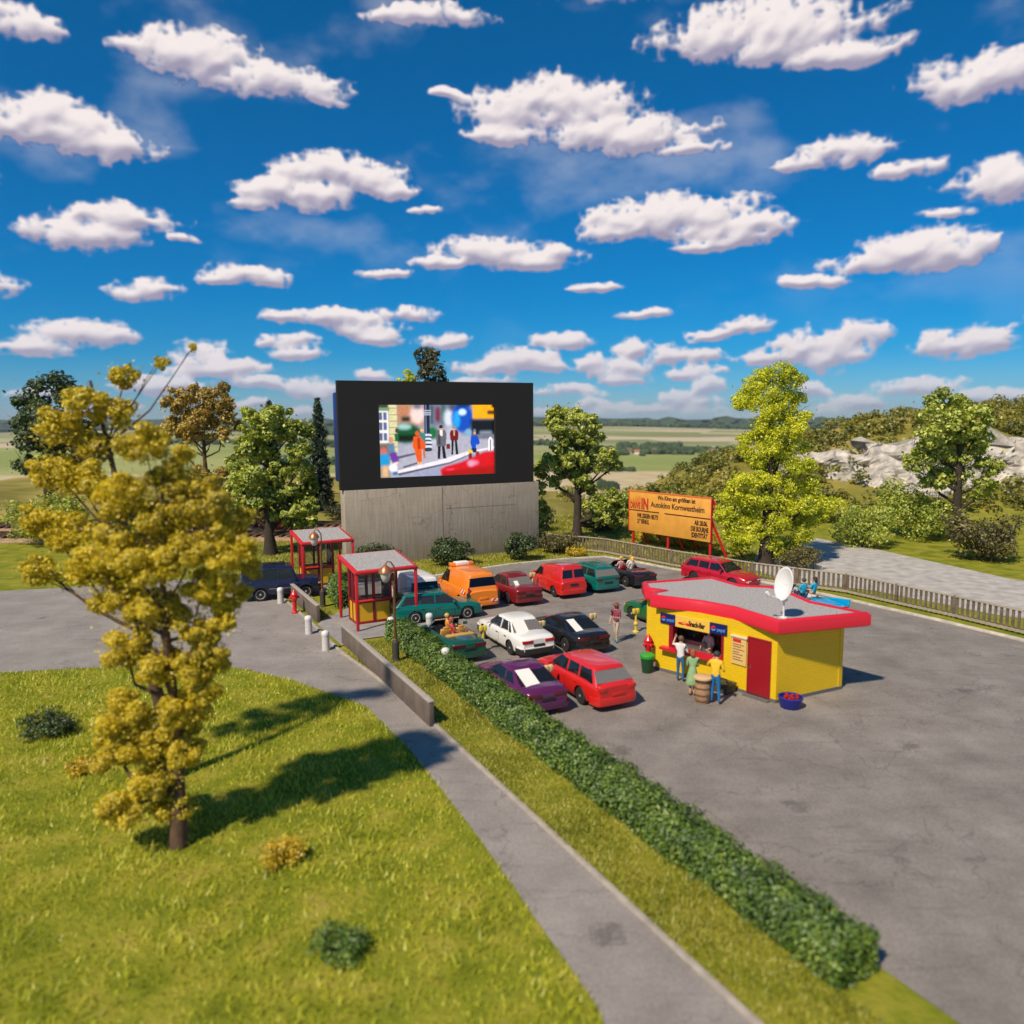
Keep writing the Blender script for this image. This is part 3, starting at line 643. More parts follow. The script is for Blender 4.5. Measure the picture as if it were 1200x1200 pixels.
# trees behind the screen
b0 = Vector((AT(502, 600, 72).x, 72, 0))
tree('dark olive tree rising behind the top edge of the screen', 'dark_tree', b0, [(495,412,10,8),(506,418,11,10),(496,428,11,10),(511,432,11,10),(500,444,12,10),(516,446,8,8),(505,462,14,12),(492,480,14,12),(514,490,16,14),(500,520,18,16)], ML_K, .24, 900, trunk_r=.3, seed=21)
b0 = Vector((AT(480, 600, 70).x, 70, 0))
tree('yellow-green young tree peeping over the screen, left of the dark one', 'young_tree', b0, [(478,437,6,5),(483,444,7,6),(474,446,7,5),(480,458,9,8),(478,480,11,12)], ML_Y, .2, 900, trunk_r=.16, seed=22)
# blurred tree in the left foreground
b0 = Vector((-7.9, 17.2, 0))
tree('blurred mustard-yellow leafy tree close to the camera on the left', 'foreground_tree', b0,
 [(238,573,17,16),(262,588,18,14),(284,606,14,12),(230,600,26,20),(262,618,24,18),(292,640,13,15),(268,650,22,18),(236,640,28,22),(292,668,12,14),(262,682,22,16),(236,690,28,22),(282,696,11,12),(258,716,20,16),(270,730,10,12),(236,736,26,20),(252,762,20,18),(262,780,9,10),(232,780,24,20),(246,806,16,14),(225,812,20,16),(205,850,34,24),(170,870,34,24),(225,835,20,14),(140,840,34,26),(180,910,34,24),(120,890,30,24),(215,880,24,20),(150,940,30,20),(200,950,26,18),(240,770,20,18),
  (200,560,30,26),(185,610,34,28),(150,580,34,26),(190,660,34,28),(140,640,36,30),(180,720,36,28),(130,700,34,28),(185,780,30,26),(145,760,30,24),(110,660,26,24),(210,830,22,16),(170,520,30,22),(215,530,14,12)], leaf=ML_F, size=.075, per=20000, trunk_r=.17, bark=M_BARKB, seed=31, sub=.34, nsub=16, depth=.9, up=.35, fill=.18, limbs=True)
b0 = Vector((-9.6, 20.5, 0))
tree('mustard-yellow young tree at the far left, its top sprig high over the meadow', 'foreground_tree', b0,
 [(226,407,4,6),(188,425,9,8),(140,440,20,15),(105,470,24,18),(130,485,26,18),(70,500,26,20),(100,520,28,20),(60,550,26,22),(100,560,32,22),(50,610,26,22),(90,620,30,24),(60,665,24,18),(105,670,22,18)], leaf=ML_F, size=.09, per=9000, trunk_r=.2, bark=M_BARKB, seed=33, sub=.34, nsub=14, up=.35, fill=.18)

def shrub(label, name, base, r, h, leaf, size, per, seed, group=None, n=7, cat='bush'):
    rng = np.random.default_rng(seed); t = empty(name, base); tag(t, label, cat, group)
    cl = [(0, 0, h*.5, r*.72, r*.72, h*.46)]
    for i in range(n):
        a = 2*PI*i/n+rng.uniform(-.3, .3); q_ = rng.uniform(.42, .62); cl.append((math.cos(a)*r*q_, math.sin(a)*r*q_, h*rng.uniform(.30, .72), r*.45, r*.45, h*.30))
    P, Nn = clump_points(cl, per, rng, .42, 10, .1); P[:, 2] = np.abs(P[:, 2])
    link('foliage', leaf_mesh('foliage', P, size, leaf, rng, up=.4, nrm=Nn), t)
    b = B()
    for i in range(6):
        a = i*1.05; b.tube([(0, 0, 0), (math.cos(a)*r*.2, math.sin(a)*r*.2, h*.35), (math.cos(a)*r*.5, math.sin(a)*r*.5, h*.72)], [.05, .035, .012], 5)
    b.build('stem', M_BARK, t); return t
shrub('large round dark green bush against the middle of the concrete wall', 'bush', G(529, 662), 1.6, 2.15, ML_D, .15, 1500, 1, 'bushes along the concrete wall')
shrub('dark green bush against the right end of the concrete wall', 'bush', G(610, 656), 1.25, 1.9, ML_D, .15, 1500, 2, 'bushes along the concrete wall')
shrub('wide low dark green bush at the left end of the concrete wall, behind the booth', 'bush', (-8.9, 50.6, 0), 1.7, 1.55, ML_D, .15, 1400, 3, 'bushes along the concrete wall')
shrub('olive brown low bush between the concrete wall and the picket fence', 'bush', G(654, 648), 1.5, 1.35, ML_O, .13, 1500, 4)
ML_FL = leafmat('yellow_flowers', [(.1, (.25,.22,.02)), (.4, (.60,.42,.01)), (.9, (.85,.62,.02))], nsc=2)
shrub('small clump of yellow flowers beside the olive bush', 'flower_clump', G(676, 652), .8, .75, ML_FL, .11, 1500, 5, cat='flowers')
shrub('yellow flowering bush below the middle of the billboard', 'flower_clump', (12.6, 58.5, 0), 1.9, 1.3, ML_FL, .13, 1300, 6, cat='flowers', n=9)
shrub('yellow flowering bush below the right half of the billboard', 'flower_clump', (14.0, 56.8, 0), 1.5, 1.5, ML_FL, .13, 1300, 7, cat='flowers', n=9)
shrub('small yellow flowers behind the left foot of the billboard', 'flower_clump', (10.4, 60.6, 0), 1.1, .9, ML_FL, .12, 1300, 8, cat='flowers')
ML_R = leafmat('leaves_red_orange', [(.1, (.20,.04,.01)), (.5, (.45,.10,.02)), (.9, (.6,.2,.03))])
shrub('red-orange shrub glowing behind the trunk of the left green tree', 'red_shrub', (AT(322, 600, 68).x, 68, 0), 2.2, 2.3, ML_R, .16, 700, 9)
shrub('red-orange shrub at the far left behind the amber tree', 'red_shrub', (AT(226, 600, 68).x, 68, 0), 1.8, 4.2, ML_R, .16, 500, 10)
shrub('brown-green shrub growing behind the fence right of the tall tree', 'bush', G(930, 672)+Vector((.8, 1.6, 0)), 1.5, 1.5, ML_O, .13, 1100, 11)
for i, (px, py, Y, r, h, m_, lb) in enumerate([(1010, 640, 58, 2.6, 3.2, ML_G, 'fresh green shrub on the verge right of the gravel road'), (1075, 640, 62, 3.4, 4.6, ML_G, 'tall fresh green shrub at the foot of the rocky slope'), (960, 640, 70, 2.4, 2.2, ML_Y, 'yellow-green shrub at the foot of the rock face behind the tall tree'), (1150, 650, 52, 2.6, 3.4, ML_O, 'olive shrub near the right edge beyond the fence'), (628, 640, 66, 2.0, 2.6, ML_D, 'dark shrub showing past the right end of the concrete wall'), (745, 640, 74, 2.6, 2.4, ML_G, 'green shrub on the slope behind the left end of the billboard'),
      (705, 650, 66, 2.2, 2.0, ML_K, 'dark olive shrub on the bank right of the forked tree'), (400, 640, 74, 1.6, 1.5, ML_K, 'dark olive shrub between the conifer and the concrete wall'), (60, 640, 62, 3.2, 4.2, ML_G, 'green shrub at the far left by the railway'), (150, 640, 58, 2.6, 3.0, ML_D, 'dark green shrub at the left behind the mustard tree')]):
    x = AT(px, py, Y).x; shrub(lb, 'bush', (x, Y, hz(x, Y)), r, h, m_, .2, 420, 40+i, n=8)
# trees filling the sides of the view
tree('leafy green tree near the right edge beyond the fence', 'leafy_tree', (AT(1120, 640, 60).x, 60, 0),
 [(1115,470,24,14),(1140,484,20,14),(1095,486,22,14),(1118,500,26,16),(1150,508,18,14),(1085,512,20,14),(1105,528,26,16),(1140,532,24,16),(1075,540,16,12),(1160,548,16,12),(1120,556,26,14),(1095,566,18,12),(1150,572,18,12)], ML_G, .30, 620, trunk_r=.42, seed=51)
tree('dark green tree at the far left beside the railway', 'leafy_tree', (AT(60, 640, 70).x, 70, 0),
 [(60,452,24,14),(85,466,22,14),(36,470,22,14),(60,486,26,16),(95,492,18,14),(24,500,20,14),(50,514,26,16),(85,520,24,16),(110,516,14,12),(60,545,26,14),(90,552,18,12),(30,545,18,12)], ML_D, .30, 600, trunk_r=.42, seed=52)

# hedges: a clipped band of small leaves round a twiggy core
def hedge(label, p0, d, length, w, h, seed, leaf, size, per):
    rng = np.random.default_rng(seed); ang = math.atan2(d.y, d.x); t = empty('hedge', (p0[0], p0[1], 0), ang); tag(t, label, 'hedge')
    n = int(per*length*(w+2*h)); u = rng.uniform(0, length, n); s = rng.uniform(0, w+2*h+.0, n); bump = 1+.07*np.sin(u*2.3)*np.cos(s*3)+.05*np.sin(u*5.1+s)+.04*np.sin(u*.8)+rng.normal(0, .05, n)+(rng.random(n) < .02)*rng.uniform(.05, .22, n)
    y = np.where(s < h, -w/2, np.where(s < h+w, s-h-w/2, w/2)); z = np.where(s < h, s, np.where(s < h+w, h, w+2*h-s))
    cy = y/(w/2); rr = 1-.10*(np.abs(cy) > .99)*(z/h)**4
    y = y*bump*rr; z = z*bump - .12*h*(np.abs(cy)**6)*(z > .9*h)
    P = np.stack([u, y, np.maximum(z, .02)], 1)+rng.normal(0, .035, (n, 3)); nn = np.stack([np.zeros(n), cy*.8, z/h], 1)
    m2 = int(n*.12); e = np.stack([rng.choice([0, length], m2)+rng.normal(0, .05, m2), rng.uniform(-w/2, w/2, m2), rng.uniform(0, h, m2)], 1)
    P = np.concatenate([P, e]); nn = np.concatenate([nn, np.zeros((m2, 3))])
    link('foliage', leaf_mesh('foliage', P, size, leaf, rng, up=.2, nrm=nn), t)
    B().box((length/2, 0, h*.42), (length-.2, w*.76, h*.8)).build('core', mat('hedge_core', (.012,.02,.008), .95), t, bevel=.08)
    return t
ML_H = leafmat('hedge_leaves', [(.1, (.03,.07,.008)), (.4, (.075,.155,.014)), (.7, (.16,.27,.025)), (.95, (.34,.43,.06))], nsc=1.5)
hedge('long clipped green hedge running between the low wall and the parked cars', HP(0, .58), HD, 24.5, 1.02, .80, 61, ML_H, .09, 700)
hedge('short clipped green hedge between the two booths', (-10.0, 42.9), (Vector((-8.7, 39.6))-Vector((-10.0, 42.9))).normalized(), 3.3, .8, 1.1, 62, ML_H, .10, 420)

# grass
def inpoly(x, y, poly):
    c = np.zeros(len(x), bool); n = len(poly)
    for i in range(n):
        x0, y0 = poly[i][:2]; x1, y1 = poly[(i+1) % n][:2]
        k = ((y0 > y) != (y1 > y)) & (x < (x1-x0)*(y-y0)/((y1-y0) if y1 != y0 else 1e-9)+x0); c ^= k
    return c
def grass(name, label, poly, n, h, leaf, seed, w=.03, excl=()):
    rng = np.random.default_rng(seed); a = np.array([p[:2] for p in poly]); lo = a.min(0); hi = a.max(0)
    X = []; tot = 0
    while tot < n:
        p = rng.uniform(lo, hi, (n*2, 2)); k = inpoly(p[:, 0], p[:, 1], poly)
        for e in excl: k &= ~inpoly(p[:, 0], p[:, 1], e)
        p = p[k]; X.append(p); tot += len(p)
        if len(p) == 0: break
    p = np.concatenate(X)[:n]; z = hfun(p[:, 0], p[:, 1]); n = len(p)
    hh = h*rng.uniform(.45, 1.25, n)*(.75+.35*np.sin(p[:, 0]*1.3)*np.cos(p[:, 1]*1.1)); a = rng.uniform(0, 2*PI, n); l = rng.normal(0, .45, (n, 2))*hh[:, None]
    ww = w*rng.uniform(.7, 1.4, n)
    v0 = np.stack([p[:, 0]-np.cos(a)*ww, p[:, 1]-np.sin(a)*ww, z-.01], 1); v1 = np.stack([p[:, 0]+np.cos(a)*ww, p[:, 1]+np.sin(a)*ww, z-.01], 1); v2 = np.stack([p[:, 0]+l[:, 0], p[:, 1]+l[:, 1], z+hh], 1)
    q_ = np.stack([v0, v1, v2], 1).reshape(-1, 3); me = bpy.data.meshes.new(name); me.vertices.add(3*n); me.loops.add(3*n); me.polygons.add(n)
    me.vertices.foreach_set('co', q_.astype(np.float32).ravel()); me.loops.foreach_set('vertex_index', np.arange(3*n, dtype=np.int32))
    me.polygons.foreach_set('loop_start', np.arange(0, 3*n, 3, dtype=np.int32)); me.polygons.foreach_set('loop_total', np.full(n, 3, np.int32)); me.update(); me.materials.append(leaf)
    return tag(link(name, me), label, 'grass', kind='stuff')
ML_GR = leafmat('grass_blades', [(.1, (.14,.16,.012)), (.4, (.32,.33,.022)), (.7, (.48,.45,.05)), (.95, (.62,.54,.12))], nsc=.7)
ML_GV = leafmat('grass_lime', [(.1, (.26,.29,.010)), (.4, (.46,.48,.016)), (.7, (.62,.60,.03)), (.95, (.74,.68,.09))], nsc=.6)
nearpoly = ga + [(-34, 30), (-34, 6), (-6, 3), (3, 4)]
grass('grass', 'bright lime grass in front of the access road', nearpoly, 110000, .17, ML_GV, 71, .022)
# verge between kerb and hedge
verge = [(p[0], p[1]) for p in ka[3:]] + [tuple(HP(27, .1)), tuple(HP(0, .1)), tuple(HP(-.3, .1))]
grass('grass', 'green grass verge between the low wall and the hedge', verge, 42000, .12, ML_GR, 72, .02)
wallp = [(-15, 46.9), (-9.6, 46.9), (k1.x-.1, k1.y+.25), (k2.x, k2.y+.25), (k3.x, k3.y+.2), (k4.x, k4.y+.25), (k5.x+.2, k5.y+.3), (k6.x+.3, k6.y+.3), (15.6, 45.3), (16.6, 46.2), (11.5, 54), (3, 62.5), (-12, 62.5), (-16, 56)]
grass('grass', 'rough grass with dry tufts along the foot of the concrete wall', wallp, 60000, .16, ML_GR, 73, .03)
grass('grass', 'tall dry meadow grass behind the picket fence', [(1.5, 62), (9, 55), (12.5, 51.5), (17.5, 46), (18, 58), (22, 68), (20, 84), (3, 74)], 70000, .30, ML_GR, 74, .05, excl=[gp_])
grass('grass', 'patchy green grass behind the booths', [(-30, 46.5), (-18, 48.8), (-15, 47), (-12, 46.9), (-11, 62), (-16, 63), (-30, 63)], 42000, .18, ML_GR, 75, .035)
grass('grass', 'green grass strip beside the booths', [(-12.0, 43.6), (-9.1, 38.6), (-8.9, 38.2), (-9.6, 37.3), (-10.2, 38.3), (-12.6, 43.0)], 6000, .13, ML_GR, 76, .02)
# shrubs all over the slope on the right: too many and too merged to count
rng = np.random.default_rng(81); cl = []
while len(cl) < 700:
    x = rng.uniform(6, 92); y = rng.uniform(70, 112)
    if y < 71+max(0, (14-x))*1.2 or rng.random() > .25+.75*sstep(9, 22, x*95/y): continue
    if 33 < x < 64 and 75.5 < y < 80.5 and rng.random() < .85: continue
    r = rng.uniform(.5, 1.9)*(1 if y < 92 else .7); z = hz(x, y); cl.append((x, y, z+r*.35, r, r, r*rng.uniform(.5, .85)))
P, Nn = clump_points(cl, 170, rng, .42, 9, .1)
k = rng.random(len(cl))
tag(link('hillside_shrubs', leaf_mesh('hillside_shrubs', P, .34, leafmat('slope_leaves', [(.1, (.035,.05,.004)), (.35, (.12,.14,.010)), (.6, (.26,.25,.018)), (.9, (.46,.38,.05))], nsc=.16), rng, up=.5, nrm=Nn)), 'tangled olive and dark green shrubs covering the right hand slope', 'undergrowth', kind='stuff')

# rock face on the right
rng = np.random.default_rng(9)
bm = bmesh.new(); bmesh.ops.create_grid(bm, x_segments=90, y_segments=34, size=1)
for v in bm.verts:
    u, w = v.co.x, v.co.y; X = 46.5+u*19.5; Z = 2.7+w*3.8
    f = .9*abs(math.sin(X*.9+Z*.35+math.sin(Z*1.3)))+.7*abs(math.sin(X*.43-Z*.8+1))+.45*abs(math.sin(X*2.1+Z*1.6))+.25*math.sin(X*4.3+Z*3.1)*math.cos(Z*5)
    v.co = (X+.3*math.sin(Z*3), 75+Z*.95-f*1.0+.0*X+abs(u)**3*9, Z+.6*math.sin(X*.5)*(w+1)/2+.35*math.sin(X*1.7))
me = bpy.data.meshes.new('rock_face'); bm.to_mesh(me); bm.free()
M_ROCK = mat('rock', (.42,.38,.33), .95, noise=.55, nscale=.9, bump=1.0, bscale=3)
me.materials.append(M_ROCK)
o = link('rock_face', me); md = o.modifiers.new('t', 'SOLIDIFY'); md.thickness = 3.0; md.offset = -1
tag(o, 'craggy grey rock face on the slope at the right', 'rock')
# ------------------------------------------------------------------ vehicles (x forward, y left, z up)
def paint(name, c, rough=.30, coat=.8): return mat(name, c, rough, coat=coat)
M_TYRE = mat('tyre_rubber', (.018,.017,.017), .8); M_RIM = mat('rim_silver', (.55,.54,.53), .4, metal=.25); M_DK = mat('dark_plastic', (.022,.021,.022), .5)
M_WELL = mat('underbody_black', (.012,.012,.012), .9); M_INT = mat('car_interior_beige', (.34,.28,.20), .8); M_INTD = mat('car_interior_dark', (.05,.045,.045), .8); M_INTL = mat('car_interior_grey', (.45,.43,.40), .8)
M_TAIL = mat('tail_light_red', (.42,.012,.012), .25, coat=.5); M_TAILD = mat('tail_light_dark', (.12,.006,.01), .2, coat=.5); M_AMB = mat('indicator_amber', (.7,.25,.02), .3); M_HEAD = mat('headlight_clear', (.75,.75,.75), .12, coat=.8)
M_CHR = mat('chrome', (.6,.6,.6), .15, metal=1.0); M_PLATE = mat('number_plate', (.75,.74,.7), .5); M_GL = glass('car_glass'); M_GLL = glass('car_glass_clear', (.08,.08,.08), .8); M_GLD = glass('car_glass_dark', (.008,.008,.012), .12); M_GLM = glass('car_glass_milky', (.46,.42,.39), .8, .04, .34)
M_WHITE = mat('paper_white', (.8,.75,.70), .7); M_SEAT = mat('seat_tan', (.55,.30,.07), .6)
def lerpp(P, x):
    return float(np.interp(x, [p[0] for p in P], [p[1] for p in P]))
def sm(P, x, r=.10):
    return sum(lerpp(P, x+o*r)*w for o, w in ((-1, .25), (-.5, .2), (0, .1), (.5, .2), (1, .25)))
def plan(x, L, W, tf=.80, tr=.84):
    """half width of the body at x"""
    h = L/2; f = x/h
    if f > 0: return W/2*(1-(1-tf)*abs(f)**4.5)
    return W/2*(1-(1-tr)*abs(f)**5)
def outline(L, W, x0, off=0.0, tf=.80, tr=.84, front=True, n=7):
    """plan outline round one end, from the side at x0 to the other side"""
    h = L/2; s = 1 if front else -1; pts = []
    for x in np.linspace(x0*h, .965*h, n): pts.append((s*x, plan(s*x, L, W, tf, tr)+off))
    w = plan(s*h, L, W, tf, tr); pts += [(s*(h-.03+off*.7), w*.93+off*.6), (s*(h+off), w*.72), (s*(h+off+.012), 0)]
    return pts + [(x, -y) for x, y in pts[:-1][::-1]]
def band(L, W, x0, z0, z1, t, m, name, parent, front=True, off=.03, tf=.80, tr=.84, bevel=.02):
    o = outline(L, W, x0, off, tf, tr, front); i = outline(L, W, x0, off-t, tf, tr, front); n = len(o)
    vs = []
    for a, c in zip(o, i): vs += [(a[0], a[1], z0), (a[0], a[1], z1), (c[0], c[1], z1), (c[0], c[1], z0)]
    fs = [(0,1,2,3), tuple((n-1)*4+k for k in (3,2,1,0))]
    for j in range(n-1):
        for k in range(4): fs.append((j*4+k, (j+1)*4+k, (j+1)*4+(k+1)%4, j*4+(k+1)%4))
    b = B().add(vs, fs); me = b.mesh(name, [m], bevel=bevel, seg=2)
    bm = bmesh.new(); bm.from_mesh(me); bmesh.ops.recalc_face_normals(bm, faces=bm.faces); bm.to_mesh(me); bm.free()
    return link(name, me, parent)
def make_car(name, S, loc=(0,0,0), rz=0.0):
    L, W = S['L'], S['W']; h = L/2; zr = S['zr']; P = S['top']; Rw = S.get('rw', .31); xf, xr_ = S['wx']; gc = S.get('gc', .2); tf, tr = S.get('tf', .80), S.get('tr', .84)
    pm = S['paint']; t = empty(name, loc, rz)
    X = sorted(set([-h, -h+.03, -h+.09, -h+.2, h-.2, h-.09, h-.03, h] + list(np.linspace(-h+.3, h-.3, 18)) + [p[0] for p in P if -h+.1 < p[0] < h-.1]))
    rows = []
    for x in X:
        e = min(x+h, h-x); k = 1.0 if e > .2 else (.93 if e > .14 else (.965 if False else 1))
        w = plan(x, L, W, tf, tr); zt = sm(P, x, .07); zb = gc + (.05 if abs(x) > h*.72 else 0)
        if e < .001: w *= .93; zt -= .05; zb += .05
        elif e < .04: w *= .97; zt -= .024; zb += .02
        elif e < .12: w *= .988; zt -= .008
        hh = zt-zb; c = S.get('crown', .05); sd = S.get('side', .012)
        pts = [(0, zb), (w*.86, zb), (w*.95, zb+.04), (w*.985, zb+hh*.18), (w, zb+hh*.45), (w*(.995-sd), zb+hh*.74), (w*(.965-sd*1.6), zt-.055), (w*(.915-sd*1.6), zt-.012), (w*.8, zt+c*.25), (w*.45, zt+c*.8), (0, zt+c)]
        rows.append([(x, y, z) for y, z in pts] + [(x, -y, z) for y, z in pts[-2:0:-1]])
    n = len(rows[0]); vs = [p for r in rows for p in r]; fs = []
    for i in range(len(rows)-1):
        for j in range(n): fs.append((i*n+j, i*n+(j+1) % n, (i+1)*n+(j+1) % n, (i+1)*n+j))
    fs += [tuple(range(n))[::-1], tuple(range((len(rows)-1)*n, len(rows)*n))]
    bb = B().add(vs, fs); me = bb.mesh('body', [pm])
    bm = bmesh.new(); bm.from_mesh(me); bmesh.ops.recalc_face_normals(bm, faces=bm.faces); bm.to_mesh(me); bm.free()
    cut = []
    for x in (xf, xr_):
        for s in (-1, 1):
            y0, y1 = (W/2-.27, W/2+.3) if s > 0 else (-W/2-.3, -W/2+.27)
            pr = [(x+(Rw+.055)*math.cos(a), Rw+(Rw+.055)*math.sin(a)) for a in np.linspace(0, 2*PI, 29)[:-1]]
            cut.append(B().prism_y(pr, y0, y1).mesh('c', [M_WELL]))
    # door shut lines
    A_, B_, C_, D_ = S.get('gh', ((0,0),)*4)
    for x in S.get('doors', []):
        for s in (-1, 1): cut.append(B().box((x, s*(W/2+.03), (gc+sm(P, x))/2+.04), (.018, .10, sm(P, x)-gc-.14)).mesh('c', [M_WELL]))
    if S.get('tub'):
        x0, x1 = S['tub']; w = W/2-.17; cut.append(B().prism([(x0, -w*.92), (x1, -w), (x1, w), (x0, w*.92)], .42, 1.6).mesh('c', [S.get('tubmat', M_INT)], bevel=.0))
    me = boolean(me, cut, 'body'); me.polygons.foreach_set('use_smooth', [True]*len(me.polygons)); me.set_sharp_from_angle(angle=rad(32))
    body = link('body', me, t)
    # cabin
    def hexa(o, dz=0.0, ztop=None):
        zb_ = lambda p: p[1]
        wb, wr = S['wb']-o, S['wrf']-o
        return wb, wr
    if 'gh' in S:
        (ax, az), (bx, bz), (cx, cz), (dx, dz) = S['gh']; wb, wr = S['wb'], S['wrf']
        nseg = 4
        def shell(o, down, top):
            vs = []; ab = (ax-o*1.3, az-down); bbp = (bx-o*.6, bz-top); cc = (cx+o*.6, cz-top); dd = (dx+o*1.3, dz-down)
            col = [(ab, bbp), (None, None), (None, None), (dd, cc)]
            st = [(ab, bbp)] + [((ab[0]+(dd[0]-ab[0])*f, ab[1]+(dd[1]-ab[1])*f), (bbp[0]+(cc[0]-bbp[0])*f, bbp[1]+(cc[1]-bbp[1])*f+S.get('arch', .03)*math.sin(PI*f))) for f in (.2, .4, .6, .8)] + [(dd, cc)]
            for lo, hi in st:
                e = .0 if lo not in (ab, dd) else .06*(1 if not S.get('boxy') else .2)
                vs += [(lo[0], wb-o-e*.5, lo[1]), (hi[0], wr-o-e, hi[1]), (hi[0], (wr-o-e)*.5, hi[1]+.022), (hi[0], 0, hi[1]+.028), (hi[0], -(wr-o-e)*.5, hi[1]+.022), (hi[0], -(wr-o-e), hi[1]), (lo[0], -(wb-o-e*.5), lo[1])]
            fs = []; m_ = len(st)
            for i in range(m_-1):
                for j in range(6): fs.append((i*7+j, (i+1)*7+j, (i+1)*7+j+1, i*7+j+1))
                fs.append((i*7+6, (i+1)*7+6, (i+1)*7, i*7))
            fs += [tuple(range(7)), tuple(range((m_-1)*7, m_*7))[::-1]]
            b = B().add(vs, fs); return b
        def fixn(me):
            bm = bmesh.new(); bm.from_mesh(me); bmesh.ops.recalc_face_normals(bm, faces=bm.faces); bm.to_mesh(me); bm.free(); return me
        outer = shell(0, .06, 0).mesh('roof', [pm]); fixn(outer)
        bm = bmesh.new(); bm.from_mesh(outer); ed = [e for e in bm.edges if e.calc_face_angle(0) > .5 and max(v.co.z for v in e.verts) > max(az, dz)+.02]
        bmesh.ops.bevel(bm, geom=ed, offset=S.get('rb', .055), segments=3, profile=.5, affect='EDGES', clamp_overlap=True); bm.to_mesh(outer); bm.free()
        cut = [fixn(shell(.045, .30, .045).mesh('c', [S.get('im', M_INTD)]))]
        zt_ = lambda f: bz+(cz-bz)*f
        fw = [(-(wb-.075), az+.035), (-(wr-.085), bz-.075), (0, bz-.055), (wr-.085, bz-.075), (wb-.075, az+.035)]
        rwz0, rwz1 = S.get('rw_z', (dz+.05, cz-.08)); fwid = lambda z: wb+(wr-wb)*(z-dz)/(cz-dz)
        ri = S.get('ri', .09)
        rwp = [(-(fwid(rwz0)-ri), rwz0), (-(fwid(rwz1)-ri), rwz1), (0, rwz1+.015), (fwid(rwz1)-ri, rwz1), (fwid(rwz0)-ri, rwz0)]
        midx = (bx+cx)/2
        cut.append(B().prism_x(fw, bx-.35 if bx-.35 > midx else midx, ax+.5).mesh('c', [pm]))
        if S.get('two_rear'):
            a, c_, d_, e_ = rwp[0], rwp[1], rwp[3], rwp[4]
            for sg in (-1, 1): cut.append(B().prism_x([(sg*.05, rwz0), (sg*.05, rwz1), (sg*abs(c_[0]), rwz1), (sg*abs(a[0]), rwz0)], dx-.6, min(cx+.3, midx)).mesh('c', [pm]))
        else: cut.append(B().prism_x(rwp, dx-.6, min(cx+.3, midx)).mesh('c', [pm]))
        for w_ in S['side_w']:
            for s in (-1, 1): cut.append(B().prism_y(w_, .25*s if s > 0 else -1.3, 1.3 if s > 0 else -.25).mesh('c', [pm]))
        me = boolean(outer, cut, 'roof'); me.polygons.foreach_set('use_smooth', [True]*len(me.polygons)); me.set_sharp_from_angle(angle=rad(32))
        roof = link('roof', me, t)
        gl = S.get('glass', M_GL)
        def pane(pts, nm, g=None):
            c = sum((Vector(p) for p in pts), Vector())/len(pts); v0 = (Vector(pts[1])-Vector(pts[0])).cross(Vector(pts[2])-Vector(pts[0])).normalized()
            n_ = len(pts); k = .004; vs = [Vector(p)+v0*k for p in pts]+[Vector(p)-v0*k for p in pts]
            return B().add(vs, [tuple(range(n_)), tuple(range(n_, 2*n_))[::-1]]+[(i, n_+i, n_+(i+1)%n_, (i+1)%n_) for i in range(n_)]).build(nm, g or gl, t)
        def grow(poly, g=.025):
            cxx = sum(p[0] for p in poly)/len(poly); cz_ = sum(p[1] for p in poly)/len(poly)
            return [(p[0]+g*np.sign(p[0]-cxx), p[1]+g*np.sign(p[1]-cz_)) for p in poly]
        ins = .022
        def onfront(y, z, a, b_, sgn):
            f = (z-a[1])/(b_[1]-a[1]); return (a[0]+(b_[0]-a[0])*f-sgn*ins*1.1, y, z)
        if not S.get('openwind'):
            g_ = [(-(wb-.05), az+.005), (-(wr-.055), bz-.045), (0, bz-.03), (wr-.055, bz-.045), (wb-.05, az+.005)]
            pane([onfront(y, z, (ax, az), (bx, bz), 1) for y, z in g_], 'windshield')
        g_ = [(-(fwid(rwz0)-ri+.02), rwz0-.02), (-(fwid(rwz1)-ri+.02), rwz1+.02), (fwid(rwz1)-ri+.02, rwz1+.02), (fwid(rwz0)-ri+.02, rwz0-.02)]
        pane([onfront(y, z, (dx, dz), (cx, cz), -1) for y, z in g_], 'rear_window', S.get('rglass'))
        for w_ in S['side_w']:
            for s in (-1, 1):
                zb_m = (az+dz)/2
                pane([(x, s*(wb+(wr-wb)*(z-zb_m)/(min(bz, cz)-zb_m)-ins), z) for x, z in grow(w_)], 'side_window', S.get('sglass'))
        # interior
        b = B(); zi = min(az, dz); fl = max(P, key=lambda p: p[1])[1] if False else sm(P, (ax+dx)/2)
        b.box(((ax+dx)/2, 0, fl+.045), (abs(ax-dx)*.80, (wb-.07)*1.75, .012))
        for x in S.get('seats', ((bx+cx)/2+.1, (bx+cx)/2-.75)):
            if x < dx+.5: continue
            for y in (-.36, .36):
                b.box((x-.08, y, fl+.18), (.12, .44, .28)); b.box((x-.12, y, fl+.36), (.07, .24, .12))
        b.build('interior', S.get('im', M_INTD), t, bevel=.02)
        if S.get('sheet'):
            y0, y1, f0, f1 = S['sheet']; z0_, z1_ = dz+(cz-dz)*f0, dz+(cz-dz)*f1
            p_ = [(-1*0, 0)]; q_ = [(dx+(cx-dx)*f0+.05, y0, z0_), (dx+(cx-dx)*f0+.05, y1, z0_), (dx+(cx-dx)*f1+.05, y1, z1_), (dx+(cx-dx)*f1+.05, y0, z1_)]
            q_ = [(a-.085, b_, c_+.012) for a, b_, c_ in q_]
            vv = [Vector(a) for a in q_]+[Vector(a)+Vector((.004, 0, -.004)) for a in q_]
            B().add(vv, [(0,1,2,3), (7,6,5,4), (0,4,5,1), (1,5,6,2), (2,6,7,3), (3,7,4,0)]).build('window_card', M_WHITE, t)
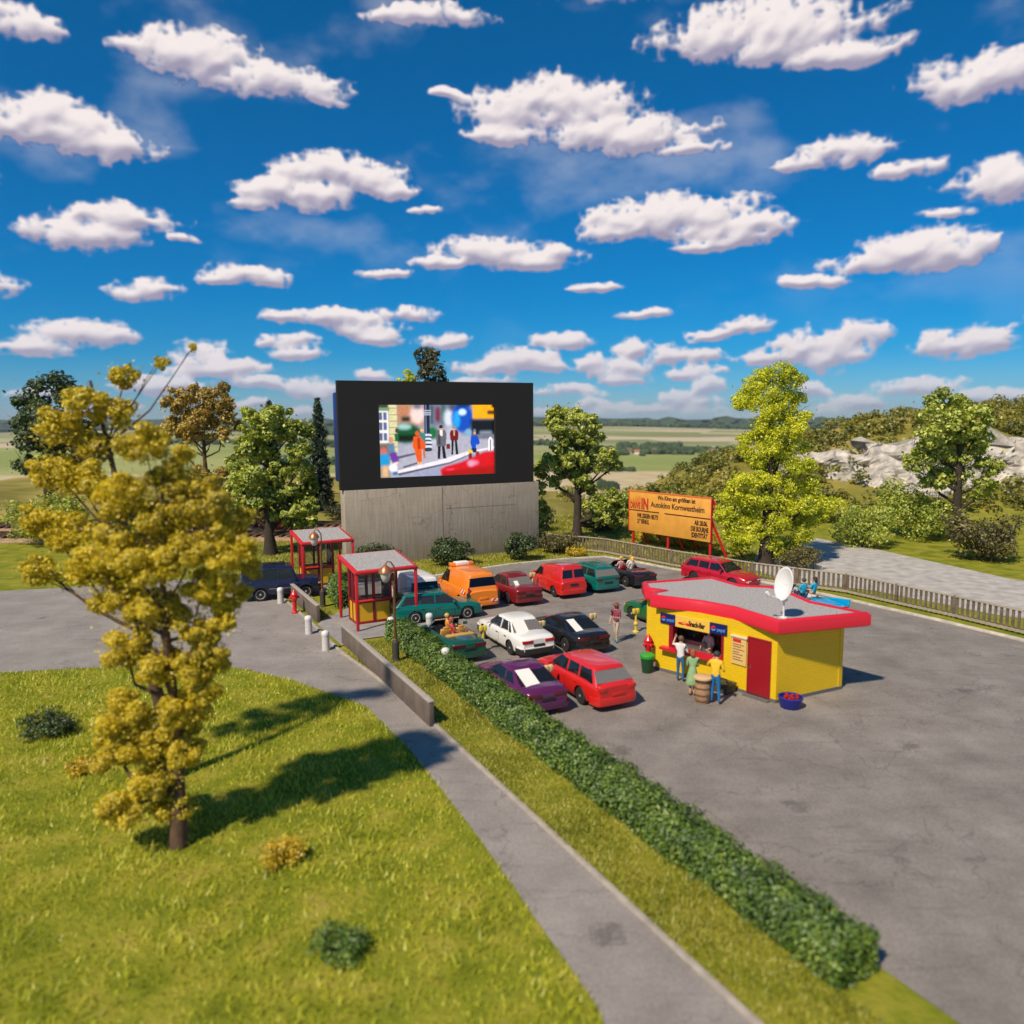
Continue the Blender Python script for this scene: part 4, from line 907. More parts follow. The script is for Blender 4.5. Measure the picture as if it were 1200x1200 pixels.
    # bumpers, trim, lights
    bmcol = S.get('bumper', pm); bz0, bz1 = gc+.03, S.get('bz', gc+.30)
    fb_ = band(L, W, .80, bz0, bz1, .10, bmcol, 'front_bumper', t, True, .028, tf, tr)
    rb_ = band(L, W, .80, bz0, bz1, .10, bmcol, 'rear_bumper', t, False, .028, tf, tr)
    if S.get('strip'):
        for f in (True, False): band(L, W, .82, bz1-.03, bz1+.025, .06, S['strip'], 'bumper_strip', fb_ if f else rb_, f, .036, tf, tr, .006)
    if S.get('rub'):
        for s in (-1, 1):
            B().box(((xf+xr_)/2, s*(W/2+.004), gc+.30), (xf-xr_-2*Rw-.2, .03, .05)).build('side_trim', S['rub'], t, bevel=.008)
    for s in (-1, 1): B().box(((xf+xr_)/2, s*(W/2-.10), gc+.02), (xf-xr_-2*Rw-.12, .12, .09)).build('sill', M_DK, t, bevel=.015)
    tz, th, tw = S.get('tail', (.74, .13, .36)); wr_ = plan(-h+.02, L, W, tf, tr)
    for s in (-1, 1):
        if S.get('tall_tail'):
            B().prism_x([(s*(wr_-.055), tz-th/2), (s*(wr_+.012), tz-th/2), (s*(wr_-.035), tz+th/2), (s*(wr_-.10), tz+th/2)], -h-.012, -h+.09).build('tail_light', S.get('tailm', M_TAIL), t, bevel=.006)
        else:
            b = B(); b.box((-h+.035, s*(wr_*.93-tw/2), tz), (.11, tw, th)); b.box((-h+.075, s*(wr_*.955), tz), (.17, .035+.05*(1-.93), th)); b.build('tail_light', S.get('tailm', M_TAIL), t, bevel=.01)
    hz_ = S.get('head_z', lerpp(P, h)-.105); wf_ = plan(h-.02, L, W, tf, tr)
    for s in (-1, 1):
        B().box((h-.045, s*(wf_*.93-.20), hz_), (.12, .36, .13)).build('headlight', M_HEAD, t, bevel=.015)
        B().box((h-.085, s*(wf_*.97), hz_), (.13, .05, .11)).build('indicator', M_AMB, t, bevel=.01)
    B().box((h-.018, 0, hz_), (.06, wf_*.9, .11)).build('grille', M_DK, t, bevel=.01)
    B().box((-h-.02, 0, S.get('plate_z', .60)), (.03, .50, .115)).build('number_plate', S.get('platem', M_DK), t, bevel=.004)
    mz = S.get('mirror', None)
    if mz:
        for s in (-1, 1):
            o = B().box((mz[0], s*(W/2+.055), mz[1]), (.11, .19, .12)).build('mirror', S.get('mirmat', pm), t, bevel=.025)
    for x in S.get('handles', []):
        for s in (-1, 1): B().box((x, s*(W/2+.004), sm(P, x)-.17), (.16, .03, .025)).build('door_handle', S.get('hmat', pm), t, bevel=.006)
    for x in (xf, xr_):
        for s in (-1, 1):
            y = s*(W/2-.125); w = empty('wheel', (x, y, Rw)); w.parent = t; ALL.append(w)
            b = B(); pr = [(Rw*.66, -.095), (Rw*.90, -.10), (Rw*.985, -.075), (Rw, -.03), (Rw, .03), (Rw*.985, .075), (Rw*.90, .10), (Rw*.66, .095)]
            b.lathe(pr, 24); b.xf(Matrix.Rotation(rad(90), 4, 'X')); b.build('tyre', M_TYRE, w, smooth=True)
            b = B(); yy = s*.072; sp_n = S.get('spokes', 5)
            b.tube([(0, yy-.02*s, 0), (0, yy-.015*s, 0)], [Rw*.66, Rw*.66], 20, m=1)
            ring = B(); ring.lathe([(Rw*.60, -.012), (Rw*.68, -.012), (Rw*.68, .026), (Rw*.60, .026), (Rw*.60, -.012)], 24); ring.xf(Matrix.Translation((0, yy, 0)) @ Matrix.Rotation(rad(90), 4, 'X')); b.add(ring.v, ring.f)
            for k in range(sp_n):
                a = 2*PI*k/sp_n+.3; M3 = Matrix.Rotation(-a, 3, 'Y'); c = M3 @ Vector((Rw*.34, 0, 0)); b.box((c.x, yy, c.z), (Rw*.58, .03, Rw*(.9/sp_n)), M=M3)
            b.tube([(0, yy-.02*s, 0), (0, yy+.025*s, 0)], [Rw*.17, Rw*.14], 12)
            b.build('rim', [S.get('rim', M_RIM), M_WELL], w, bevel=.004, seg=1)
    return t
# --- body types
def prof_sedan(h, bl=.90, hood=.80, nose=.66, trunk=.93, xa=.75, xd=-1.25):
    return [(-h, trunk-.10), (-h+.12, trunk-.01), (-h+.35, trunk), (xd, trunk-.0), (xd+.4, bl), (0, bl-.01), (xa, bl-.03), (xa+.1, hood+.06), (h-.5, hood-.05), (h-.15, nose+.02), (h, nose-.06)]
def sedan(p, **k):
    S = dict(L=4.75, W=1.78, zr=1.40, top=prof_sedan(2.375), wx=(1.42, -1.32), paint=p, gh=((.98, .90), (.28, 1.37), (-.88, 1.38), (-1.50, .93)), wb=.80, wrf=.62,
             side_w=[[(.80, .925), (.30, 1.29), (-.22, 1.31), (-.24, .93)], [(-.31, .93), (-.29, 1.31), (-.78, 1.30), (-.98, .955)], [(-1.05, .955), (-.86, 1.29), (-.93, 1.28), (-1.28, .96)]],
             doors=(.72, -.27, -1.03), handles=(-.12, -.92), mirror=(.62, .98), tail=(.76, .13, .42), strip=None, seats=(.0, -.72))
    S.update(k); return S
def coupe(p, **k):
    S = dict(L=4.62, W=1.82, zr=1.32, top=[(-2.31, .80), (-2.15, .90), (-1.6, .915), (-.6, .87), (.6, .84), (1.0, .80), (1.8, .70), (2.15, .60), (2.31, .54)], wx=(1.38, -1.30), paint=p,
             gh=((.95, .85), (.12, 1.27), (-.72, 1.28), (-1.72, .92)), wb=.80, wrf=.62, side_w=[[(.72, .875), (.12, 1.195), (-.44, 1.21), (-.46, .885)], [(-.54, .89), (-.52, 1.20), (-.80, 1.185), (-1.22, .91)]],
             doors=(.66, -.52), handles=(-.36,), mirror=(.55, .92), tail=(.74, .13, .48), ri=.10, rw=.315, rb=.05, seats=(.05,))
    S.update(k); return S
def wagon(p, **k):
    S = dict(L=4.65, W=1.78, zr=1.43, top=[(-2.325, .86), (-2.22, .93), (-1.8, .93), (0, .90), (.8, .87), (.95, .85), (1.85, .76), (2.2, .64), (2.325, .58)], wx=(1.40, -1.25), paint=p,
             gh=((1.02, .88), (.34, 1.37), (-1.72, 1.39), (-2.20, .93)), wb=.81, wrf=.64, side_w=[[(.84, .92), (.34, 1.29), (-.18, 1.31), (-.20, .93)], [(-.28, .93), (-.26, 1.31), (-.94, 1.32), (-.98, .945)], [(-1.06, .945), (-1.02, 1.32), (-1.62, 1.31), (-1.92, .96)]],
             doors=(.74, -.24, -1.02), handles=(-.1, -.88), mirror=(.68, .98), tail=(.80, .15, .26), rw_z=(.99, 1.30), ri=.08, seats=(.15, -.85))
    S.update(k); return S
def van(p, **k):
    S = dict(L=4.9, W=1.9, zr=1.90, top=[(-2.45, .98), (-2.4, 1.05), (0, 1.06), (1.2, 1.02), (1.4, 1.0), (2.1, .86), (2.35, .72), (2.45, .62)], wx=(1.62, -1.38), paint=p, rw=.33,
             gh=((1.62, 1.0), (.78, 1.82), (-2.18, 1.86), (-2.40, 1.05)), wb=.88, wrf=.72, side_w=[[(1.34, 1.06), (.78, 1.68), (.30, 1.70), (.28, 1.06)]], doors=(.22, 1.1), handles=(.35,), mirror=(1.18, 1.15),
             tall_tail=True, tail=(1.0, .50, .1), rw_z=(1.24, 1.68), ri=.10, rglass=M_GLD, plate_z=.62, seats=(.5,), rb=.09, arch=.04, gc=.22, tr=.92)
    S.update(k); return S
CARH = rad(26+90)
def carpos(px, py, L, H_=CARH, z=.27):
    """centre of a car whose rear bumper is seen at (px, py)"""
    p = G(px, py, z); f = Vector((math.cos(H_), math.sin(H_), 0)); return Vector((p.x, p.y, .012)) + f*(L/2)
def place(px, py, L, H_=CARH, z=.27):
    c = carpos(px, py, L, H_, z); return c, H_
P_WH = paint('paint_white', (.80,.78,.74)); P_BK = paint('paint_black', (.012,.012,.013), .22, .6); P_RED = paint('paint_red', (.62,.016,.012)); P_PUR = paint('paint_purple', (.10,.012,.075), .25, .5)
P_DR = paint('paint_dark_red', (.20,.008,.012), .3); P_TEAL = paint('paint_teal', (.0,.13,.105), .3); P_OR = paint('paint_orange', (.90,.24,.012)); P_GRN = paint('paint_green', (.008,.11,.022), .3); P_DG = paint('paint_dark_green', (.006,.075,.042), .3)
P_NAVY = paint('paint_navy', (.006,.008,.042), .3); P_CY = paint('paint_cyan', (.0,.34,.62), .3); P_CR = paint('paint_crimson', (.42,.006,.022), .25, .5)
GRP = 'cars parked in the lot'
c, a = place(632, 765, 4.75); tag(make_car('parked_car', sedan(P_WH, bumper=M_DK, strip=P_WH, im=M_INT, glass=M_GLL, rglass=M_GLM, sheet=(.02, .60, .0, .92), hmat=M_DK), c, a), 'white four-door sedan in the second row between the green convertible and the black coupe', 'car', GRP)
c, a = place(697, 761, 4.62); tag(make_car('parked_car', coupe(P_BK, im=M_INTD, glass=M_GL, tailm=M_TAILD, sheet=(.18, .55, .02, .9)), c, a), 'glossy black coupe in the second row, right of the white sedan', 'car', GRP)
c, a = place(724, 824, 4.65); tag(make_car('parked_car', wagon(P_RED, im=M_INTL, glass=M_GL, rglass=M_GLM, tailm=P_RED, platem=P_RED), c, a), 'bright red station wagon in the front row, right of the purple coupe', 'car', GRP)
c, a = place(643, 831, 4.55); tag(make_car('parked_car', coupe(P_PUR, L=4.5, im=M_INTD, glass=M_GL, tailm=M_TAILD, sheet=(.0, .56, .02, .9)), c, a), 'purple coupe with a white card in its rear window beside the hedge', 'car', GRP)
c, a = place(620, 704, 4.5); tag(make_car('parked_car', sedan(P_DR, bumper=P_DR, strip=M_DK, im=M_INTL, glass=M_GLL, rglass=M_GLM, tailm=M_TAILD, sheet=(.18, .42, .0, .5)), c, a), 'dark red four-door sedan in the back row between the orange van and the red van', 'car', GRP)
def smallvan(p, **k):
    S = van(p, L=4.25, W=1.72, top=[(-2.12, .93), (-2.06, 1.0), (0, .98), (.8, .95), (1.05, .92), (1.75, .80), (2.05, .66), (2.125, .60)], wx=(1.32, -1.25), gh=((1.15, .94), (.52, 1.52), (-1.92, 1.78), (-2.08, 1.0)), wb=.80, wrf=.68,
            side_w=[[(.92, 1.0), (.50, 1.40), (.10, 1.43), (.08, 1.0)]], doors=(.04, .82), handles=(.2,), mirror=(.80, 1.08), rw_z=(1.14, 1.58), two_rear=True, rw=.30, tail=(.70, .30, .1), seats=(.3,), rb=.11, plate_z=.78)
    S.update(k); return S
c, a = place(673, 696, 4.25); tag(make_car('parked_van', smallvan(P_RED, im=M_INTD, glass=M_GL, rglass=M_GL, tailm=P_RED), c, a), 'small red panel van with two rear windows in the back row', 'van', GRP)
c, a = place(713, 689.5, 4.3); t = make_car('parked_car', wagon(P_TEAL, L=4.35, im=M_INTD, glass=M_GL, rglass=M_GLM, tailm=M_TAILD), c, a); tag(t, 'teal station wagon seen from behind in the back row, left of the black convertible', 'car', GRP)
def rails(t):
    for s in (-1, 1):
        b = B(); b.tube([(.1, s*.56, 1.42), (.05, s*.56, 1.475), (-1.55, s*.56, 1.49), (-1.6, s*.56, 1.43)], .018, 6); b.build('roof_rail', MAT['paint_teal'], t, smooth=True)
rails(t)
c = G(515, 727); hd = rad(22); tl = make_car('parked_car', wagon(P_TEAL, L=4.45, im=M_INTL, glass=M_GLL, tailm=M_TAILD), (-3.85, 37.75, .012), hd); rails(tl); tag(tl, 'teal station wagon parked crosswise behind the near booth, facing right', 'car', GRP)
c, a = place(567, 709.5, 4.9); to = make_car('parked_van', van(P_OR, im=M_INTD, platem=P_OR), c, a); tag(to, 'orange service van with a light bar and hazard stripes in the back row', 'van', GRP)
# light bar, stripes, plate on the orange van
lb = B().box((.55, 0, 1.955), (.42, 1.35, .17)).build('light_bar', P_OR, to, bevel=.03)
B().box((.55, 0, 1.985), (.46, .78, .17)).build('sign_box', M_WHITE, lb, bevel=.02)
M_STR = bpy.data.materials.new('hazard_stripes'); M_STR.use_nodes = True; n_ = M_STR.node_tree.nodes; l_ = M_STR.node_tree.links
tc2 = n_.new('ShaderNodeTexCoord'); wv = n_.new('ShaderNodeTexWave'); wv.bands_direction = 'DIAGONAL'; wv.inputs['Scale'].default_value = 2.2; l_.new(tc2.outputs['Object'], wv.inputs[0])
r_ = ramp(n_, [(0, (.75,.03,.02)), (.5, (.8,.78,.74))], 'CONSTANT'); l_.new(wv.outputs['Fac'], r_.inputs[0]); l_.new(r_.outputs[0], n_['Principled BSDF'].inputs['Base Color'])
for s in (-1, 1):
    B().box((-2.485, s*.62, .50), (.02, .42, .14)).build('hazard_panel', M_STR, to)
B().box((-1.9, .945, .98), (.5, .02, .22)).build('hazard_panel', M_STR, to)
for s in (-1, 1): B().box((-2.42, s*.86, .72), (.16, .13, .50)).build('corner_guard', M_DK, to, bevel=.02)
c, a = place(500, 715.5, 4.9); tag(make_car('parked_van', van(P_WH, im=M_INTD, platem=P_WH), c, a), 'white van left of the orange van, behind the teal wagon', 'van', GRP)
c = Vector((8.35, 37.2, .012)); tag(make_car('parked_car', sedan(P_GRN, L=4.4, im=M_INTD, glass=M_GL), G(742, 722.5)+Vector((1.3, -1.35, .012)), rad(122)), 'green car half hidden behind the left end of the snack bar', 'car', GRP)
tag(make_car('parked_car', wagon(P_CR, im=M_INTD, glass=M_GL, rim=M_DK), (12.35, 45.3, .012), rad(-50)), 'crimson station wagon by the fence between the billboard and the snack bar roof', 'car', GRP)
# convertibles
def cabrio(p, **k):
    S = coupe(p, L=4.35, W=1.74); S.pop('gh'); S.update(tub=(-1.05, .62), top=[(-2.175, .78), (-2.05, .86), (-1.2, .89), (-.4, .86), (.6, .86), (.95, .82), (1.7, .70), (2.05, .60), (2.175, .55)], wx=(1.28, -1.2), mirror=(.55, .93), handles=(-.3,), doors=(.62, -.5))
    S.update(k); return S
def cabrio_fit(t, seatm, frm, x0=-1.05, x1=.62, wy=.62):
    b = B(); pts = [(x1+.18, -wy-.05, .86), (x1-.24, -wy+.06, 1.25), (x1-.24, wy-.06, 1.25), (x1+.18, wy+.05, .86)]
    b.tube(pts, .028, 8); f = b.build('windshield_frame', frm, t, smooth=True, angle=60)
    q_ = [(x1+.17, -wy-.03, .88), (x1-.23, -wy+.08, 1.24), (x1-.23, wy-.08, 1.24), (x1+.17, wy+.03, .88)]
    B().add(q_+[(a+.006, b_, c_+.004) for a, b_, c_ in q_], [(0,1,2,3), (7,6,5,4), (0,4,5,1), (1,5,6,2), (2,6,7,3), (3,7,4,0)]).build('windshield', M_GLL, f)
    for y in (-.34, .34):
        b = B(); b.box((-.02, y, .52), (.5, .46, .2)); b.box((-.30, y, .78), (.16, .46, .5), M=Matrix.Rotation(rad(-14), 3, 'Y')); b.box((-.38, y, 1.06), (.09, .26, .14)); b.build('seat', seatm, t, bevel=.05)
    b = B(); b.box((-.72, 0, .52), (.34, 1.16, .2)); b.box((-.93, 0, .74), (.14, 1.2, .34)); b.build('rear_seat', seatm, t, bevel=.05)
    B().box((.52, 0, .80), (.22, 1.22, .14)).build('dashboard', M_DK, t, bevel=.03)
    b = B(); b.lathe([(.16, -.012), (.185, -.012), (.185, .012), (.16, .012), (.16, -.012)], 20); b.box((0, 0, 0), (.34, .03, .02)); b.xf(Matrix.Translation((.30, .34, .86)) @ Matrix.Rotation(rad(-62), 4, 'Y')); b.build('steering_wheel', M_DK, t)
    b = B(); b.box((x0-.06, 0, .92), (.30, 1.22, .09)); b.build('folded_top', M_INTD if seatm is not M_SEAT else seatm, t, bevel=.035)
cgc, a = place(551, 770, 4.35); cg = make_car('convertible', cabrio(P_DG, tubmat=M_INT, tailm=M_TAILD), cgc, a); cabrio_fit(cg, M_SEAT, M_INT); tag(cg, 'dark green open convertible with tan seats beside the hedge, left of the white sedan', 'convertible', GRP)
cbc, a2 = place(758, 684.5, 4.4); cb = make_car('convertible', cabrio(P_BK, tubmat=P_DR, tailm=M_TAILD), cbc, a2); cabrio_fit(cb, P_DR, M_DK); tag(cb, 'black open convertible with red seats at the right end of the back row', 'convertible', GRP)
B().box((-1.55, 0, .925), (.7, 1.2, .012)).build('boot_lid', P_DR, cb, bevel=.005)
# long turquoise convertible by the fence
CY_POS = Vector((14.25, 38.5, .012)); CY_H = rad(113)
cc_ = make_car('convertible', cabrio(P_CY, L=5.5, W=1.95, tub=(-1.3, .75), tubmat=M_WHITE, top=[(-2.75, .74), (-2.6, .88), (-1.4, .92), (0, .90), (.8, .90), (1.1, .88), (2.2, .84), (2.6, .74), (2.75, .66)], wx=(1.65, -1.55), rw=.34, bumper=M_CHR, mirror=(.7, .98)), CY_POS, CY_H)
cabrio_fit(cc_, P_CY, M_CHR, -1.3, .75, .70); tag(cc_, 'long turquoise open convertible with tail fins parked along the fence at the right', 'convertible', GRP)
for s in (-1, 1):
    b = B(); b.prism_y([(-2.72, .70), (-2.80, 1.14), (-2.55, 1.10), (-1.2, .93), (-1.2, .80)], s*.90-.035, s*.90+.035); b.build('tail_fin', P_CY, cc_, bevel=.02)
    B().box((-2.0, s*.985, .62), (2.2, .02, .03)).build('chrome_strip', M_CHR, cc_, bevel=.005)
# navy off-road car on the access road
jc = Vector((-13.0, 42.6, .01)); jh = rad(20)
jp = dict(L=4.25, W=1.72, zr=1.88, top=[(-2.125, 1.08), (-2.08, 1.12), (0, 1.12), (.75, 1.10), (.85, 1.09), (1.9, 1.04), (2.06, 1.0), (2.125, .9)], wx=(1.30, -1.12), paint=P_NAVY, rw=.37, gc=.36, tf=.95, tr=.96, crown=.012,
          gh=((.92, 1.11), (.62, 1.80), (-1.98, 1.82), (-2.09, 1.12)), wb=.80, wrf=.73, boxy=True, side_w=[[(.66, 1.17), (.50, 1.70), (-.10, 1.71), (-.12, 1.17)], [(-.20, 1.17), (-.20, 1.71), (-.92, 1.72), (-.92, 1.17)], [(-1.02, 1.17), (-1.02, 1.72), (-1.82, 1.72), (-1.88, 1.17)]],
          doors=(.68, -.16, -.97), handles=(-.05, -.85), mirror=(.70, 1.22), bumper=M_DK, bz=.60, rb=.035, tail=(.72, .16, .14), im=M_INTD, glass=M_GL, spokes=8, arch=.01, rub=M_CHR, seats=(.2, -.7), plate_z=.85)
jt = make_car('off_road_car', jp, jc, jh); tag(jt, 'navy blue boxy off-road car entering the far booth on the left', 'car')
b = B(); [b.box((-.7+i*.0, y, 1.895), (2.0, .03, .03)) for i, y in enumerate((-.5, -.25, 0, .25, .5))]; b.box((.25, 0, 1.885), (.03, 1.2, .03)); b.box((-1.65, 0, 1.885), (.03, 1.2, .03)); b.build('roof_rack', P_NAVY, jt)
for s in (-1, 1):
    for x in (1.30, -1.12): 
        pr = [(x+(.46)*math.cos(q), .37+.46*math.sin(q)) for q in np.linspace(rad(10), rad(170), 10)]+[(x+(.40)*math.cos(q), .37+.40*math.sin(q)) for q in np.linspace(rad(170), rad(10), 10)]
        b = B(); n0 = len(pr); 
        ys_ = (s*.84, s*.92); vs_ = [(p[0], y, p[1]) for y in ys_ for p in pr]
        fsx = [(i, i+1, n0-2-i, n0-1-i) for i in range(9)]+[(n0+n0-1-i, n0+n0-2-i, n0+i+1, n0+i) for i in range(9)]+[(i, n0+i, n0+(i+1)%n0, (i+1)%n0) for i in range(n0)]
        b.add(vs_, fsx); me_ = b.mesh('fender_flare', [M_DK]); bm = bmesh.new(); bm.from_mesh(me_); bmesh.ops.recalc_face_normals(bm, faces=bm.faces); bm.to_mesh(me_); bm.free(); link('fender_flare', me_, jt)
# ------------------------------------------------------------------ concrete wall and the big screen
M_CONC = bpy.data.materials.new('board_marked_concrete'); M_CONC.use_nodes = True
n = M_CONC.node_tree.nodes; l = M_CONC.node_tree.links; p = n['Principled BSDF']; p.inputs['Roughness'].default_value = .9; p.inputs['Specular IOR Level'].default_value = .2
tcn = n.new('ShaderNodeTexCoord')
def cno(scale, vec, det=6, rough=.6):
    t = n.new('ShaderNodeTexNoise'); t.inputs['Scale'].default_value = scale; t.inputs['Detail'].default_value = det; t.inputs['Roughness'].default_value = rough; l.new(vec, t.inputs[0]); return t.outputs['Fac']
mp = n.new('ShaderNodeMapping'); mp.inputs['Scale'].default_value = (7, 7, .45); l.new(tcn.outputs['Object'], mp.inputs[0])
mp2 = n.new('ShaderNodeMapping'); mp2.inputs['Scale'].default_value = (.5, 1, 9); l.new(tcn.outputs['Object'], mp2.inputs[0])
r = ramp(n, [(.25, (.24,.20,.155)), (.5, (.36,.305,.24)), (.75, (.50,.43,.345))]); 
ad = n.new('ShaderNodeMath'); ad.operation = 'MULTIPLY_ADD'; l.new(cno(1, mp.outputs[0]), ad.inputs[0]); ad.inputs[1].default_value = .55
ad2 = n.new('ShaderNodeMath'); ad2.operation = 'MULTIPLY'; l.new(cno(.5, tcn.outputs['Object'], 8), ad2.inputs[0]); ad2.inputs[1].default_value = .32; l.new(ad2.outputs[0], ad.inputs[2])
ad3 = n.new('ShaderNodeMath'); ad3.operation = 'MULTIPLY_ADD'; l.new(cno(1, mp2.outputs[0], 4), ad3.inputs[0]); ad3.inputs[1].default_value = .16; l.new(ad.outputs[0], ad3.inputs[2])
l.new(ad3.outputs[0], r.inputs[0])
vv = n.new('ShaderNodeTexVoronoi'); vv.feature = 'DISTANCE_TO_EDGE'; vv.inputs['Scale'].default_value = .42
nd = n.new('ShaderNodeTexNoise'); nd.inputs['Scale'].default_value = 1.2; nd.inputs['Detail'].default_value = 6; l.new(tcn.outputs['Object'], nd.inputs[0])
a4 = n.new('ShaderNodeVectorMath'); a4.operation = 'MULTIPLY_ADD'; l.new(nd.outputs['Color'], a4.inputs[0]); a4.inputs[1].default_value = (.9,)*3; l.new(tcn.outputs['Object'], a4.inputs[2]); l.new(a4.outputs[0], vv.inputs['Vector'])
cr = n.new('ShaderNodeMapRange'); cr.inputs[2].default_value = .010; cr.inputs[3].default_value = .6; cr.inputs[4].default_value = 1; l.new(vv.outputs['Distance'], cr.inputs[0])
gt = n.new('ShaderNodeMapRange'); gt.inputs[1].default_value = .44; gt.inputs[2].default_value = .54; gt.inputs[3].default_value = 1; gt.inputs[4].default_value = 0; l.new(cno(.22, tcn.outputs['Object'], 2), gt.inputs[0])
mxc = n.new('ShaderNodeMath'); mxc.operation = 'MAXIMUM'; l.new(cr.outputs[0], mxc.inputs[0]); l.new(gt.outputs[0], mxc.inputs[1])
sc = n.new('ShaderNodeVectorMath'); sc.operation = 'SCALE'; l.new(r.outputs[0], sc.inputs[0]); l.new(mxc.outputs[0], sc.inputs['Scale']); l.new(sc.outputs[0], p.inputs['Base Color'])
bu = n.new('ShaderNodeBump'); bu.inputs['Strength'].default_value = .7; bu.inputs['Distance'].default_value = .04; l.new(ad3.outputs[0], bu.inputs['Height']); l.new(bu.outputs[0], p.inputs['Normal'])
WL = Vector((-11.1, 51.0, 0)); WR = Vector((2.0, 57.2, 0)); WD = (WR-WL).normalized(); WN = Vector((WD.y, -WD.x, 0)); WA = math.atan2(WD.y, WD.x); WLEN = (WR-WL).length
wt = empty('concrete_wall', WL+WD*WLEN/2, WA); tag(wt, 'grey board-marked concrete wall carrying the big screen', 'wall')
Z_W = 5.15
b = B(); b.box((0, .55, Z_W/2-.1), (WLEN, 1.1, Z_W+.2)); b.build('slab', M_CONC, wt, bevel=.05)
for x in (-WLEN/2+6.9,): B().box((x, -.006, Z_W/2), (.022, .02, Z_W-.06)).build('joint', mat('joint_dark', (.13,.11,.09), .95), wt)
B().box((2.6, -.004, 3.55), (5.4, .012, .012)).build('joint', MAT['joint_dark'], wt)
# screen
ST = empty('cinema_screen', WL+WD*WLEN/2+Vector((0, 0, Z_W)), WA); tag(ST, 'big black framed outdoor screen glowing with a street picture, on top of the concrete wall', 'screen')
M_FR = mat('screen_board_black', (.0105,.0095,.009), .85, noise=.35, nscale=60, bump=.2)
zt = 12.35-Z_W; X0, X1 = -WLEN/2-.22, WLEN/2-.42; HX0, HX1 = -4.72, 3.78; HZ0, HZ1 = .72, 5.62
for x0, x1, z0, z1 in ((X0, HX0, .02, zt), (HX1, X1, .02, zt), (HX0, HX1, .02, HZ0), (HX0, HX1, HZ1, zt)):
    pass
fr = [(X0, .02), (X1, .02), (X1, zt), (X0, zt)]; ho = [(HX0, HZ0), (HX1, HZ0), (HX1, HZ1), (HX0, HZ1)]
vs = [(x, y, z) for y in (.02, .42) for x, z in fr+ho]; fs = []
for i in range(4):
    j = (i+1) % 4
    fs += [(i, j, 4+j, 4+i), (8+j, 8+i, 12+i, 12+j), (i, 8+i, 8+j, j), (4+j, 12+j, 12+i, 4+i)]
me = B().add(vs, fs).mesh('frame_board', [M_FR]); bm = bmesh.new(); bm.from_mesh(me); bmesh.ops.recalc_face_normals(bm, faces=bm.faces); bm.to_mesh(me); bm.free(); link('frame_board', me, ST)
M_BLU = mat('casing_blue', (.012,.03,.16), .4)
B().box(((X0+X1)/2-.1, .85, zt/2-.1), (X1-X0-.1, .84, zt-1.3)).build('rear_casing', M_BLU, ST, bevel=.12)
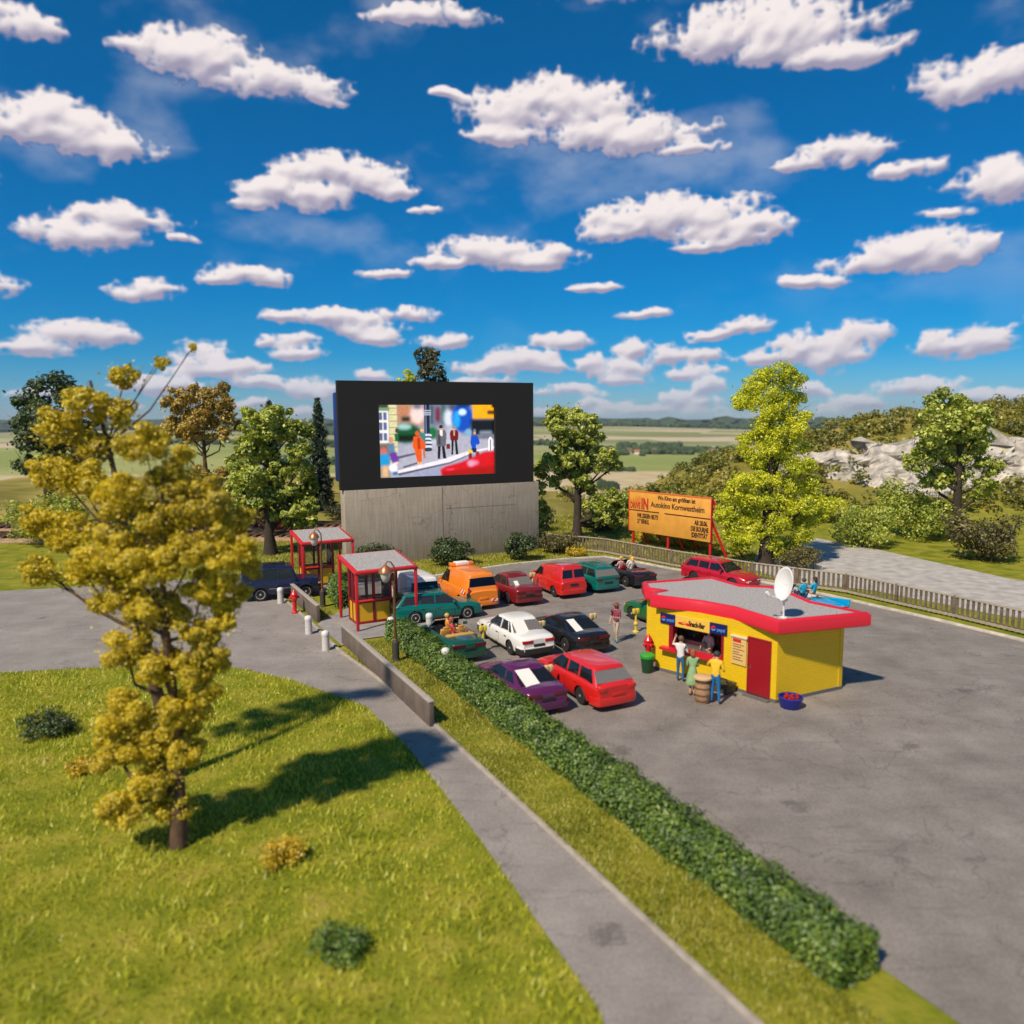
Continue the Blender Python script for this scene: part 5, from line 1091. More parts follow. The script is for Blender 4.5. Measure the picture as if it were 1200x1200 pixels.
# the picture shown on the screen, drawn as soft patches of colour
def paint_picture():
    W_, H_ = 420, 252; im_ = np.zeros((H_, W_, 3)); YY, XX = np.mgrid[0:H_, 0:W_]; XX = (XX+.5)/W_; YY = (YY+.5)/H_
    S = lambda c: np.array([((v/255+.055)/1.055)**2.4 if v > 10 else v/3294 for v in c])
    im_[:] = S((150,150,165))
    def blurm(a, r):
        if r < 1: return a
        for ax in (0, 1):
            a = np.pad(a, [(r+1, r) if k == ax else (0, 0) for k in range(a.ndim)], 'edge'); c = np.cumsum(a, ax)
            a = (np.take(c, range(2*r+1, c.shape[ax]), ax)-np.take(c, range(0, c.shape[ax]-2*r-1), ax))/(2*r+1)
        return a
    def poly(pts, c, r=0):
        q_ = [(x, y) for x, y in pts]; m_ = inpoly(XX.ravel(), YY.ravel(), q_).reshape(H_, W_).astype(float); m_ = blurm(blurm(m_, r), r)[..., None]
        im_[:] = im_*(1-m_)+S(c)*m_
    def rect(x0, y0, x1, y1, c, r=0): poly([(x0, y0), (x1, y0), (x1, y1), (x0, y1)], c, r)
    def ell(x, y, a, b_, c, r=0): poly([(x+a*math.cos(t), y+b_*math.sin(t)) for t in np.linspace(0, 2*PI, 25)[:-1]], c, r)
    # ground, y from the top
    rect(0, .45, 1, 1, (158,158,176), 4); poly([(.25, .50), (1, .42), (1, .70), (.72, .70), (.2, 1), (.1, 1)], (168,166,180), 3)
    poly([(.16, .93), (.60, .80), (.78, .69), (1, .62), (1, .60), (.75, .66), (.5, .77), (.13, .90)], (216,208,214), 1); poly([(.17, .96), (.60, .82), (.79, .70), (.79, .69), (.60, .80), (.16, .93)], (96,92,112), 1)
    poly([(.17, .97), (.62, .83), (.8, .7), (1, .64), (1, 1), (.1, 1)], (150,154,182), 3)
    # blurred street behind
    rect(.15, 0, .38, .30, (176,138,112), 6); ell(.22, .10, .05, .10, (190,128,92), 6); ell(.33, .15, .06, .12, (226,196,190), 6); rect(.20, .18, .27, .24, (52,44,52), 4); rect(.30, .0, .36, .08, (110,120,140), 5)
    rect(.42, 0, .66, .30, (120,124,150), 6); rect(.44, .02, .46, .28, (30,90,70), 4); rect(.48, .05, .52, .25, (130,40,60), 5); rect(.53, 0, .56, .28, (60,110,100), 4); ell(.60, .2, .05, .12, (200,204,214), 6); rect(.60, .0, .66, .1, (90,90,104), 5)
    ell(.24, .40, .12, .13, (16,92,52), 5); rect(.16, .42, .36, .50, (20,36,30), 4); ell(.22, .31, .06, .04, (150,190,186), 4); ell(.45, .40, .05, .09, (30,120,70), 5)
    rect(.30, .50, .62, .53, (200,200,212), 6); ell(.62, .40, .07, .08, (176,176,190), 6)
    ell(.71, .20, .095, .20, (18,80,190), 5); ell(.66, .22, .03, .12, (40,160,230), 4); ell(.71, .12, .035, .045, (190,216,236), 3); rect(.66, .0, .78, .05, (24,60,120), 4)
    rect(.80, -.02, 1.02, .22, (246,166,10), 2); rect(.93, .10, 1.0, .15, (92,60,20), 3); rect(.97, .0, 1.02, .06, (40,30,20), 3); rect(.78, .22, 1.02, .44, (18,22,42), 5); ell(.76, .40, .03, .05, (120,170,200), 3); rect(.86, .38, .97, .43, (136,146,160), 4); ell(.9, .47, .12, .02, (90,96,116), 4)
    # building left
    rect(0, 0, .10, 1.0, (150,142,120), 1); rect(.10, 0, .165, .80, (206,196,150), 1)
    for k in range(9): rect(.10, .06+k*.085, .165, .068+k*.085, (120,112,84), 0)
    rect(0, .0, .09, .06, (70,84,60), 1); rect(-.02, .06, .105, .10, (120,150,112), 1); rect(.0, .10, .095, .52, (214,214,206), 1)
    for (a, c_) in ((.02, .12), (.02, .25), (.02, .39)): rect(.02, c_, .045, c_+.10, (92,98,140), 1); rect(.055, c_, .082, c_+.10, (98,104,150), 1)
    rect(.0, .54, .10, .80, (128,104,92), 2)
    # lamp column
    rect(.385, 0, .432, .42, (40,46,74), 0); rect(.395, 0, .405, .42, (112,122,150), 0)
    for y_ in (.09, .12, .145): rect(.376, y_, .442, y_+.014, (178,182,200), 0)
    for y_, w_ in ((.43, .035), (.48, .03), (.53, .035), (.585, .034)): ell(.413, y_, w_, .022, (196,200,216), 0); ell(.413, y_+.022, w_, .014, (46,50,72), 0)
    ell(.41, .625, .04, .022, (60,64,84), 0)
    # shadows of people
    poly([(.1, .72), (.30, .66), (.32, .68), (.12, .75)], (96,92,112), 1); poly([(.20, .84), (.34, .78), (.34, .80), (.21, .86)], (90,86,104), 1)
    def man(x, yt, yb, coat, leg, hair, coatw=.038, coatb=.55, hat=None, hx=.0):
        h = yb-yt; ell(x+hx, yt+h*.07, .013, h*.055, (214,150,116)); ell(x+hx, yt+h*.045, .016, h*.04, hair)
        if hat: rect(x-.022, yt+h*.035, x+.022, yt+h*.055, hat); rect(x-.012, yt-h*.01, x+.012, yt+h*.04, hat)
        poly([(x-coatw*.75, yt+h*.14), (x+coatw*.75, yt+h*.14), (x+coatw, yt+h*.25), (x+coatw*.85, yt+h*coatb), (x-coatw*.85, yt+h*coatb), (x-coatw, yt+h*.25)], coat)
        poly([(x-coatw*.65, yt+h*coatb), (x-.004, yt+h*coatb), (x-.012, yb), (x-coatw*.7, yb)], leg); poly([(x+.004, yt+h*coatb), (x+coatw*.6, yt+h*coatb), (x+coatw*.9, yb), (x+coatw*.3, yb)], leg)
    man(.525, .30, .75, (104,104,112), (34,34,44), (60,40,30), .046, .62, hat=(52,34,28)); rect(.515, .36, .537, .44, (226,214,204)); rect(.57, .55, .60, .62, (120,40,36)); rect(.50, .42, .52, .56, (70,70,78), 1)
    man(.637, .31, .70, (126,26,34), (26,26,36), (180,130,80), .038, .50); rect(.63, .37, .642, .44, (200,160,130))
    man(.365, .34, .74, (70,132,126), (200,110,60), (220,180,90), .03, .6); 
    ell(.325, .40, .017, .035, (220,90,40)); poly([(.295, .44), (.35, .44), (.395, .55), (.39, .60), (.36, .62), (.36, .80), (.325, .80), (.30, .62), (.285, .58)], (226,88,30)); poly([(.325, .46), (.345, .46), (.35, .60), (.33, .62)], (180,50,20), 1); rect(.325, .78, .335, .82, (230,180,120)); rect(.345, .78, .357, .82, (230,180,120))
    ell(.16, .36, .014, .035, (90,70,60), 1); poly([(.14, .40), (.175, .40), (.175, .50), (.145, .50)], (30,110,60), 1)
    ell(.11, .48, .02, .04, (200,140,110), 1); poly([(.085, .53), (.135, .52), (.145, .68), (.09, .68)], (96,130,160), 2); poly([(.09, .66), (.15, .64), (.175, .76), (.12, .80)], (110,60,160), 2); rect(.13, .78, .155, .90, (224,200,190), 2); rect(.12, .9, .16, .95, (60,110,170), 2)
    ell(.05, .63, .03, .05, (200,110,100), 3); poly([(.01, .67), (.09, .66), (.10, .80), (.02, .84)], (40,150,206), 3); rect(.035, .82, .08, .97, (216,170,130), 3); ell(.12, .85, .03, .05, (226,230,240), 4)
    # cyclist and bollard
    ell(.815, .385, .014, .035, (120,120,130)); ell(.815, .41, .012, .02, (206,150,120)); poly([(.785, .44), (.84, .44), (.862, .54), (.845, .58), (.83, .56), (.825, .62), (.79, .62), (.775, .54)], (24,80,196)); rect(.785, .62, .83, .68, (30,44,96)); ell(.775, .665, .022, .028, (226,196,40)); ell(.775, .74, .016, .06, (120,40,50), 1); ell(.84, .72, .018, .06, (150,40,50), 1)
    poly([(.935, .66), (.935, .51), (.945, .475), (.955, .465), (.966, .475), (.975, .51), (.975, .66)], (236,232,232)); rect(.949, .50, .962, .66, (120,110,120), 0)
    # red car in front
    poly([(.51, .90), (.55, .86), (.70, .80), (.84, .71), (.90, .67), (1.02, .66), (1.02, 1.02), (.53, 1.02)], (214,16,36), 3); poly([(.53, .93), (1.02, .86), (1.02, 1.02), (.53, 1.02)], (180,8,26), 4); ell(.80, .82, .05, .035, (232,120,150), 4); ell(.60, .90, .04, .012, (240,70,90), 2)
    ell(.78, .83, .03, .04, (206,150,176), 4)
    lum = im_.mean(2, keepdims=True); im_ = np.clip(lum+(im_-lum)*1.0, 0, 1); im_ = im_*(.62+.75*np.sqrt(np.clip(lum, 0, 1)))
    tx = blurm(RNG.normal(0, 1, (H_, W_, 1)), 1)*.10+blurm(RNG.normal(0, 1, (H_, W_, 1)), 4)*.35; im_ = blurm(im_*np.clip(1+tx, .5, 1.5), 1)
    im_ = np.clip(im_*1.12-.012, 0, 1)
    return im_[::-1]
pic = paint_picture(); PH, PW = pic.shape[:2]
xs_ = np.linspace(HX0-.1, HX1+.1, PW); zs_ = np.linspace(HZ0-.1, HZ1+.1, PH)
gx, gz = np.meshgrid(xs_, zs_); co = np.stack([gx, np.full_like(gx, .30), gz], 2).reshape(-1, 3)
ii = np.arange((PH-1)*(PW-1)); r0 = (ii//(PW-1))*PW+ii % (PW-1); fi = np.stack([r0, r0+1, r0+PW+1, r0+PW], 1).astype(np.int32)
me = bpy.data.meshes.new('picture'); me.vertices.add(len(co)); me.vertices.foreach_set('co', co.astype(np.float32).ravel()); me.loops.add(fi.size); me.loops.foreach_set('vertex_index', fi.ravel())
me.polygons.add(len(fi)); me.polygons.foreach_set('loop_start', np.arange(0, fi.size, 4, dtype=np.int32)); me.polygons.foreach_set('loop_total', np.full(len(fi), 4, np.int32)); me.update()
ca = me.color_attributes.new('Col', 'FLOAT_COLOR', 'POINT'); ca.data.foreach_set('color', np.concatenate([pic, np.ones((PH, PW, 1))], 2).astype(np.float32).ravel())
q = bpy.data.materials.new('screen_glow'); q.use_nodes = True; n = q.node_tree.nodes; l = q.node_tree.links; at = n.new('ShaderNodeVertexColor'); at.layer_name = 'Col'
p = n['Principled BSDF']; p.inputs['Base Color'].default_value = (.01,.01,.01,1); p.inputs['Roughness'].default_value = .25; l.new(at.outputs[0], p.inputs['Emission Color']); p.inputs['Emission Strength'].default_value = 1.1
me.materials.append(q); link('picture', me, ST)

# ------------------------------------------------------------------ booths
M_BR = mat('booth_red', (.60,.018,.022), .38, coat=.15); M_BRD = mat('booth_dark_red', (.26,.008,.018), .4); M_YP = mat('booth_yellow', (.70,.40,.01), .5); M_FELT = mat('roof_gravel', (.36,.335,.325), .95, noise=.45, nscale=16, bump=.7, bscale=30)
M_PANE = glass('booth_glass', (.3,.3,.3), .97, mixd=.05)
def booth(px, py):
    r0 = G(px, py, 2.88); base = Vector((r0.x, r0.y, 0)); t = empty('ticket_booth', (base.x, base.y, 0), rad(28))
    Wb, Db = 3.12, 3.05                              # local x along the road front, y to the back
    tl_ = math.atan(.36/Db); RT = Matrix.Rotation(tl_, 3, 'X'); zc = 2.79+.18
    b = B(); b.box((Wb/2, Db/2, zc), (Wb, Db/math.cos(tl_), .17), M=RT); rf = b.build('roof', M_BR, t, bevel=.05)
    B().box((Wb/2, Db/2-.088*math.sin(tl_), zc+.088*math.cos(tl_)), (Wb-.36, Db-.30, .024), M=RT).build('roof_surface', M_FELT, rf)
    for x in (.10, Wb-.10):
        for y in (.10, Db-.10): B().box((x, y, (2.70+.36*y/Db)/2), (.13, .13, 2.70+.36*y/Db)).build('post', M_BR, t, bevel=.015)
    cx0, cx1, cy0, cy1 = .42, 2.12, 1.25, 2.40; ct = B()
    # frame of the cabin: posts, rails
    for x in (cx0, (cx0+cx1)/2, cx1):
        for y in (cy0, cy1): ct.box((x, y, 1.37), (.13, .12, 2.64))
    for y in ((cy0+cy1)/2,):
        for x in (cx0, cx1): ct.box((x, y, 1.37), (.11, .11, 2.64))
    for z, hh in ((.10, .12), (1.12, .10), (2.62, .14)):
        for y in (cy0, cy1): ct.box(((cx0+cx1)/2, y+.002, z), (cx1-cx0+.02, .105, hh))
        for x in (cx0, cx1): ct.box((x+.002, (cy0+cy1)/2, z), (.105, cy1-cy0-.1, hh))
    ct.build('cabin_frame', M_BRD, t, bevel=.012)
    for y in (cy0, cy1):
        for k in (0, 1):
            a = cx0+.07+k*(cx1-cx0)/2; w_ = (cx1-cx0)/2-.14; B().box((a+w_/2, y, .61), (w_, .05, .88)).build('yellow_panel', M_YP, t)
            B().box((a+w_/2, y, 1.86), (w_, .012, 1.36)).build('window_pane', M_PANE, t)
    for x in (cx0, cx1):
        for k in (0, 1):
            a = cy0+.06+k*(cy1-cy0)/2; w_ = (cy1-cy0)/2-.12; B().box((x, a+w_/2, .61), (.05, w_, .88)).build('yellow_panel', M_YP, t)
            B().box((x, a+w_/2, 1.86), (.012, w_, 1.36)).build('window_pane', M_PANE, t)
    B().box(((cx0+cx1)/2, cy0-.10, 1.20), (cx1-cx0-.1, .26, .05)).build('counter', M_BR, t, bevel=.012)
    return t
tag(booth(415.6, 670.6), 'red and yellow ticket booth nearer the camera, next to the long hedge', 'booth', 'ticket booths at the entrance')
tag(booth(352.7, 636.5), 'red and yellow ticket booth farther away, in front of the navy off-road car', 'booth', 'ticket booths at the entrance')
# low walls
M_LW = mat('low_wall_render', (.14,.105,.085), .85, noise=.2, nscale=2, bump=.3, bscale=12); M_CAP = mat('wall_cap', (.36,.31,.27), .85, noise=.15)
def low_wall(a, c, h, label):
    a = Vector(a[:2]); c = Vector(c[:2]); d = (c-a); t = empty('low_wall', ((a.x+c.x)/2, (a.y+c.y)/2, 0), math.atan2(d.y, d.x)); tag(t, label, 'wall')
    n_ = max(2, int(d.length/2.2)); b = B(); Ls = d.length/n_
    for i in range(n_): b.box((-d.length/2+Ls*(i+.5), 0, h/2-.05), (Ls-.025, .16, h-.02))
    b.box((0, 0, h/2-.06), (d.length-.05, .13, h-.05)); b.build('wall_panel', M_LW, t, bevel=.008)
    B().box((0, 0, h-.02), (d.length, .21, .07)).build('coping', M_CAP, t, bevel=.012)
w0 = G(402.5, 754); w0 = Vector((w0.x, w0.y)); low_wall(w0, w0+HD*10.6, .86, 'long low brown wall with a pale coping beside the access road')
w1 = G(373.5, 729.5); w2 = G(343, 702); low_wall(w2, w1, .86, 'short low brown wall between the red hydrant and the bollards')
# lamps
M_BRZ = mat('lamp_bronze', (.20,.095,.035), .4, metal=.4); M_LBASE = mat('lamp_base', (.05,.045,.035), .7); M_COP = mat('lamp_copper', (.45,.17,.08), .35, metal=.5); M_LG = mat('lamp_glass', (.62,.58,.50), .25, coat=.5)
def lamp(px, py, h, label):
    p_ = G(px, py); t = empty('street_lamp', (p_.x, p_.y, 0), rad(6)); tag(t, label, 'street lamp', 'lamps along the verge')
    b = B(); b.lathe([(.17, 0), (.17, .08), (.145, .12), (.145, .82), (.125, .86)], 14); b.build('base', M_LBASE, t, bevel=.01)
    b = B(); path = [(0, 0, .84), (0, 0, h*.66), (0, 0, h*.76), (.04, 0, h*.86), (.03, 0, h*.94), (-.10, 0, h*.992), (-.24, 0, h), (-.33, 0, h*.965)]
    b.tube(path, [.062, .052, .045, .036, .032, .03, .03, .028], 10); b.lathe([(.09, .84), (.09, .92), (.06, .97)], 12); b.lathe([(.07, h*.735), (.075, h*.75), (.05, h*.775)], 12); b.build('pole', M_BRZ, t, smooth=True, angle=50)
    b = B(); c_ = (-.33, 0, h-.62); b.lathe([(.03, .50), (.08, .46), (.20, .36), (.27, .22), (.285, .18), (.26, .17)], 18, c_); b.tube([(-.33, 0, h*.965), (-.33, 0, h-.14)], .035, 8); b.build('lamp_cap', M_COP, t, smooth=True, angle=60)
    b = B(); b.lathe([(.05, -.24), (.12, -.20), (.19, -.02), (.225, .17)], 18, c_); b.build('lamp_shade', M_LG, t, smooth=True, angle=60)
lamp(464, 775, 4.18, 'curved bronze street lamp nearer the camera, rising out of the verge by the long hedge'); lamp(378.5, 711, 4.15, 'curved bronze street lamp farther away, in front of the far booth')
# bollards
M_BOL = mat('bollard_white', (.56,.53,.50), .7, noise=.1); 
def bollard(p_, label, h=.88):
    t = empty('bollard', (p_[0], p_[1], 0)); tag(t, label, 'bollard', 'pale round-topped bollards')
    b = B(); b.lathe([(.165, 0), (.17, .03), (.165, .06), (.155, h-.22)], 16); b.build('post', M_BOL, t, smooth=True, angle=50)
    b = B(); b.lathe([(.162, h-.22), (.172, h-.17), (.165, h-.09), (.13, h-.03), (.07, h-.004), (.01, h)], 16); b.build('cap', mat('bollard_cap', (.68,.66,.64), .6), t, smooth=True, angle=50)
bollard(G(329, 707), 'pale bollard in front of the rear wheel of the navy off-road car'); bollard(G(362, 743), 'pale bollard on the road edge between the red hydrant and the paving')
bollard(G(382, 762), 'pale bollard at the near corner of the booth paving'); bollard(G(503.5, 744.5), 'tall pale bollard between the hedge and the teal wagon', 1.05)
bollard(G(458, 722.5, .9), 'pale bollard whose cap shows over the start of the hedge'); bollard(G(522, 759, .95), 'pale bollard whose cap shows over the hedge beside the green convertible', .95)
# hydrants
def hydrant(p_, label, rz=0.):
    t = empty('fire_hydrant', (p_[0], p_[1], 0.01), rz); tag(t, label, 'hydrant'); M_H = mat('hydrant_red', (.62,.015,.02), .35, coat=.3)
    b = B(); b.lathe([(.17, 0), (.17, .05), (.12, .08), (.105, .12), (.105, .62), (.14, .66), (.14, .70), (.16, .74), (.17, .86), (.165, .92), (.19, .94), (.19, .98), (.15, 1.02), (.12, 1.10), (.06, 1.16), (.05, 1.20), (.03, 1.22)], 16); b.build('barrel', M_H, t, smooth=True, angle=40)
    for s in (-1, 1): B().tube([(s*.12, 0, .82), (s*.25, 0, .82), (s*.26, 0, .82)], [.07, .07, .05], 10).build('outlet', M_H, t, bevel=.008)
    B().tube([(0, -.12, .80), (0, -.25, .80)], .085, 10).build('outlet', M_H, t, bevel=.008)
hydrant(G(345.5, 718.5), 'red fire hydrant beside the short low wall on the access road', .4)
# yellow speaker posts
M_SPY = mat('speaker_yellow', (.70,.52,.05), .5); M_SPC = mat('speaker_cream', (.66,.50,.24), .55)
def speaker_post(p_, label, rz=.4, m_=None):
    m_ = m_ or M_SPY; t = empty('speaker_post', (p_[0], p_[1], .01), rz); tag(t, label, 'speaker post', 'speaker posts between the cars')
    b = B(); b.lathe([(.15, 0), (.15, .05), (.06, .09), (.055, .14), (.05, .95)], 12); b.lathe([(.06, .30), (.10, .36), (.11, .42), (.08, .48), (.05, .50)], 12); b.build('post', m_, t, smooth=True, angle=50)
    for s in (-1, 1):
        B().box((s*.09, 0, 1.0), (.16, .15, .24)).build('speaker_box', m_, t, bevel=.035)
speaker_post(G(745, 741), 'full yellow speaker post standing in the open beside the green car')
for px, py, lb in ((566, 737, 'yellow speaker post between the green convertible and the white sedan'), (695, 722.5, 'speaker post behind the right side of the black coupe'), (634.5, 731.5, 'speaker post between the white sedan and the black coupe'), (643, 784, 'speaker post between the purple coupe and the red wagon'), (624, 674, 'speaker post between the dark red sedan and the red van')):
    speaker_post(G(px, py, .98), lb, .45, M_SPY if px == 566 else M_SPC)

# ------------------------------------------------------------------ fence
M_FW = mat('fence_wood', (.15,.115,.08), .85, noise=.35, nscale=3); M_FT = mat('fence_rail', (.36,.30,.22), .8, noise=.2)
fpts = [G(633, 641.5), G(709, 652.0)+Vector((.1, 1.1, 0)), G(785, 665)+Vector((.15, .25, 0)), G(880, 681)+Vector((.1, .1, 0)), Vector((18.6, 42.4, 0)), Vector((21.6, 37.0, 0)), Vector((25, 30, 0)), Vector((28.6, 22, 0))]
ft = empty('picket_fence', (fpts[0].x, fpts[0].y, 0)); tag(ft, 'long weathered wooden picket fence along the back and right of the lot', 'fence'); o0 = Vector((fpts[0].x, fpts[0].y, 0))
pk = B(); rl = B(); lr = B(); posts = []
for a, c in zip(fpts[:-1], fpts[1:]):
    a = Vector((a.x, a.y, 0))-o0; c = Vector((c.x, c.y, 0))-o0; d = c-a; ang = math.atan2(d.y, d.x); mid = (a+c)/2; nrm_ = Vector((math.sin(ang), -math.cos(ang), 0))
    rl.box((mid.x, mid.y, 1.10), (d.length+.03, .13, .07), ang); lr.box((mid.x+nrm_.x*.05, mid.y+nrm_.y*.05, .16), (d.length, .06, .12), ang); 
    k = int(d.length/.26)
    for i in range(k):
        q_ = a+d*((i+.5)/k); pk.box((q_.x, q_.y, .57), (.13, .035, 1.0+random.uniform(-.01, .01)), ang+random.uniform(-.03, .03))
    for i in range(max(1, int(d.length/2.6))+0): posts.append((a+d*(i/max(1, int(d.length/2.6))), ang))
pk.build('pickets', M_FW, ft); rl.build('top_rail', M_FT, ft, bevel=.01); lr.build('bottom_rail', M_FT, ft)
pm_ = B().box((0, 0, .56), (.14, .14, 1.16)).mesh('fence_post', [M_FW], bevel=.01)
for p_, ang in posts: o = link('fence_post', pm_, ft); o.location = p_; o.rotation_euler.z = ang

# ------------------------------------------------------------------ billboard
M_BO = mat('board_orange', (.74,.34,.05), .6, noise=.12, nscale=1.2); M_BOE = mat('board_edge', (.75,.16,.03), .5); M_TX = mat('board_lettering', (.03,.008,.006), .6); M_BRED = mat('logo_red', (.45,.03,.01), .6)
ba = G(740, 641.5); bb_ = G(830, 657.5); bd = Vector((bb_.x-ba.x, bb_.y-ba.y, 0)); BL = bd.length+.42; bt = empty('billboard', (ba.x, ba.y, 0), math.atan2(bd.y, bd.x)); tag(bt, 'orange cinema billboard with black lettering on red struts behind the fence', 'billboard')
zb0, zb1 = 1.30, 4.30; O0 = -.28
B().box((O0+BL/2, .06, (zb0+zb1)/2), (BL, .12, zb1-zb0)).build('board', M_BO, bt, bevel=.01)
B().box((O0+BL/2, .06, zb1+.025), (BL+.06, .17, .07)).build('edge_trim', M_BOE, bt); 
for x in (O0-.02, O0+BL+.02): B().box((x, .06, (zb0+zb1)/2), (.07, .17, zb1-zb0-.02)).build('edge_trim', M_BR, bt)
for x0, x1 in ((O0+.04, O0+BL*.39), (O0+BL*.46, O0+BL-.05)): B().box(((x0+x1)/2, -.006, 2.90), (x1-x0, .02, .07)).build('divider', M_TX, bt)
BM = lambda x, z: Matrix.Translation((O0+x, -.004, z)) @ Matrix.Rotation(rad(90), 4, 'X')
text('Wo Kino am größten ist', .43, M_TX, bt, BM(BL*.37, 3.86), weight=.016, sx=BL*.50/4.75)
text('Autokino Kornwestheim', .56, M_TX, bt, BM(BL*.285, 3.28), weight=.013, sx=BL*.69/6.05)
text('WIR ZEIGEN HEUTE', .44, M_TX, bt, BM(BL*.11, 2.38), weight=.020, sx=BL*.29/4.25)
text('21" SENIUL', .44, M_TX, bt, BM(BL*.11, 1.96), weight=.020, sx=BL*.18/2.45)
text('AB 28.06.', .46, M_TX, bt, BM(BL*.965, 2.38), weight=.020, align='RIGHT', sx=BL*.17/2.1)
text('DIE BOURNE', .46, M_TX, bt, BM(BL*.975, 1.94), weight=.020, align='RIGHT', sx=BL*.21/2.8)
text('IDENTITÄT', .46, M_TX, bt, BM(BL*.965, 1.50), weight=.020, align='RIGHT', sx=BL*.18/2.3)
# the drive-in emblem: tall lettering that grows to the right, with a small burst above
lg = text('DRIVE', .62, M_BRED, bt, BM(.10, 3.04), name='emblem', weight=.03, sx=.62); text('IN', 1.15, M_BRED, bt, BM(1.22, 3.04), name='emblem', weight=.05, sx=.62)
b = B()
for i, (x, hh) in enumerate(((.12, .28), (.26, .20), (.40, .34), (.54, .26), (.68, .42), (.82, .34), (.96, .5), (1.08, .44))): b.prism_y([(O0+x, 3.50), (O0+x+.07, 3.50), (O0+x+.05, 3.50+hh), (O0+x+.02, 3.50+hh)], -.012, -.001)
b.build('emblem', mat('logo_orange_red', (.62,.10,.01), .6), bt)
for x in (.02, BL*.455, BL-.40):
    o = B().box((x, .16, 1.0), (.17, .12, 2.1)).build('post', M_BR, bt, bevel=.012)
    b = B(); b.tube([(x+.02, .18, 2.8), (x+.62, 1.3, -.05)], .12, 4); b.build('strut', M_BR, bt)
    b = B(); b.tube([(x+.06, .2, 4.2), (x+1.35, 2.2, -.05)], .12, 4); b.build('strut', M_BR, bt)

# ------------------------------------------------------------------ snack bar
M_SY = bpy.data.materials.new('painted_brick_yellow'); M_SY.use_nodes = True; n = M_SY.node_tree.nodes; l = M_SY.node_tree.links; p = n['Principled BSDF']
tcn = n.new('ShaderNodeTexCoord'); br = n.new('ShaderNodeTexBrick'); br.inputs['Scale'].default_value = 1.0; br.inputs['Brick Width'].default_value = .30; br.inputs['Row Height'].default_value = .11; br.inputs['Mortar Size'].default_value = .010
br.inputs['Color1'].default_value = (.80,.52,.006,1); br.inputs['Color2'].default_value = (.76,.49,.006,1); br.inputs['Mortar'].default_value = (.70,.44,.006,1); l.new(tcn.outputs['UV'], br.inputs['Vector'])
l.new(br.outputs['Color'], p.inputs['Base Color']); p.inputs['Roughness'].default_value = .5
bu = n.new('ShaderNodeBump'); bu.inputs['Strength'].default_value = .3; bu.inputs['Distance'].default_value = .008; bu.invert = True; l.new(br.outputs['Fac'], bu.inputs['Height']); l.new(bu.outputs[0], p.inputs['Normal'])
SB = Vector((8.0, 30, 0)); sb = empty('snack_bar', SB); tag(sb, 'yellow brick snack bar with thick red roof edge and grey gravel roof', 'building')
def S2(x, y): return (x-SB.x, y-SB.y)
roofp = [(5.43, 31.94), (8.65, 32.88), (9.43, 31.2), (10.58, 30.95), (10.99, 29.86), (11.25, 28.3), (12.6, 26.55), (8.98, 25.50), (7.97, 27.48), (7.02, 28.42), (5.35, 29.44), (5.50, 30.1), (5.85, 30.35), (5.35, 30.7)]
def inset(poly, d):
    n_ = len(poly); a = sum(poly[i][0]*poly[(i+1)%n_][1]-poly[(i+1)%n_][0]*poly[i][1] for i in range(n_)); s = 1 if a > 0 else -1; out = []
    for i in range(n_):
        p0, p1, p2 = Vector(poly[i-1]), Vector(poly[i]), Vector(poly[(i+1)%n_]); e1 = (p1-p0).normalized(); e2 = (p2-p1).normalized()
        n1 = Vector((-e1.y, e1.x))*s; n2 = Vector((-e2.y, e2.x))*s; m_ = (n1+n2); k = m_.length
        m_ = m_/k; c_ = max(.45, m_.dot(n1)); out.append(tuple(p1+m_*(d/c_)))
    return out
rp = [S2(*q_) for q_ in roofp]; ri = inset(rp, .26)
M_SR = mat('roof_red', (.62,.014,.03), .42, coat=.15)
b = B(); nn_ = len(rp); vs = [(x, y, 2.55) for x, y in inset(rp, .07)]+[(x, y, 2.60) for x, y in rp]+[(x, y, 2.98) for x, y in rp]+[(x, y, 3.06) for x, y in inset(rp, .09)]+[(x, y, 3.06) for x, y in inset(rp, .17)]+[(x, y, 2.99) for x, y in ri]
fs = [(k*nn_+i, k*nn_+(i+1) % nn_, (k+1)*nn_+(i+1) % nn_, (k+1)*nn_+i) for k in range(5) for i in range(nn_)]+[tuple(range(nn_))[::-1], tuple(range(5*nn_, 6*nn_))]
me = B().add(vs, fs).mesh('roof', [M_SR], smooth=True, angle=50); bm = bmesh.new(); bm.from_mesh(me); bmesh.ops.recalc_face_normals(bm, faces=bm.faces); bm.to_mesh(me); bm.free(); rfo = link('roof', me, sb)
b = B(); b.add([(x, y, 3.0) for x, y in inset(rp, .19)], [tuple(range(nn_))]); o = b.build('roof_surface', M_FELT, rfo)
bm = bmesh.new(); bm.from_mesh(o.data); bmesh.ops.recalc_face_normals(bm, faces=bm.faces)
if sum(f.normal.z for f in bm.faces) < 0: bmesh.ops.reverse_faces(bm, faces=bm.faces)
bm.to_mesh(o.data); bm.free()
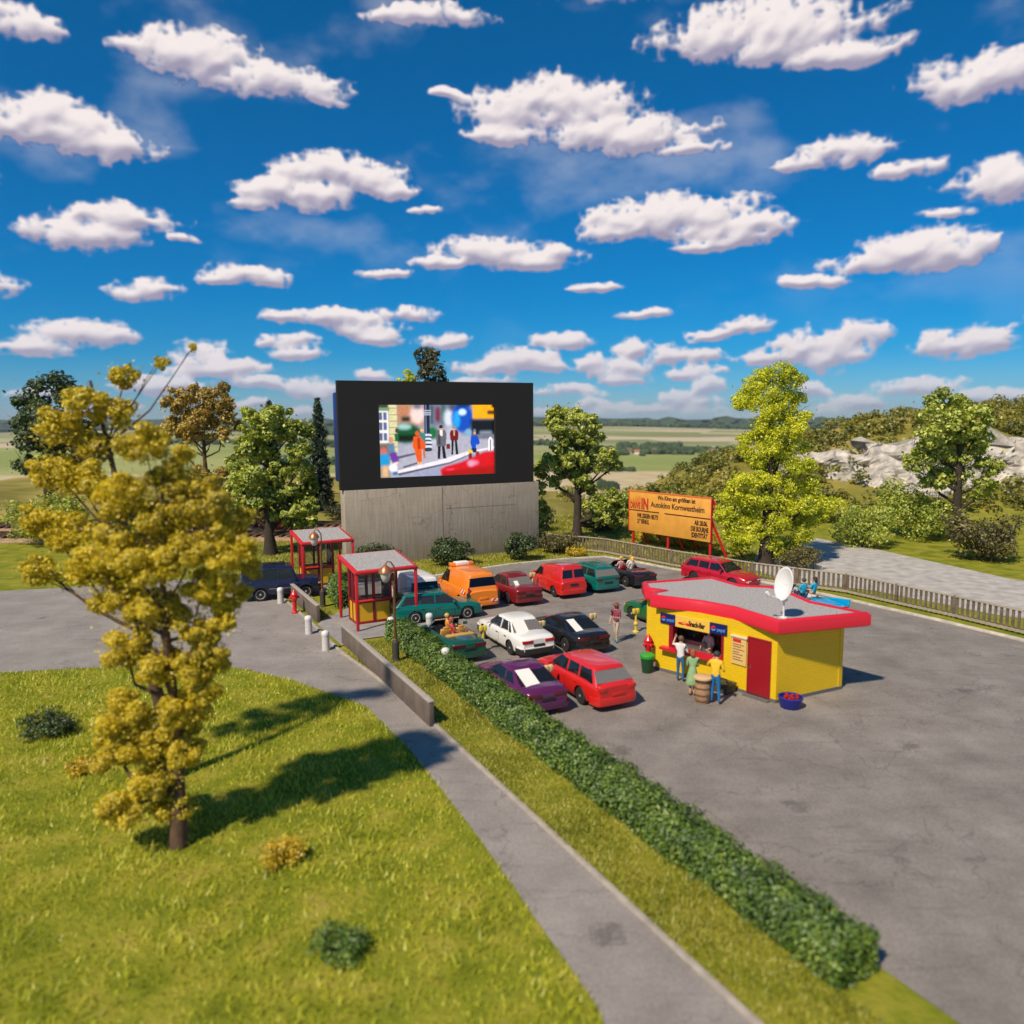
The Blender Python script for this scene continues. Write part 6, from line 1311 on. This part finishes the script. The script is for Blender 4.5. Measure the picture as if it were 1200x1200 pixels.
def wall(a, c, z0, z1, th=.20, name='wall', m_=None, side=1, parent=None, off=0.0):
    """wall whose outer face runs from a to c (outer side to the right of a>c)"""
    a = Vector(a); c = Vector(c); d = (c-a); u = d.normalized(); nn_ = Vector((-u.y, u.x)); a2, c2 = a-nn_*off, c-nn_*off
    P4 = [a2, c2, c2+nn_*th, a2+nn_*th]; P4 = [(q_.x-SB.x, q_.y-SB.y) for q_ in P4]
    b = B(); b.prism(P4, z0, z1); me = b.mesh(name, [m_ or M_SY]); uv = me.uv_layers.new(name='UV')
    for lp in me.loops:
        v = me.vertices[lp.vertex_index].co; w_ = Vector((v.x+SB.x, v.y+SB.y)); uv.data[lp.index].uv = ((w_-a).dot(u)+(w_-a).dot(nn_)*1.0, v.z)
    return link(name, me, parent or sb)
f0 = Vector((5.62, 29.62)); f2 = Vector((7.85, 27.50)); cn = Vector((9.12, 25.92)); rr_ = Vector((12.0, 27.3))
uF = (f2-f0).normalized(); LF = (f2-f0).length; nF = Vector((-uF.y, uF.x))
# service front: pier, sill wall, pier, head
o1 = .62; o2 = LF-.18
wall(f0, f0+uF*o1, 0, 2.60); wall(f0+uF*o1, f0+uF*o2, 0, 1.02, .196); wall(f0+uF*o2, f2, 0, 2.60); wall(f0+uF*o1, f0+uF*o2, 2.08, 2.60, .196)
wall(f2, cn, 0, 2.60); wall(cn, rr_, 0, 2.60); wall(rr_, (10.6, 29.6), 0, 2.60); wall((10.6, 29.6), (8.5, 32.2), 0, 2.60); wall((8.5, 32.2), (6.0, 31.4), 0, 2.60); wall((6.0, 31.4), (6.1, 30.3), 0, 2.60, m_=M_BRD); wall((6.1, 30.3), f0+nF*.2, 0, 2.60, m_=M_BRD)
wall((5.50, 31.0), (5.88, 30.65), 0, 2.60, .36, 'pillar'); 
# dark plinth
M_PL = mat('plinth_grey', (.12,.115,.11), .9)
for a, c in ((f0, f2), (f2, cn), (cn, rr_)): wall(a, c, -.05, .13, .1, 'plinth', M_PL, off=.035)
# opening: red frame, counter, dark inside with shelves
wall(f0+uF*(o1-.02), f0+uF*(o1+.16), 1.02, 2.10, .30, 'frame', M_BRD, off=.02); wall(f0+uF*(o2-.07), f0+uF*(o2+.03), 1.02, 2.10, .30, 'frame', M_BRD, off=.02)
wall(f0+uF*(o1-.30), f0+uF*(o2+.02), .96, 1.06, .50, 'counter', M_SR, off=.26)
b = B(); M_IN = mat('inside_dark', (.42,.13,.07), .8, noise=.5, nscale=3)
wall(f0+uF*(o1-.2)+nF*1.5, f0+uF*(o2+.2)+nF*1.5, .1, 2.5, .05, 'back_wall', M_IN); wall(f0+uF*(o1)+nF*.25, f0+uF*(o2)+nF*.25, .85, .92, 1.2, 'worktop', mat('worktop', (.18,.12,.09), .5))
shc = [(.35,.08,.03), (.45,.32,.05), (.10,.12,.10), (.45,.40,.34), (.20,.05,.04), (.08,.10,.16)]
for k, z in enumerate((1.18, 1.50, 1.82)): wall(f0+uF*(o1-.1)+nF*1.22, f0+uF*(o2+.1)+nF*1.22, z, z+.03, .27, 'shelf', mat('shelf_wood', (.22,.12,.07), .7))
P_ = []
wall(f0+uF*(o1+.05)+nF*.62, f0+uF*(o1+1.2)+nF*.62, .92, 1.28, .4, 'display_case', mat('steel_dull', (.30,.29,.28), .3, metal=.7))
B().box((0, 0, 0), (.001, .001, .001))
# sign above the opening
SM = lambda s, z, off=.06: Matrix.Translation((f0.x+uF.x*s-nF.x*off-SB.x, f0.y+uF.y*s-nF.y*off-SB.y, z)) @ Matrix.Rotation(math.atan2(uF.y, uF.x), 4, 'Z') @ Matrix.Rotation(rad(90), 4, 'X')
sgn = empty('shop_sign', (0, 0, 0)); sgn.parent = sb; ALL.append(sgn)
M_SB_ = mat('sign_navy', (.008,.016,.10), .35, coat=.3); M_SYL = mat('sign_yellow', (.82,.50,.08), .4); M_SRED = mat('sign_red', (.62,.02,.02), .4); M_SW = mat('sign_white', (.8,.8,.8), .4); M_SLB = mat('sign_light_blue', (.10,.25,.70), .4)
s0, s1, s2, s3 = .22, .90, LF-.72, LF-.02
wall(f0+uF*s0, f0+uF*s1, 1.96, 2.36, .05, 'sign_panel', M_SB_, parent=sgn, off=.05); wall(f0+uF*s1, f0+uF*s2, 1.93, 2.37, .05, 'sign_panel', M_SYL, parent=sgn, off=.055); wall(f0+uF*s2, f0+uF*s3, 1.96, 2.36, .05, 'sign_panel', M_SB_, parent=sgn, off=.05)
for s in (s0, s2):
    M_ = SM(s+.06, 2.05); text('pepsi', .19, M_SLB, sgn, M_ @ Matrix.Translation((.24, .03, -.0)), weight=.004, sx=.85)
    for cc, m_, y0_ in ((M_SRED, 0, .5), (M_SW, 0, 0), (M_SLB, 0, -.5)):
        pass
    pts_t = [(.10+.10*math.cos(a), .11+.10*math.sin(a)) for a in np.linspace(rad(18), rad(190), 12)]; pts_b = [(.10+.10*math.cos(a), .11+.10*math.sin(a)) for a in np.linspace(rad(198), rad(352), 12)]
    for pts, m_ in ((pts_t, M_SRED), (pts_b, M_SLB)):
        vs = [tuple(M_ @ Vector((x, y, .006))) for x, y in pts]+[tuple(M_ @ Vector((x, y, .0))) for x, y in pts]; k_ = len(pts)
        B().add(vs, [tuple(range(k_)), tuple(range(k_, 2*k_))[::-1]]+[(i, k_+i, k_+(i+1)%k_, (i+1)%k_) for i in range(k_)]).build('emblem', m_, sgn)
text('Snack-Bar', .27, M_TX, sgn, SM(s1+(s2-s1)*.40, 2.06, .062), weight=.012, sx=(s2-s1)*.55/1.28)
for i, (x, y, a, b__, m_) in enumerate(((.20, .10, .16, .05, M_SRED), (.30, .15, .12, .055, M_BO), (.42, .10, .10, .05, M_SRED))):
    M_ = SM(s1+.03, 2.00, .062); pts = [(x*(s2-s1)*.85+a*math.cos(t), y+b__*math.sin(t)) for t in np.linspace(0, 2*PI, 17)[:-1]]; k_ = len(pts); zz = .004+.002*i
    vs = [tuple(M_ @ Vector((u_x, v_y, zz))) for u_x, v_y in pts]+[tuple(M_ @ Vector((u_x, v_y, 0))) for u_x, v_y in pts]
    B().add(vs, [tuple(range(k_)), tuple(range(k_, 2*k_))[::-1]]+[(i2, k_+i2, k_+(i2+1)%k_, (i2+1)%k_) for i2 in range(k_)]).build('emblem', m_, sgn)
# door and menu board on the wall right of the opening
uD = (cn-f2).normalized(); LD = (cn-f2).length; nD = Vector((-uD.y, uD.x))
for a_, c_ in ((LD-1.16, LD-1.10), (LD-.28, LD-.22)): wall(f2+uD*a_, f2+uD*c_, .06, 2.16, .08, 'door_frame', M_BRD, off=.045)
wall(f2+uD*(LD-1.10), f2+uD*(LD-.28), 2.10, 2.16, .08, 'door_frame', M_BRD, off=.045); wall(f2+uD*(LD-1.20), f2+uD*(LD-.18), -.02, .06, .35, 'doorstep', M_PL, off=.25)
dd_ = wall(f2+uD*(LD-1.10), f2+uD*(LD-.28), .06, 2.10, .06, 'door', mat('door_red', (.30,.006,.012), .4), off=.035)
wall(f2+uD*(LD-1.02), f2+uD*(LD-.98), 1.02, 1.14, .04, 'handle', M_CHR, parent=dd_, off=.075)
mn = wall(f2+uD*.20, f2+uD*.82, 1.02, 2.02, .05, 'menu_board', mat('menu_cream', (.72,.47,.16), .6), off=.05)
wall(f2+uD*.17, f2+uD*.85, 2.02, 2.08, .10, 'frame', mat('menu_top', (.75,.62,.45), .5), parent=mn, off=.09); wall(f2+uD*.26, f2+uD*.60, 1.84, 1.96, .02, 'header', M_SRED, parent=mn, off=.058)
for z, e in ((1.74, .72), (1.66, .60), (1.56, .75), (1.46, .52), (1.38, .68), (1.27, .60), (1.18, .70)): wall(f2+uD*.26, f2+uD*e, z, z+.028, .02, 'menu_line', mat('menu_ink', (.22,.07,.03), .6), parent=mn, off=.056)
# dish on the roof
M_DI = mat('dish_white', (.74,.72,.71), .35); dp = G(918, 724, 3.02); ds = empty('satellite_dish', dp, rad(-62)); tag(ds, 'white satellite dish on a short mast on the snack bar roof', 'satellite dish')
b = B(); b.lathe([(.14, 0), (.14, .03), (.05, .05)], 14); b.tube([(0, 0, .02), (0, 0, .62)], .035, 10); b.build('mast', M_DI, ds, smooth=True, angle=50)
dish = []; nr, na = 8, 28
for i in range(nr+1):
    r_ = i/nr
    for j in range(na): a = 2*PI*j/na; dish.append((r_*.40*math.cos(a), r_*.60*math.sin(a), .17*(r_**2)))
fs = [(i*na+j, i*na+(j+1)%na, (i+1)*na+(j+1)%na, (i+1)*na+j) for i in range(nr) for j in range(na)]
Mx = Matrix.Translation((.0, .12, 1.16)) @ Matrix.Rotation(rad(78), 4, 'X')
me = B().add([tuple(Mx @ Vector(q_)) for q_ in dish], fs).mesh('reflector', [M_DI], smooth=True, angle=60); o = link('reflector', me, ds); md = o.modifiers.new('s', 'SOLIDIFY'); md.thickness = .03
b = B(); b.tube([(0, 0, .60), (-.10, -.50, .80), (-.13, -.62, .86)], [.028, .024, .024], 8); b.build('arm', M_DI, ds, smooth=True); b = B(); b.tube([(-.12, -.58, .82), (-.16, -.68, .96)], [.07, .06], 10); b.build('receiver', M_DI, ds, bevel=.01)
B().box((0, .05, .66), (.12, .14, .16)).build('bracket', M_DI, ds, bevel=.01)
# things around the snack bar
hydrant(G(759.5, 778), 'red fire hydrant behind the green bin at the snack bar', .6)
p_ = G(758.5, 788); t = empty('rubbish_bin', p_); tag(t, 'dark green rubbish bin with a bright green lid beside the snack bar pillar', 'bin')
b = B(); b.lathe([(.19, 0), (.20, .03), (.27, .62), (.255, .62)], 20); b.build('body', mat('bin_green', (.008,.06,.02), .5), t, smooth=True, angle=40); b = B(); b.lathe([(.285, .60), (.295, .64), (.29, .71), (.24, .76), (.20, .77)], 20); b.build('lid', mat('bin_lid', (.03,.32,.03), .45), t, smooth=True, angle=40)
p_ = G(823, 823); t = empty('barrel_table', p_); tag(t, 'wooden barrel used as a standing table beside the man in yellow', 'barrel')
b = B(); b.lathe([(.22, 0), (.24, .05), (.275, .3), (.28, .45), (.265, .65), (.24, .85)], 20); b.build('barrel', mat('barrel_wood', (.40,.22,.11), .7, noise=.3, nscale=12), t, smooth=True, angle=40)
for z, r_ in ((.12, .262), (.32, .285), (.56, .282), (.76, .258)): bb2 = B(); bb2.lathe([(r_-.02, z-.025), (r_+.004, z-.025), (r_+.004, z+.025), (r_-.02, z+.025)], 20); bb2.build('hoop', mat('hoop_steel', (.20,.13,.09), .5, metal=.5), t)
b = B(); b.lathe([(.10, .85), (.30, .86), (.33, .88), (.33, .93), (.30, .95), (.02, .96)], 24); b.build('tabletop', mat('tabletop_pine', (.62,.40,.20), .55), t, smooth=True, angle=40)
pc = f2+uD*.02-nD*.42; t = empty('crate', (pc.x, pc.y, 0), math.atan2(uD.y, uD.x)); tag(t, 'olive green crate with a handle on the ground under the menu board', 'crate')
M_OL = mat('crate_olive', (.075,.07,.03), .6); b = B(); b.box((.1, 0, .16), (.80, .52, .30)); b.build('body', M_OL, t, bevel=.05); b = B(); b.box((.1, 0, .34), (.86, .58, .10)); b.build('lid', M_OL, t, bevel=.04)
b = B(); b.tube([(-.10, 0, .38), (-.08, 0, .48), (.28, 0, .48), (.30, 0, .38)], .028, 8); b.build('handle', M_DK, t, smooth=True)
p_ = G(926, 829); t = empty('cool_box', p_, .3); tag(t, 'round blue tub full of red cans at the corner of the snack bar', 'tub')
b = B(); b.lathe([(.30, 0), (.34, .04), (.40, .34), (.42, .35), (.42, .40), (.37, .40), (.36, .30), (.02, .29)], 22); b.build('tub', mat('tub_blue', (.012,.02,.22), .4), t, smooth=True, angle=40)
for i in range(9):
    a = i*2.4; r_ = .09*math.sqrt(i)+.02; o = tag(B().tube([(0, 0, 0), (0, 0, .14)], .055, 10).build('drink_can', mat('can_red', (.5,.02,.03), .35, metal=.3), None, bevel=.008), 'small red drink can standing in the blue tub', 'can', 'red cans in the blue tub')
    o.location = (p_.x+r_*math.cos(a), p_.y+r_*math.sin(a), .285); o.rotation_euler = (random.uniform(-.1, .1), random.uniform(-.1, .1), a)
# ------------------------------------------------------------------ people (facing +x)
SK = mat('skin', (.60,.33,.22), .6); SKP = mat('skin_pale', (.70,.43,.31), .6)
def cloth(name, c): return mat(name, c, .75, noise=.12, nscale=9)
def person(label, loc, rz, J=None, top=None, low=None, shoe=None, hairc=(.05,.03,.02), skin=None, sleeve='short', legs='long', h=1.0, dress=None, hat=None, hair='short', female=False, group=None):
    skin = skin or SK
    D = dict(pelvis=(0,0,.95), spine=(.005,0,1.13), chest=(0,0,1.33), neck=(0,0,1.49), skull0=(.012,0,1.57), skull=(.02,0,1.655), skull1=(.015,0,1.715),
             sL=(0,.165,1.415), eL=(-.03,.235,1.14), wL=(.04,.26,.90), hL=(.06,.265,.83), sR=(0,-.165,1.415), eR=(-.03,-.235,1.14), wR=(.04,-.26,.90), hR=(.06,-.265,.83),
             pL=(0,.085,.90), kL=(.02,.10,.50), aL=(0,.105,.09), tL=(.15,.125,.035), pR=(0,-.085,.90), kR=(.02,-.10,.50), aR=(0,-.105,.09), tR=(.15,-.125,.035))
    if J: D.update(J)
    Rr = dict(pelvis=.135, spine=.118 if not female else .10, chest=.145 if not female else .125, neck=.056, skull0=.066, skull=.098, skull1=.074, sL=.070, eL=.046, wL=.031, hL=.036, pL=.092, kL=.060, aL=.043, tL=.036)
    for k in list(Rr):
        if k.endswith('L') and len(k) == 2: Rr[k[0]+'R'] = Rr[k]
    keys = list(D); ix = {k: i for i, k in enumerate(keys)}
    E = [('pelvis','spine','top'),('spine','chest','top'),('chest','neck','top'),('neck','skull0','skin'),('skull0','skull','skin'),('skull','skull1','skin')]
    for s in 'LR':
        E += [('chest','s'+s,'top'),('s'+s,'e'+s,'top'),('e'+s,'w'+s,'skin' if sleeve == 'short' else 'top'),('w'+s,'h'+s,'skin'),('pelvis','p'+s,'low'),('p'+s,'k'+s,'low'),('k'+s,'a'+s,'low' if legs == 'long' else 'skin'),('a'+s,'t'+s,'shoe')]
    me = bpy.data.meshes.new('body'); me.from_pydata([D[k] for k in keys], [(ix[a], ix[b_]) for a, b_, _ in E], [])
    o = bpy.data.objects.new('b', me); COL.objects.link(o); md = o.modifiers.new('s', 'SKIN'); md.use_smooth_shade = True
    for k in keys:
        d_ = me.skin_vertices[0].data[ix[k]]; r_ = Rr[k]; d_.radius = (r_, r_*.86 if k in ('pelvis', 'spine', 'chest') else r_); d_.use_root = (k == 'pelvis')
    ms = o.modifiers.new('u', 'SUBSURF'); ms.levels = 2; ms.render_levels = 2
    rm = evaluated(o); bpy.data.objects.remove(o); rm.name = 'body'
    V = np.array([v.co[:] for v in rm.vertices]); F = [tuple(p.vertices) for p in rm.polygons]
    segs = [(np.array(D[a]), np.array(D[b_]), m_) for a, b_, m_ in E]; order = ['skin', 'top', 'low', 'shoe']; fm = []
    for f in F:
        c = V[list(f)].mean(0); best = None
        for a, b_, m_ in segs:
            ab = b_-a; t = np.clip(np.dot(c-a, ab)/np.dot(ab, ab), 0, 1); d_ = np.linalg.norm(c-(a+ab*t))
            if best is None or d_ < best[0]: best = (d_, m_)
        fm.append(order.index(best[1]))
    b = B(); b.add(V.tolist(), F); b.m = fm
    # fingers and face on the same body mesh
    for s in 'LR':
        w, hh = Vector(D['w'+s]), Vector(D['h'+s]); d_ = (hh-w).normalized(); side = d_.cross(Vector((1, 0, 0))); 
        if side.length < .2: side = d_.cross(Vector((0, 0, 1)))
        side.normalize(); pn = d_.cross(side).normalized()
        for i, ln in enumerate((.062, .072, .068, .052)):
            o_ = hh+side*(-.024+.016*i)+d_*.02; b.tube([o_, o_+d_*ln*.5, o_+d_*ln*.85+pn*.018, o_+d_*ln+pn*.03], [.010, .009, .008, .006], 6, m=0)
        o_ = hh-side*.026-d_*.01; b.tube([o_, o_-side*.022+d_*.022, o_-side*.026+d_*.05+pn*.01], [.011, .010, .007], 6, m=0)
    hd = Vector(D['skull']); fv = Vector((1, 0, 0)) if not J or 'look' not in J else Vector(J['look']).normalized(); sd = fv.cross(Vector((0, 0, 1))).normalized()
    b.tube([hd+fv*.085+Vector((0, 0, .005)), hd+fv*.118-Vector((0, 0, .022)), hd+fv*.09-Vector((0, 0, .03))], [.008, .016, .008], 6, m=0)
    for s in (-1, 1): b.ell(tuple(hd+sd*s*.098-fv*.005-Vector((0, 0, .01))), (.018, .014, .028), 8, 6, m=0); b.ell(tuple(hd+fv*.088+sd*s*.034+Vector((0, 0, .012))), (.012, .012, .009), 8, 6, m=4)
    b.ell(tuple(hd+fv*.088-Vector((0, 0, .055))), (.012, .026, .007), 8, 6, m=5)
    t = empty('person', loc, rz); t.scale = (h, h, h); tag(t, label, 'person', group)
    b.build('body', [skin, top, low, shoe or cloth('shoe_black', (.02,.02,.02)), mat('eye_dark', (.03,.02,.02), .3), mat('lips', (.45,.12,.10), .5)], t, smooth=True, angle=180)
    hm = mat('hair_%d_%d_%d' % tuple(int(v*100) for v in hairc), hairc, .7)
    if hair != 'none':
        b = B(); c = hd-fv*.018+Vector((0, 0, .022)); b.ell(tuple(c), (.112, .110, .105), 14, 10)
        if hair == 'long': b.ell(tuple(c-fv*.05-Vector((0, 0, .09))), (.07, .095, .13), 12, 8)
        b.build('hair', hm, t, smooth=True, angle=180)
        # keep the face free of hair
        o = kids(t)[-1]; bm = bmesh.new(); bm.from_mesh(o.data)
        dl = [v for v in bm.verts if (v.co-hd).dot(fv) > .052 and (v.co-hd).z < .05]; bmesh.ops.delete(bm, geom=dl, context='VERTS'); bm.to_mesh(o.data); bm.free()
    if hat:
        b = B(); c = hd+Vector((0, 0, .065)); b.lathe([(.02, .085), (.07, .082), (.095, .06), (.105, .0), (.19, -.012), (.19, -.024), (.09, -.02)][::-1], 16, tuple(c)); b.build('hat', hat, t, smooth=True, angle=60)
    if dress:
        x0, y0, z0 = D['pelvis']; b = B(); prof = [(.235, z0-.47), (.238, z0-.45), (.21, z0-.25), (.165, z0-.02), (.125, z0+.14), (.12, z0+.16)]
        b.lathe(prof, 20, (x0, y0, 0)); vv = []
        for i, (x, y, z) in enumerate(b.v): a = math.atan2(y-y0, x-x0); k = 1+.07*math.sin(a*7)*max(0, (z0-z)/.45); vv.append((x0+(x-x0)*k*.92, y0+(y-y0)*k, z))
        b.v = vv; b.build('skirt', dress, t, smooth=True, angle=60)
    return t
C_ = cloth
JEAN = C_('denim', (.03,.13,.24)); BLUEJ = C_('blue_trousers', (.01,.14,.36)); WT = C_('white_shirt', (.70,.68,.66)); YT = C_('yellow_shirt', (.80,.48,.02)); GT = C_('green_dress', (.26,.42,.20)); MAR = C_('maroon_top', (.26,.04,.07)); BGE = C_('beige_trousers', (.52,.42,.31)); CYT = C_('cyan_top', (.02,.38,.55)); PNK = C_('pink_top', (.65,.35,.30)); OR_ = C_('orange_top', (.75,.30,.06)); TL = C_('teal_shoe', (.05,.25,.32)); RD = C_('red_top', (.5,.06,.05)); CRM = C_('cream_top', (.66,.58,.48))
Fdir = math.atan2(nF.y, nF.x)      # facing the serving hatch
person('man in a white T-shirt and jeans at the serving hatch, left arm raised', G(797, 799)+Vector((0,0,.012)), Fdir+.15,
       dict(eL=(.12,.36,1.36), wL=(.24,.34,1.56), hL=(.27,.33,1.63), eR=(.06,-.25,1.17), wR=(.27,-.20,1.08), hR=(.34,-.19,1.07)), WT, JEAN, hairc=(.12,.07,.05), group=None)
person('woman in a pale green dress with auburn hair queueing at the hatch', G(811, 816)+Vector((0,0,.012)), Fdir+.55,
       dict(eL=(.06,.20,1.13), wL=(.20,.04,1.14), hL=(.21,-.03,1.16), eR=(.06,-.20,1.13), wR=(.21,-.04,1.10), hR=(.22,.03,1.10), kL=(.03,.07,.5), kR=(0,-.07,.5), aL=(.02,.07,.09), aR=(-.02,-.07,.09), tL=(.15,.09,.03), tR=(.12,-.09,.03)), GT, SK, hairc=(.30,.08,.03), legs='bare', dress=GT, hair='long', female=True, h=.97)
person('man in a yellow shirt and blue trousers standing at the barrel table eating', G(838, 825)+Vector((0,0,.012)), Fdir+.25,
       dict(chest=(.03,0,1.33), neck=(.06,0,1.48), skull0=(.09,0,1.55), skull=(.12,.01,1.63), skull1=(.115,.01,1.69), sL=(.04,.18,1.41), sR=(.02,-.17,1.41), eL=(.16,.33,1.20), wL=(.26,.18,1.40), hL=(.25,.12,1.48), eR=(.02,-.25,1.15), wR=(.22,-.22,1.06), hR=(.29,-.20,1.05), aL=(0,.13,.09), tL=(.15,.16,.035), aR=(-.04,-.14,.09), tR=(.11,-.17,.035)), YT, BLUEJ, hairc=(.03,.03,.035), sleeve='long', h=1.06)
person('woman in a maroon top, beige trousers and brown hat walking between the cars', G(722, 753)+Vector((0,0,.012)), rad(-125),
       dict(eL=(.05,.20,1.15), wL=(.22,.10,1.18), hL=(.27,.06,1.20), eR=(-.06,-.25,1.16), wR=(.06,-.28,.95), hR=(.09,-.28,.88), kL=(.10,.07,.52), aL=(.05,.07,.10), tL=(.19,.09,.04), kR=(-.01,-.07,.5), aR=(-.12,-.07,.11), tR=(.02,-.09,.035)), MAR, BGE, TL, hairc=(.20,.06,.03), sleeve='short', hair='long', hat=C_('hat_brown', (.22,.07,.04)), female=True)
# seated people: pelvis at the seat of the car
def seated(label, car, ch, off, rz=0.0, **k):
    J = dict(pL=(.03,.09,.93), kL=(.44,.13,1.00), aL=(.52,.12,.60), tL=(.64,.13,.56), pR=(.03,-.09,.93), kR=(.44,-.13,1.00), aR=(.52,-.12,.60), tR=(.64,-.13,.56), spine=(-.03,0,1.12), chest=(-.07,0,1.31), neck=(-.08,0,1.47), skull0=(-.06,0,1.55), skull=(-.05,0,1.635), skull1=(-.055,0,1.695), sL=(-.07,.165,1.40), sR=(-.07,-.165,1.40), eL=(.04,.23,1.16), wL=(.28,.16,1.14), hL=(.35,.13,1.15), eR=(.04,-.23,1.16), wR=(.26,-.18,1.05), hR=(.33,-.17,1.03))
    if k.pop('wide', False): J.update(eL=(-.12,.42,1.28), wL=(-.16,.66,1.24), hL=(-.16,.74,1.23), eR=(-.12,-.42,1.30), wR=(-.14,-.64,1.34), hR=(-.14,-.72,1.35))
    J.update(k.pop('J', {}))
    c = Vector(car); R = Matrix.Rotation(ch, 3, 'Z'); p_ = c+R @ Vector((off[0], off[1], off[2]-.95))
    return person(label, p_, ch+rz, J, **k)
seated('blonde driver in an orange top sitting in the green convertible', cgc, a, (.02, .34, .76), top=OR_, low=JEAN, hairc=(.55,.38,.10), h=.97)
seated('red-haired passenger in a red top sitting in the green convertible', cgc, a, (.02, -.34, .76), top=RD, low=BGE, hairc=(.35,.08,.03), h=.97, hair='long', female=True)
seated('blond driver in a pink top sitting in the black convertible', cbc, a2, (.02, .34, .78), top=PNK, low=JEAN, hairc=(.70,.40,.06))
seated('blonde passenger in a cream top in the back of the black convertible', cbc, a2, (-.62, -.02, .82), top=CRM, low=JEAN, hairc=(.78,.52,.08), hair='long', female=True)
seated('orange-haired passenger in a white top at the right of the black convertible', cbc, a2, (.0, -.34, .80), top=WT, low=BGE, hairc=(.60,.22,.05))
CYP = CY_POS
seated('dark-haired woman in a cyan top perched on the back of the turquoise convertible', CYP, CY_H, (-1.05, -.30, 1.18), rz=.1, top=CYT, low=SK, legs='bare', hairc=(.04,.02,.015), hair='long', female=True, skin=SKP, J=dict(eR=(.14,-.26,1.25), wR=(.36,-.30,1.32), hR=(.43,-.31,1.35)))
seated('bare-armed man in a cyan shirt perched beside the woman on the turquoise convertible', CYP, CY_H, (-1.0, .36, 1.16), rz=.0, top=CYT, low=C_('dark_shorts', (.03,.03,.05)), legs='bare', hairc=(.08,.04,.02), skin=SKP)
# dim figure behind the hatch, and wares on the shelves
kc = f0+uF*(LF*.60)+nF*.85
person('cook in a pale apron standing in the dim inside of the snack bar', (kc.x, kc.y, .05), Fdir+PI, dict(eL=(.10,.24,1.15), wL=(.30,.18,1.08), hL=(.36,.16,1.07), eR=(.10,-.24,1.15), wR=(.30,-.18,1.10), hR=(.36,-.16,1.09)), CRM, BGE, hairc=(.06,.03,.02))
k = 0
for z in (1.21, 1.53, 1.85):
    for s in np.arange(o1+.05, o2-.1, .26):
        q_ = f0+uF*(s+random.uniform(-.03, .03))+nF*1.34; c_ = random.choice(shc); r_ = random.uniform(.045, .075); hh = random.uniform(.12, .22)
        o = B(); o.lathe([(r_, 0), (r_, hh*.7), (r_*.5, hh*.85), (r_*.45, hh)], 10); o = o.build('bottle', mat('ware_%d' % shc.index(c_), c_, .4)); o.location = (q_.x, q_.y, z)
        tag(o, 'small bottle or jar on the shelves inside the snack bar', 'bottle', 'wares on the snack bar shelves')
# a little life for the lawn and the lot in front
for i, (px, py, r, h, m_, lb) in enumerate([(60, 860, .9, .8, ML_D, 'low dark green shrub on the lawn at the lower left edge'), (330, 1010, .55, .5, ML_FL, 'clump of yellow flowers on the near lawn'), (95, 905, .5, .45, ML_FL, 'yellow flowers beside the low dark shrub on the lawn'), (400, 1120, .6, .5, ML_H, 'small green shrub at the bottom of the near lawn')]):
    shrub(lb, 'bush' if m_ is not ML_FL else 'flower_clump', G(px, py), r, h, m_, .07, 3500, 90+i, cat='bush' if m_ is not ML_FL else 'flowers')
# ------------------------------------------------------------------ haze
hb = B(); hb.box((0, 4470, 25), (12600, 9100, 190)); o = hb.build('haze', bpy.data.materials.new('haze')); q = o.data.materials[0]; q.use_nodes = True; n = q.node_tree.nodes; n.remove(n['Principled BSDF'])
pv_ = n.new('ShaderNodeVolumePrincipled'); pv_.inputs['Color'].default_value = (.72,.80,.95,1); pv_.inputs['Density'].default_value = .00006; pv_.inputs['Anisotropy'].default_value = .2
q.node_tree.links.new(pv_.outputs[0], n['Material Output'].inputs['Volume']); tag(o, 'thin blue haze over the valley', 'haze', kind='stuff')
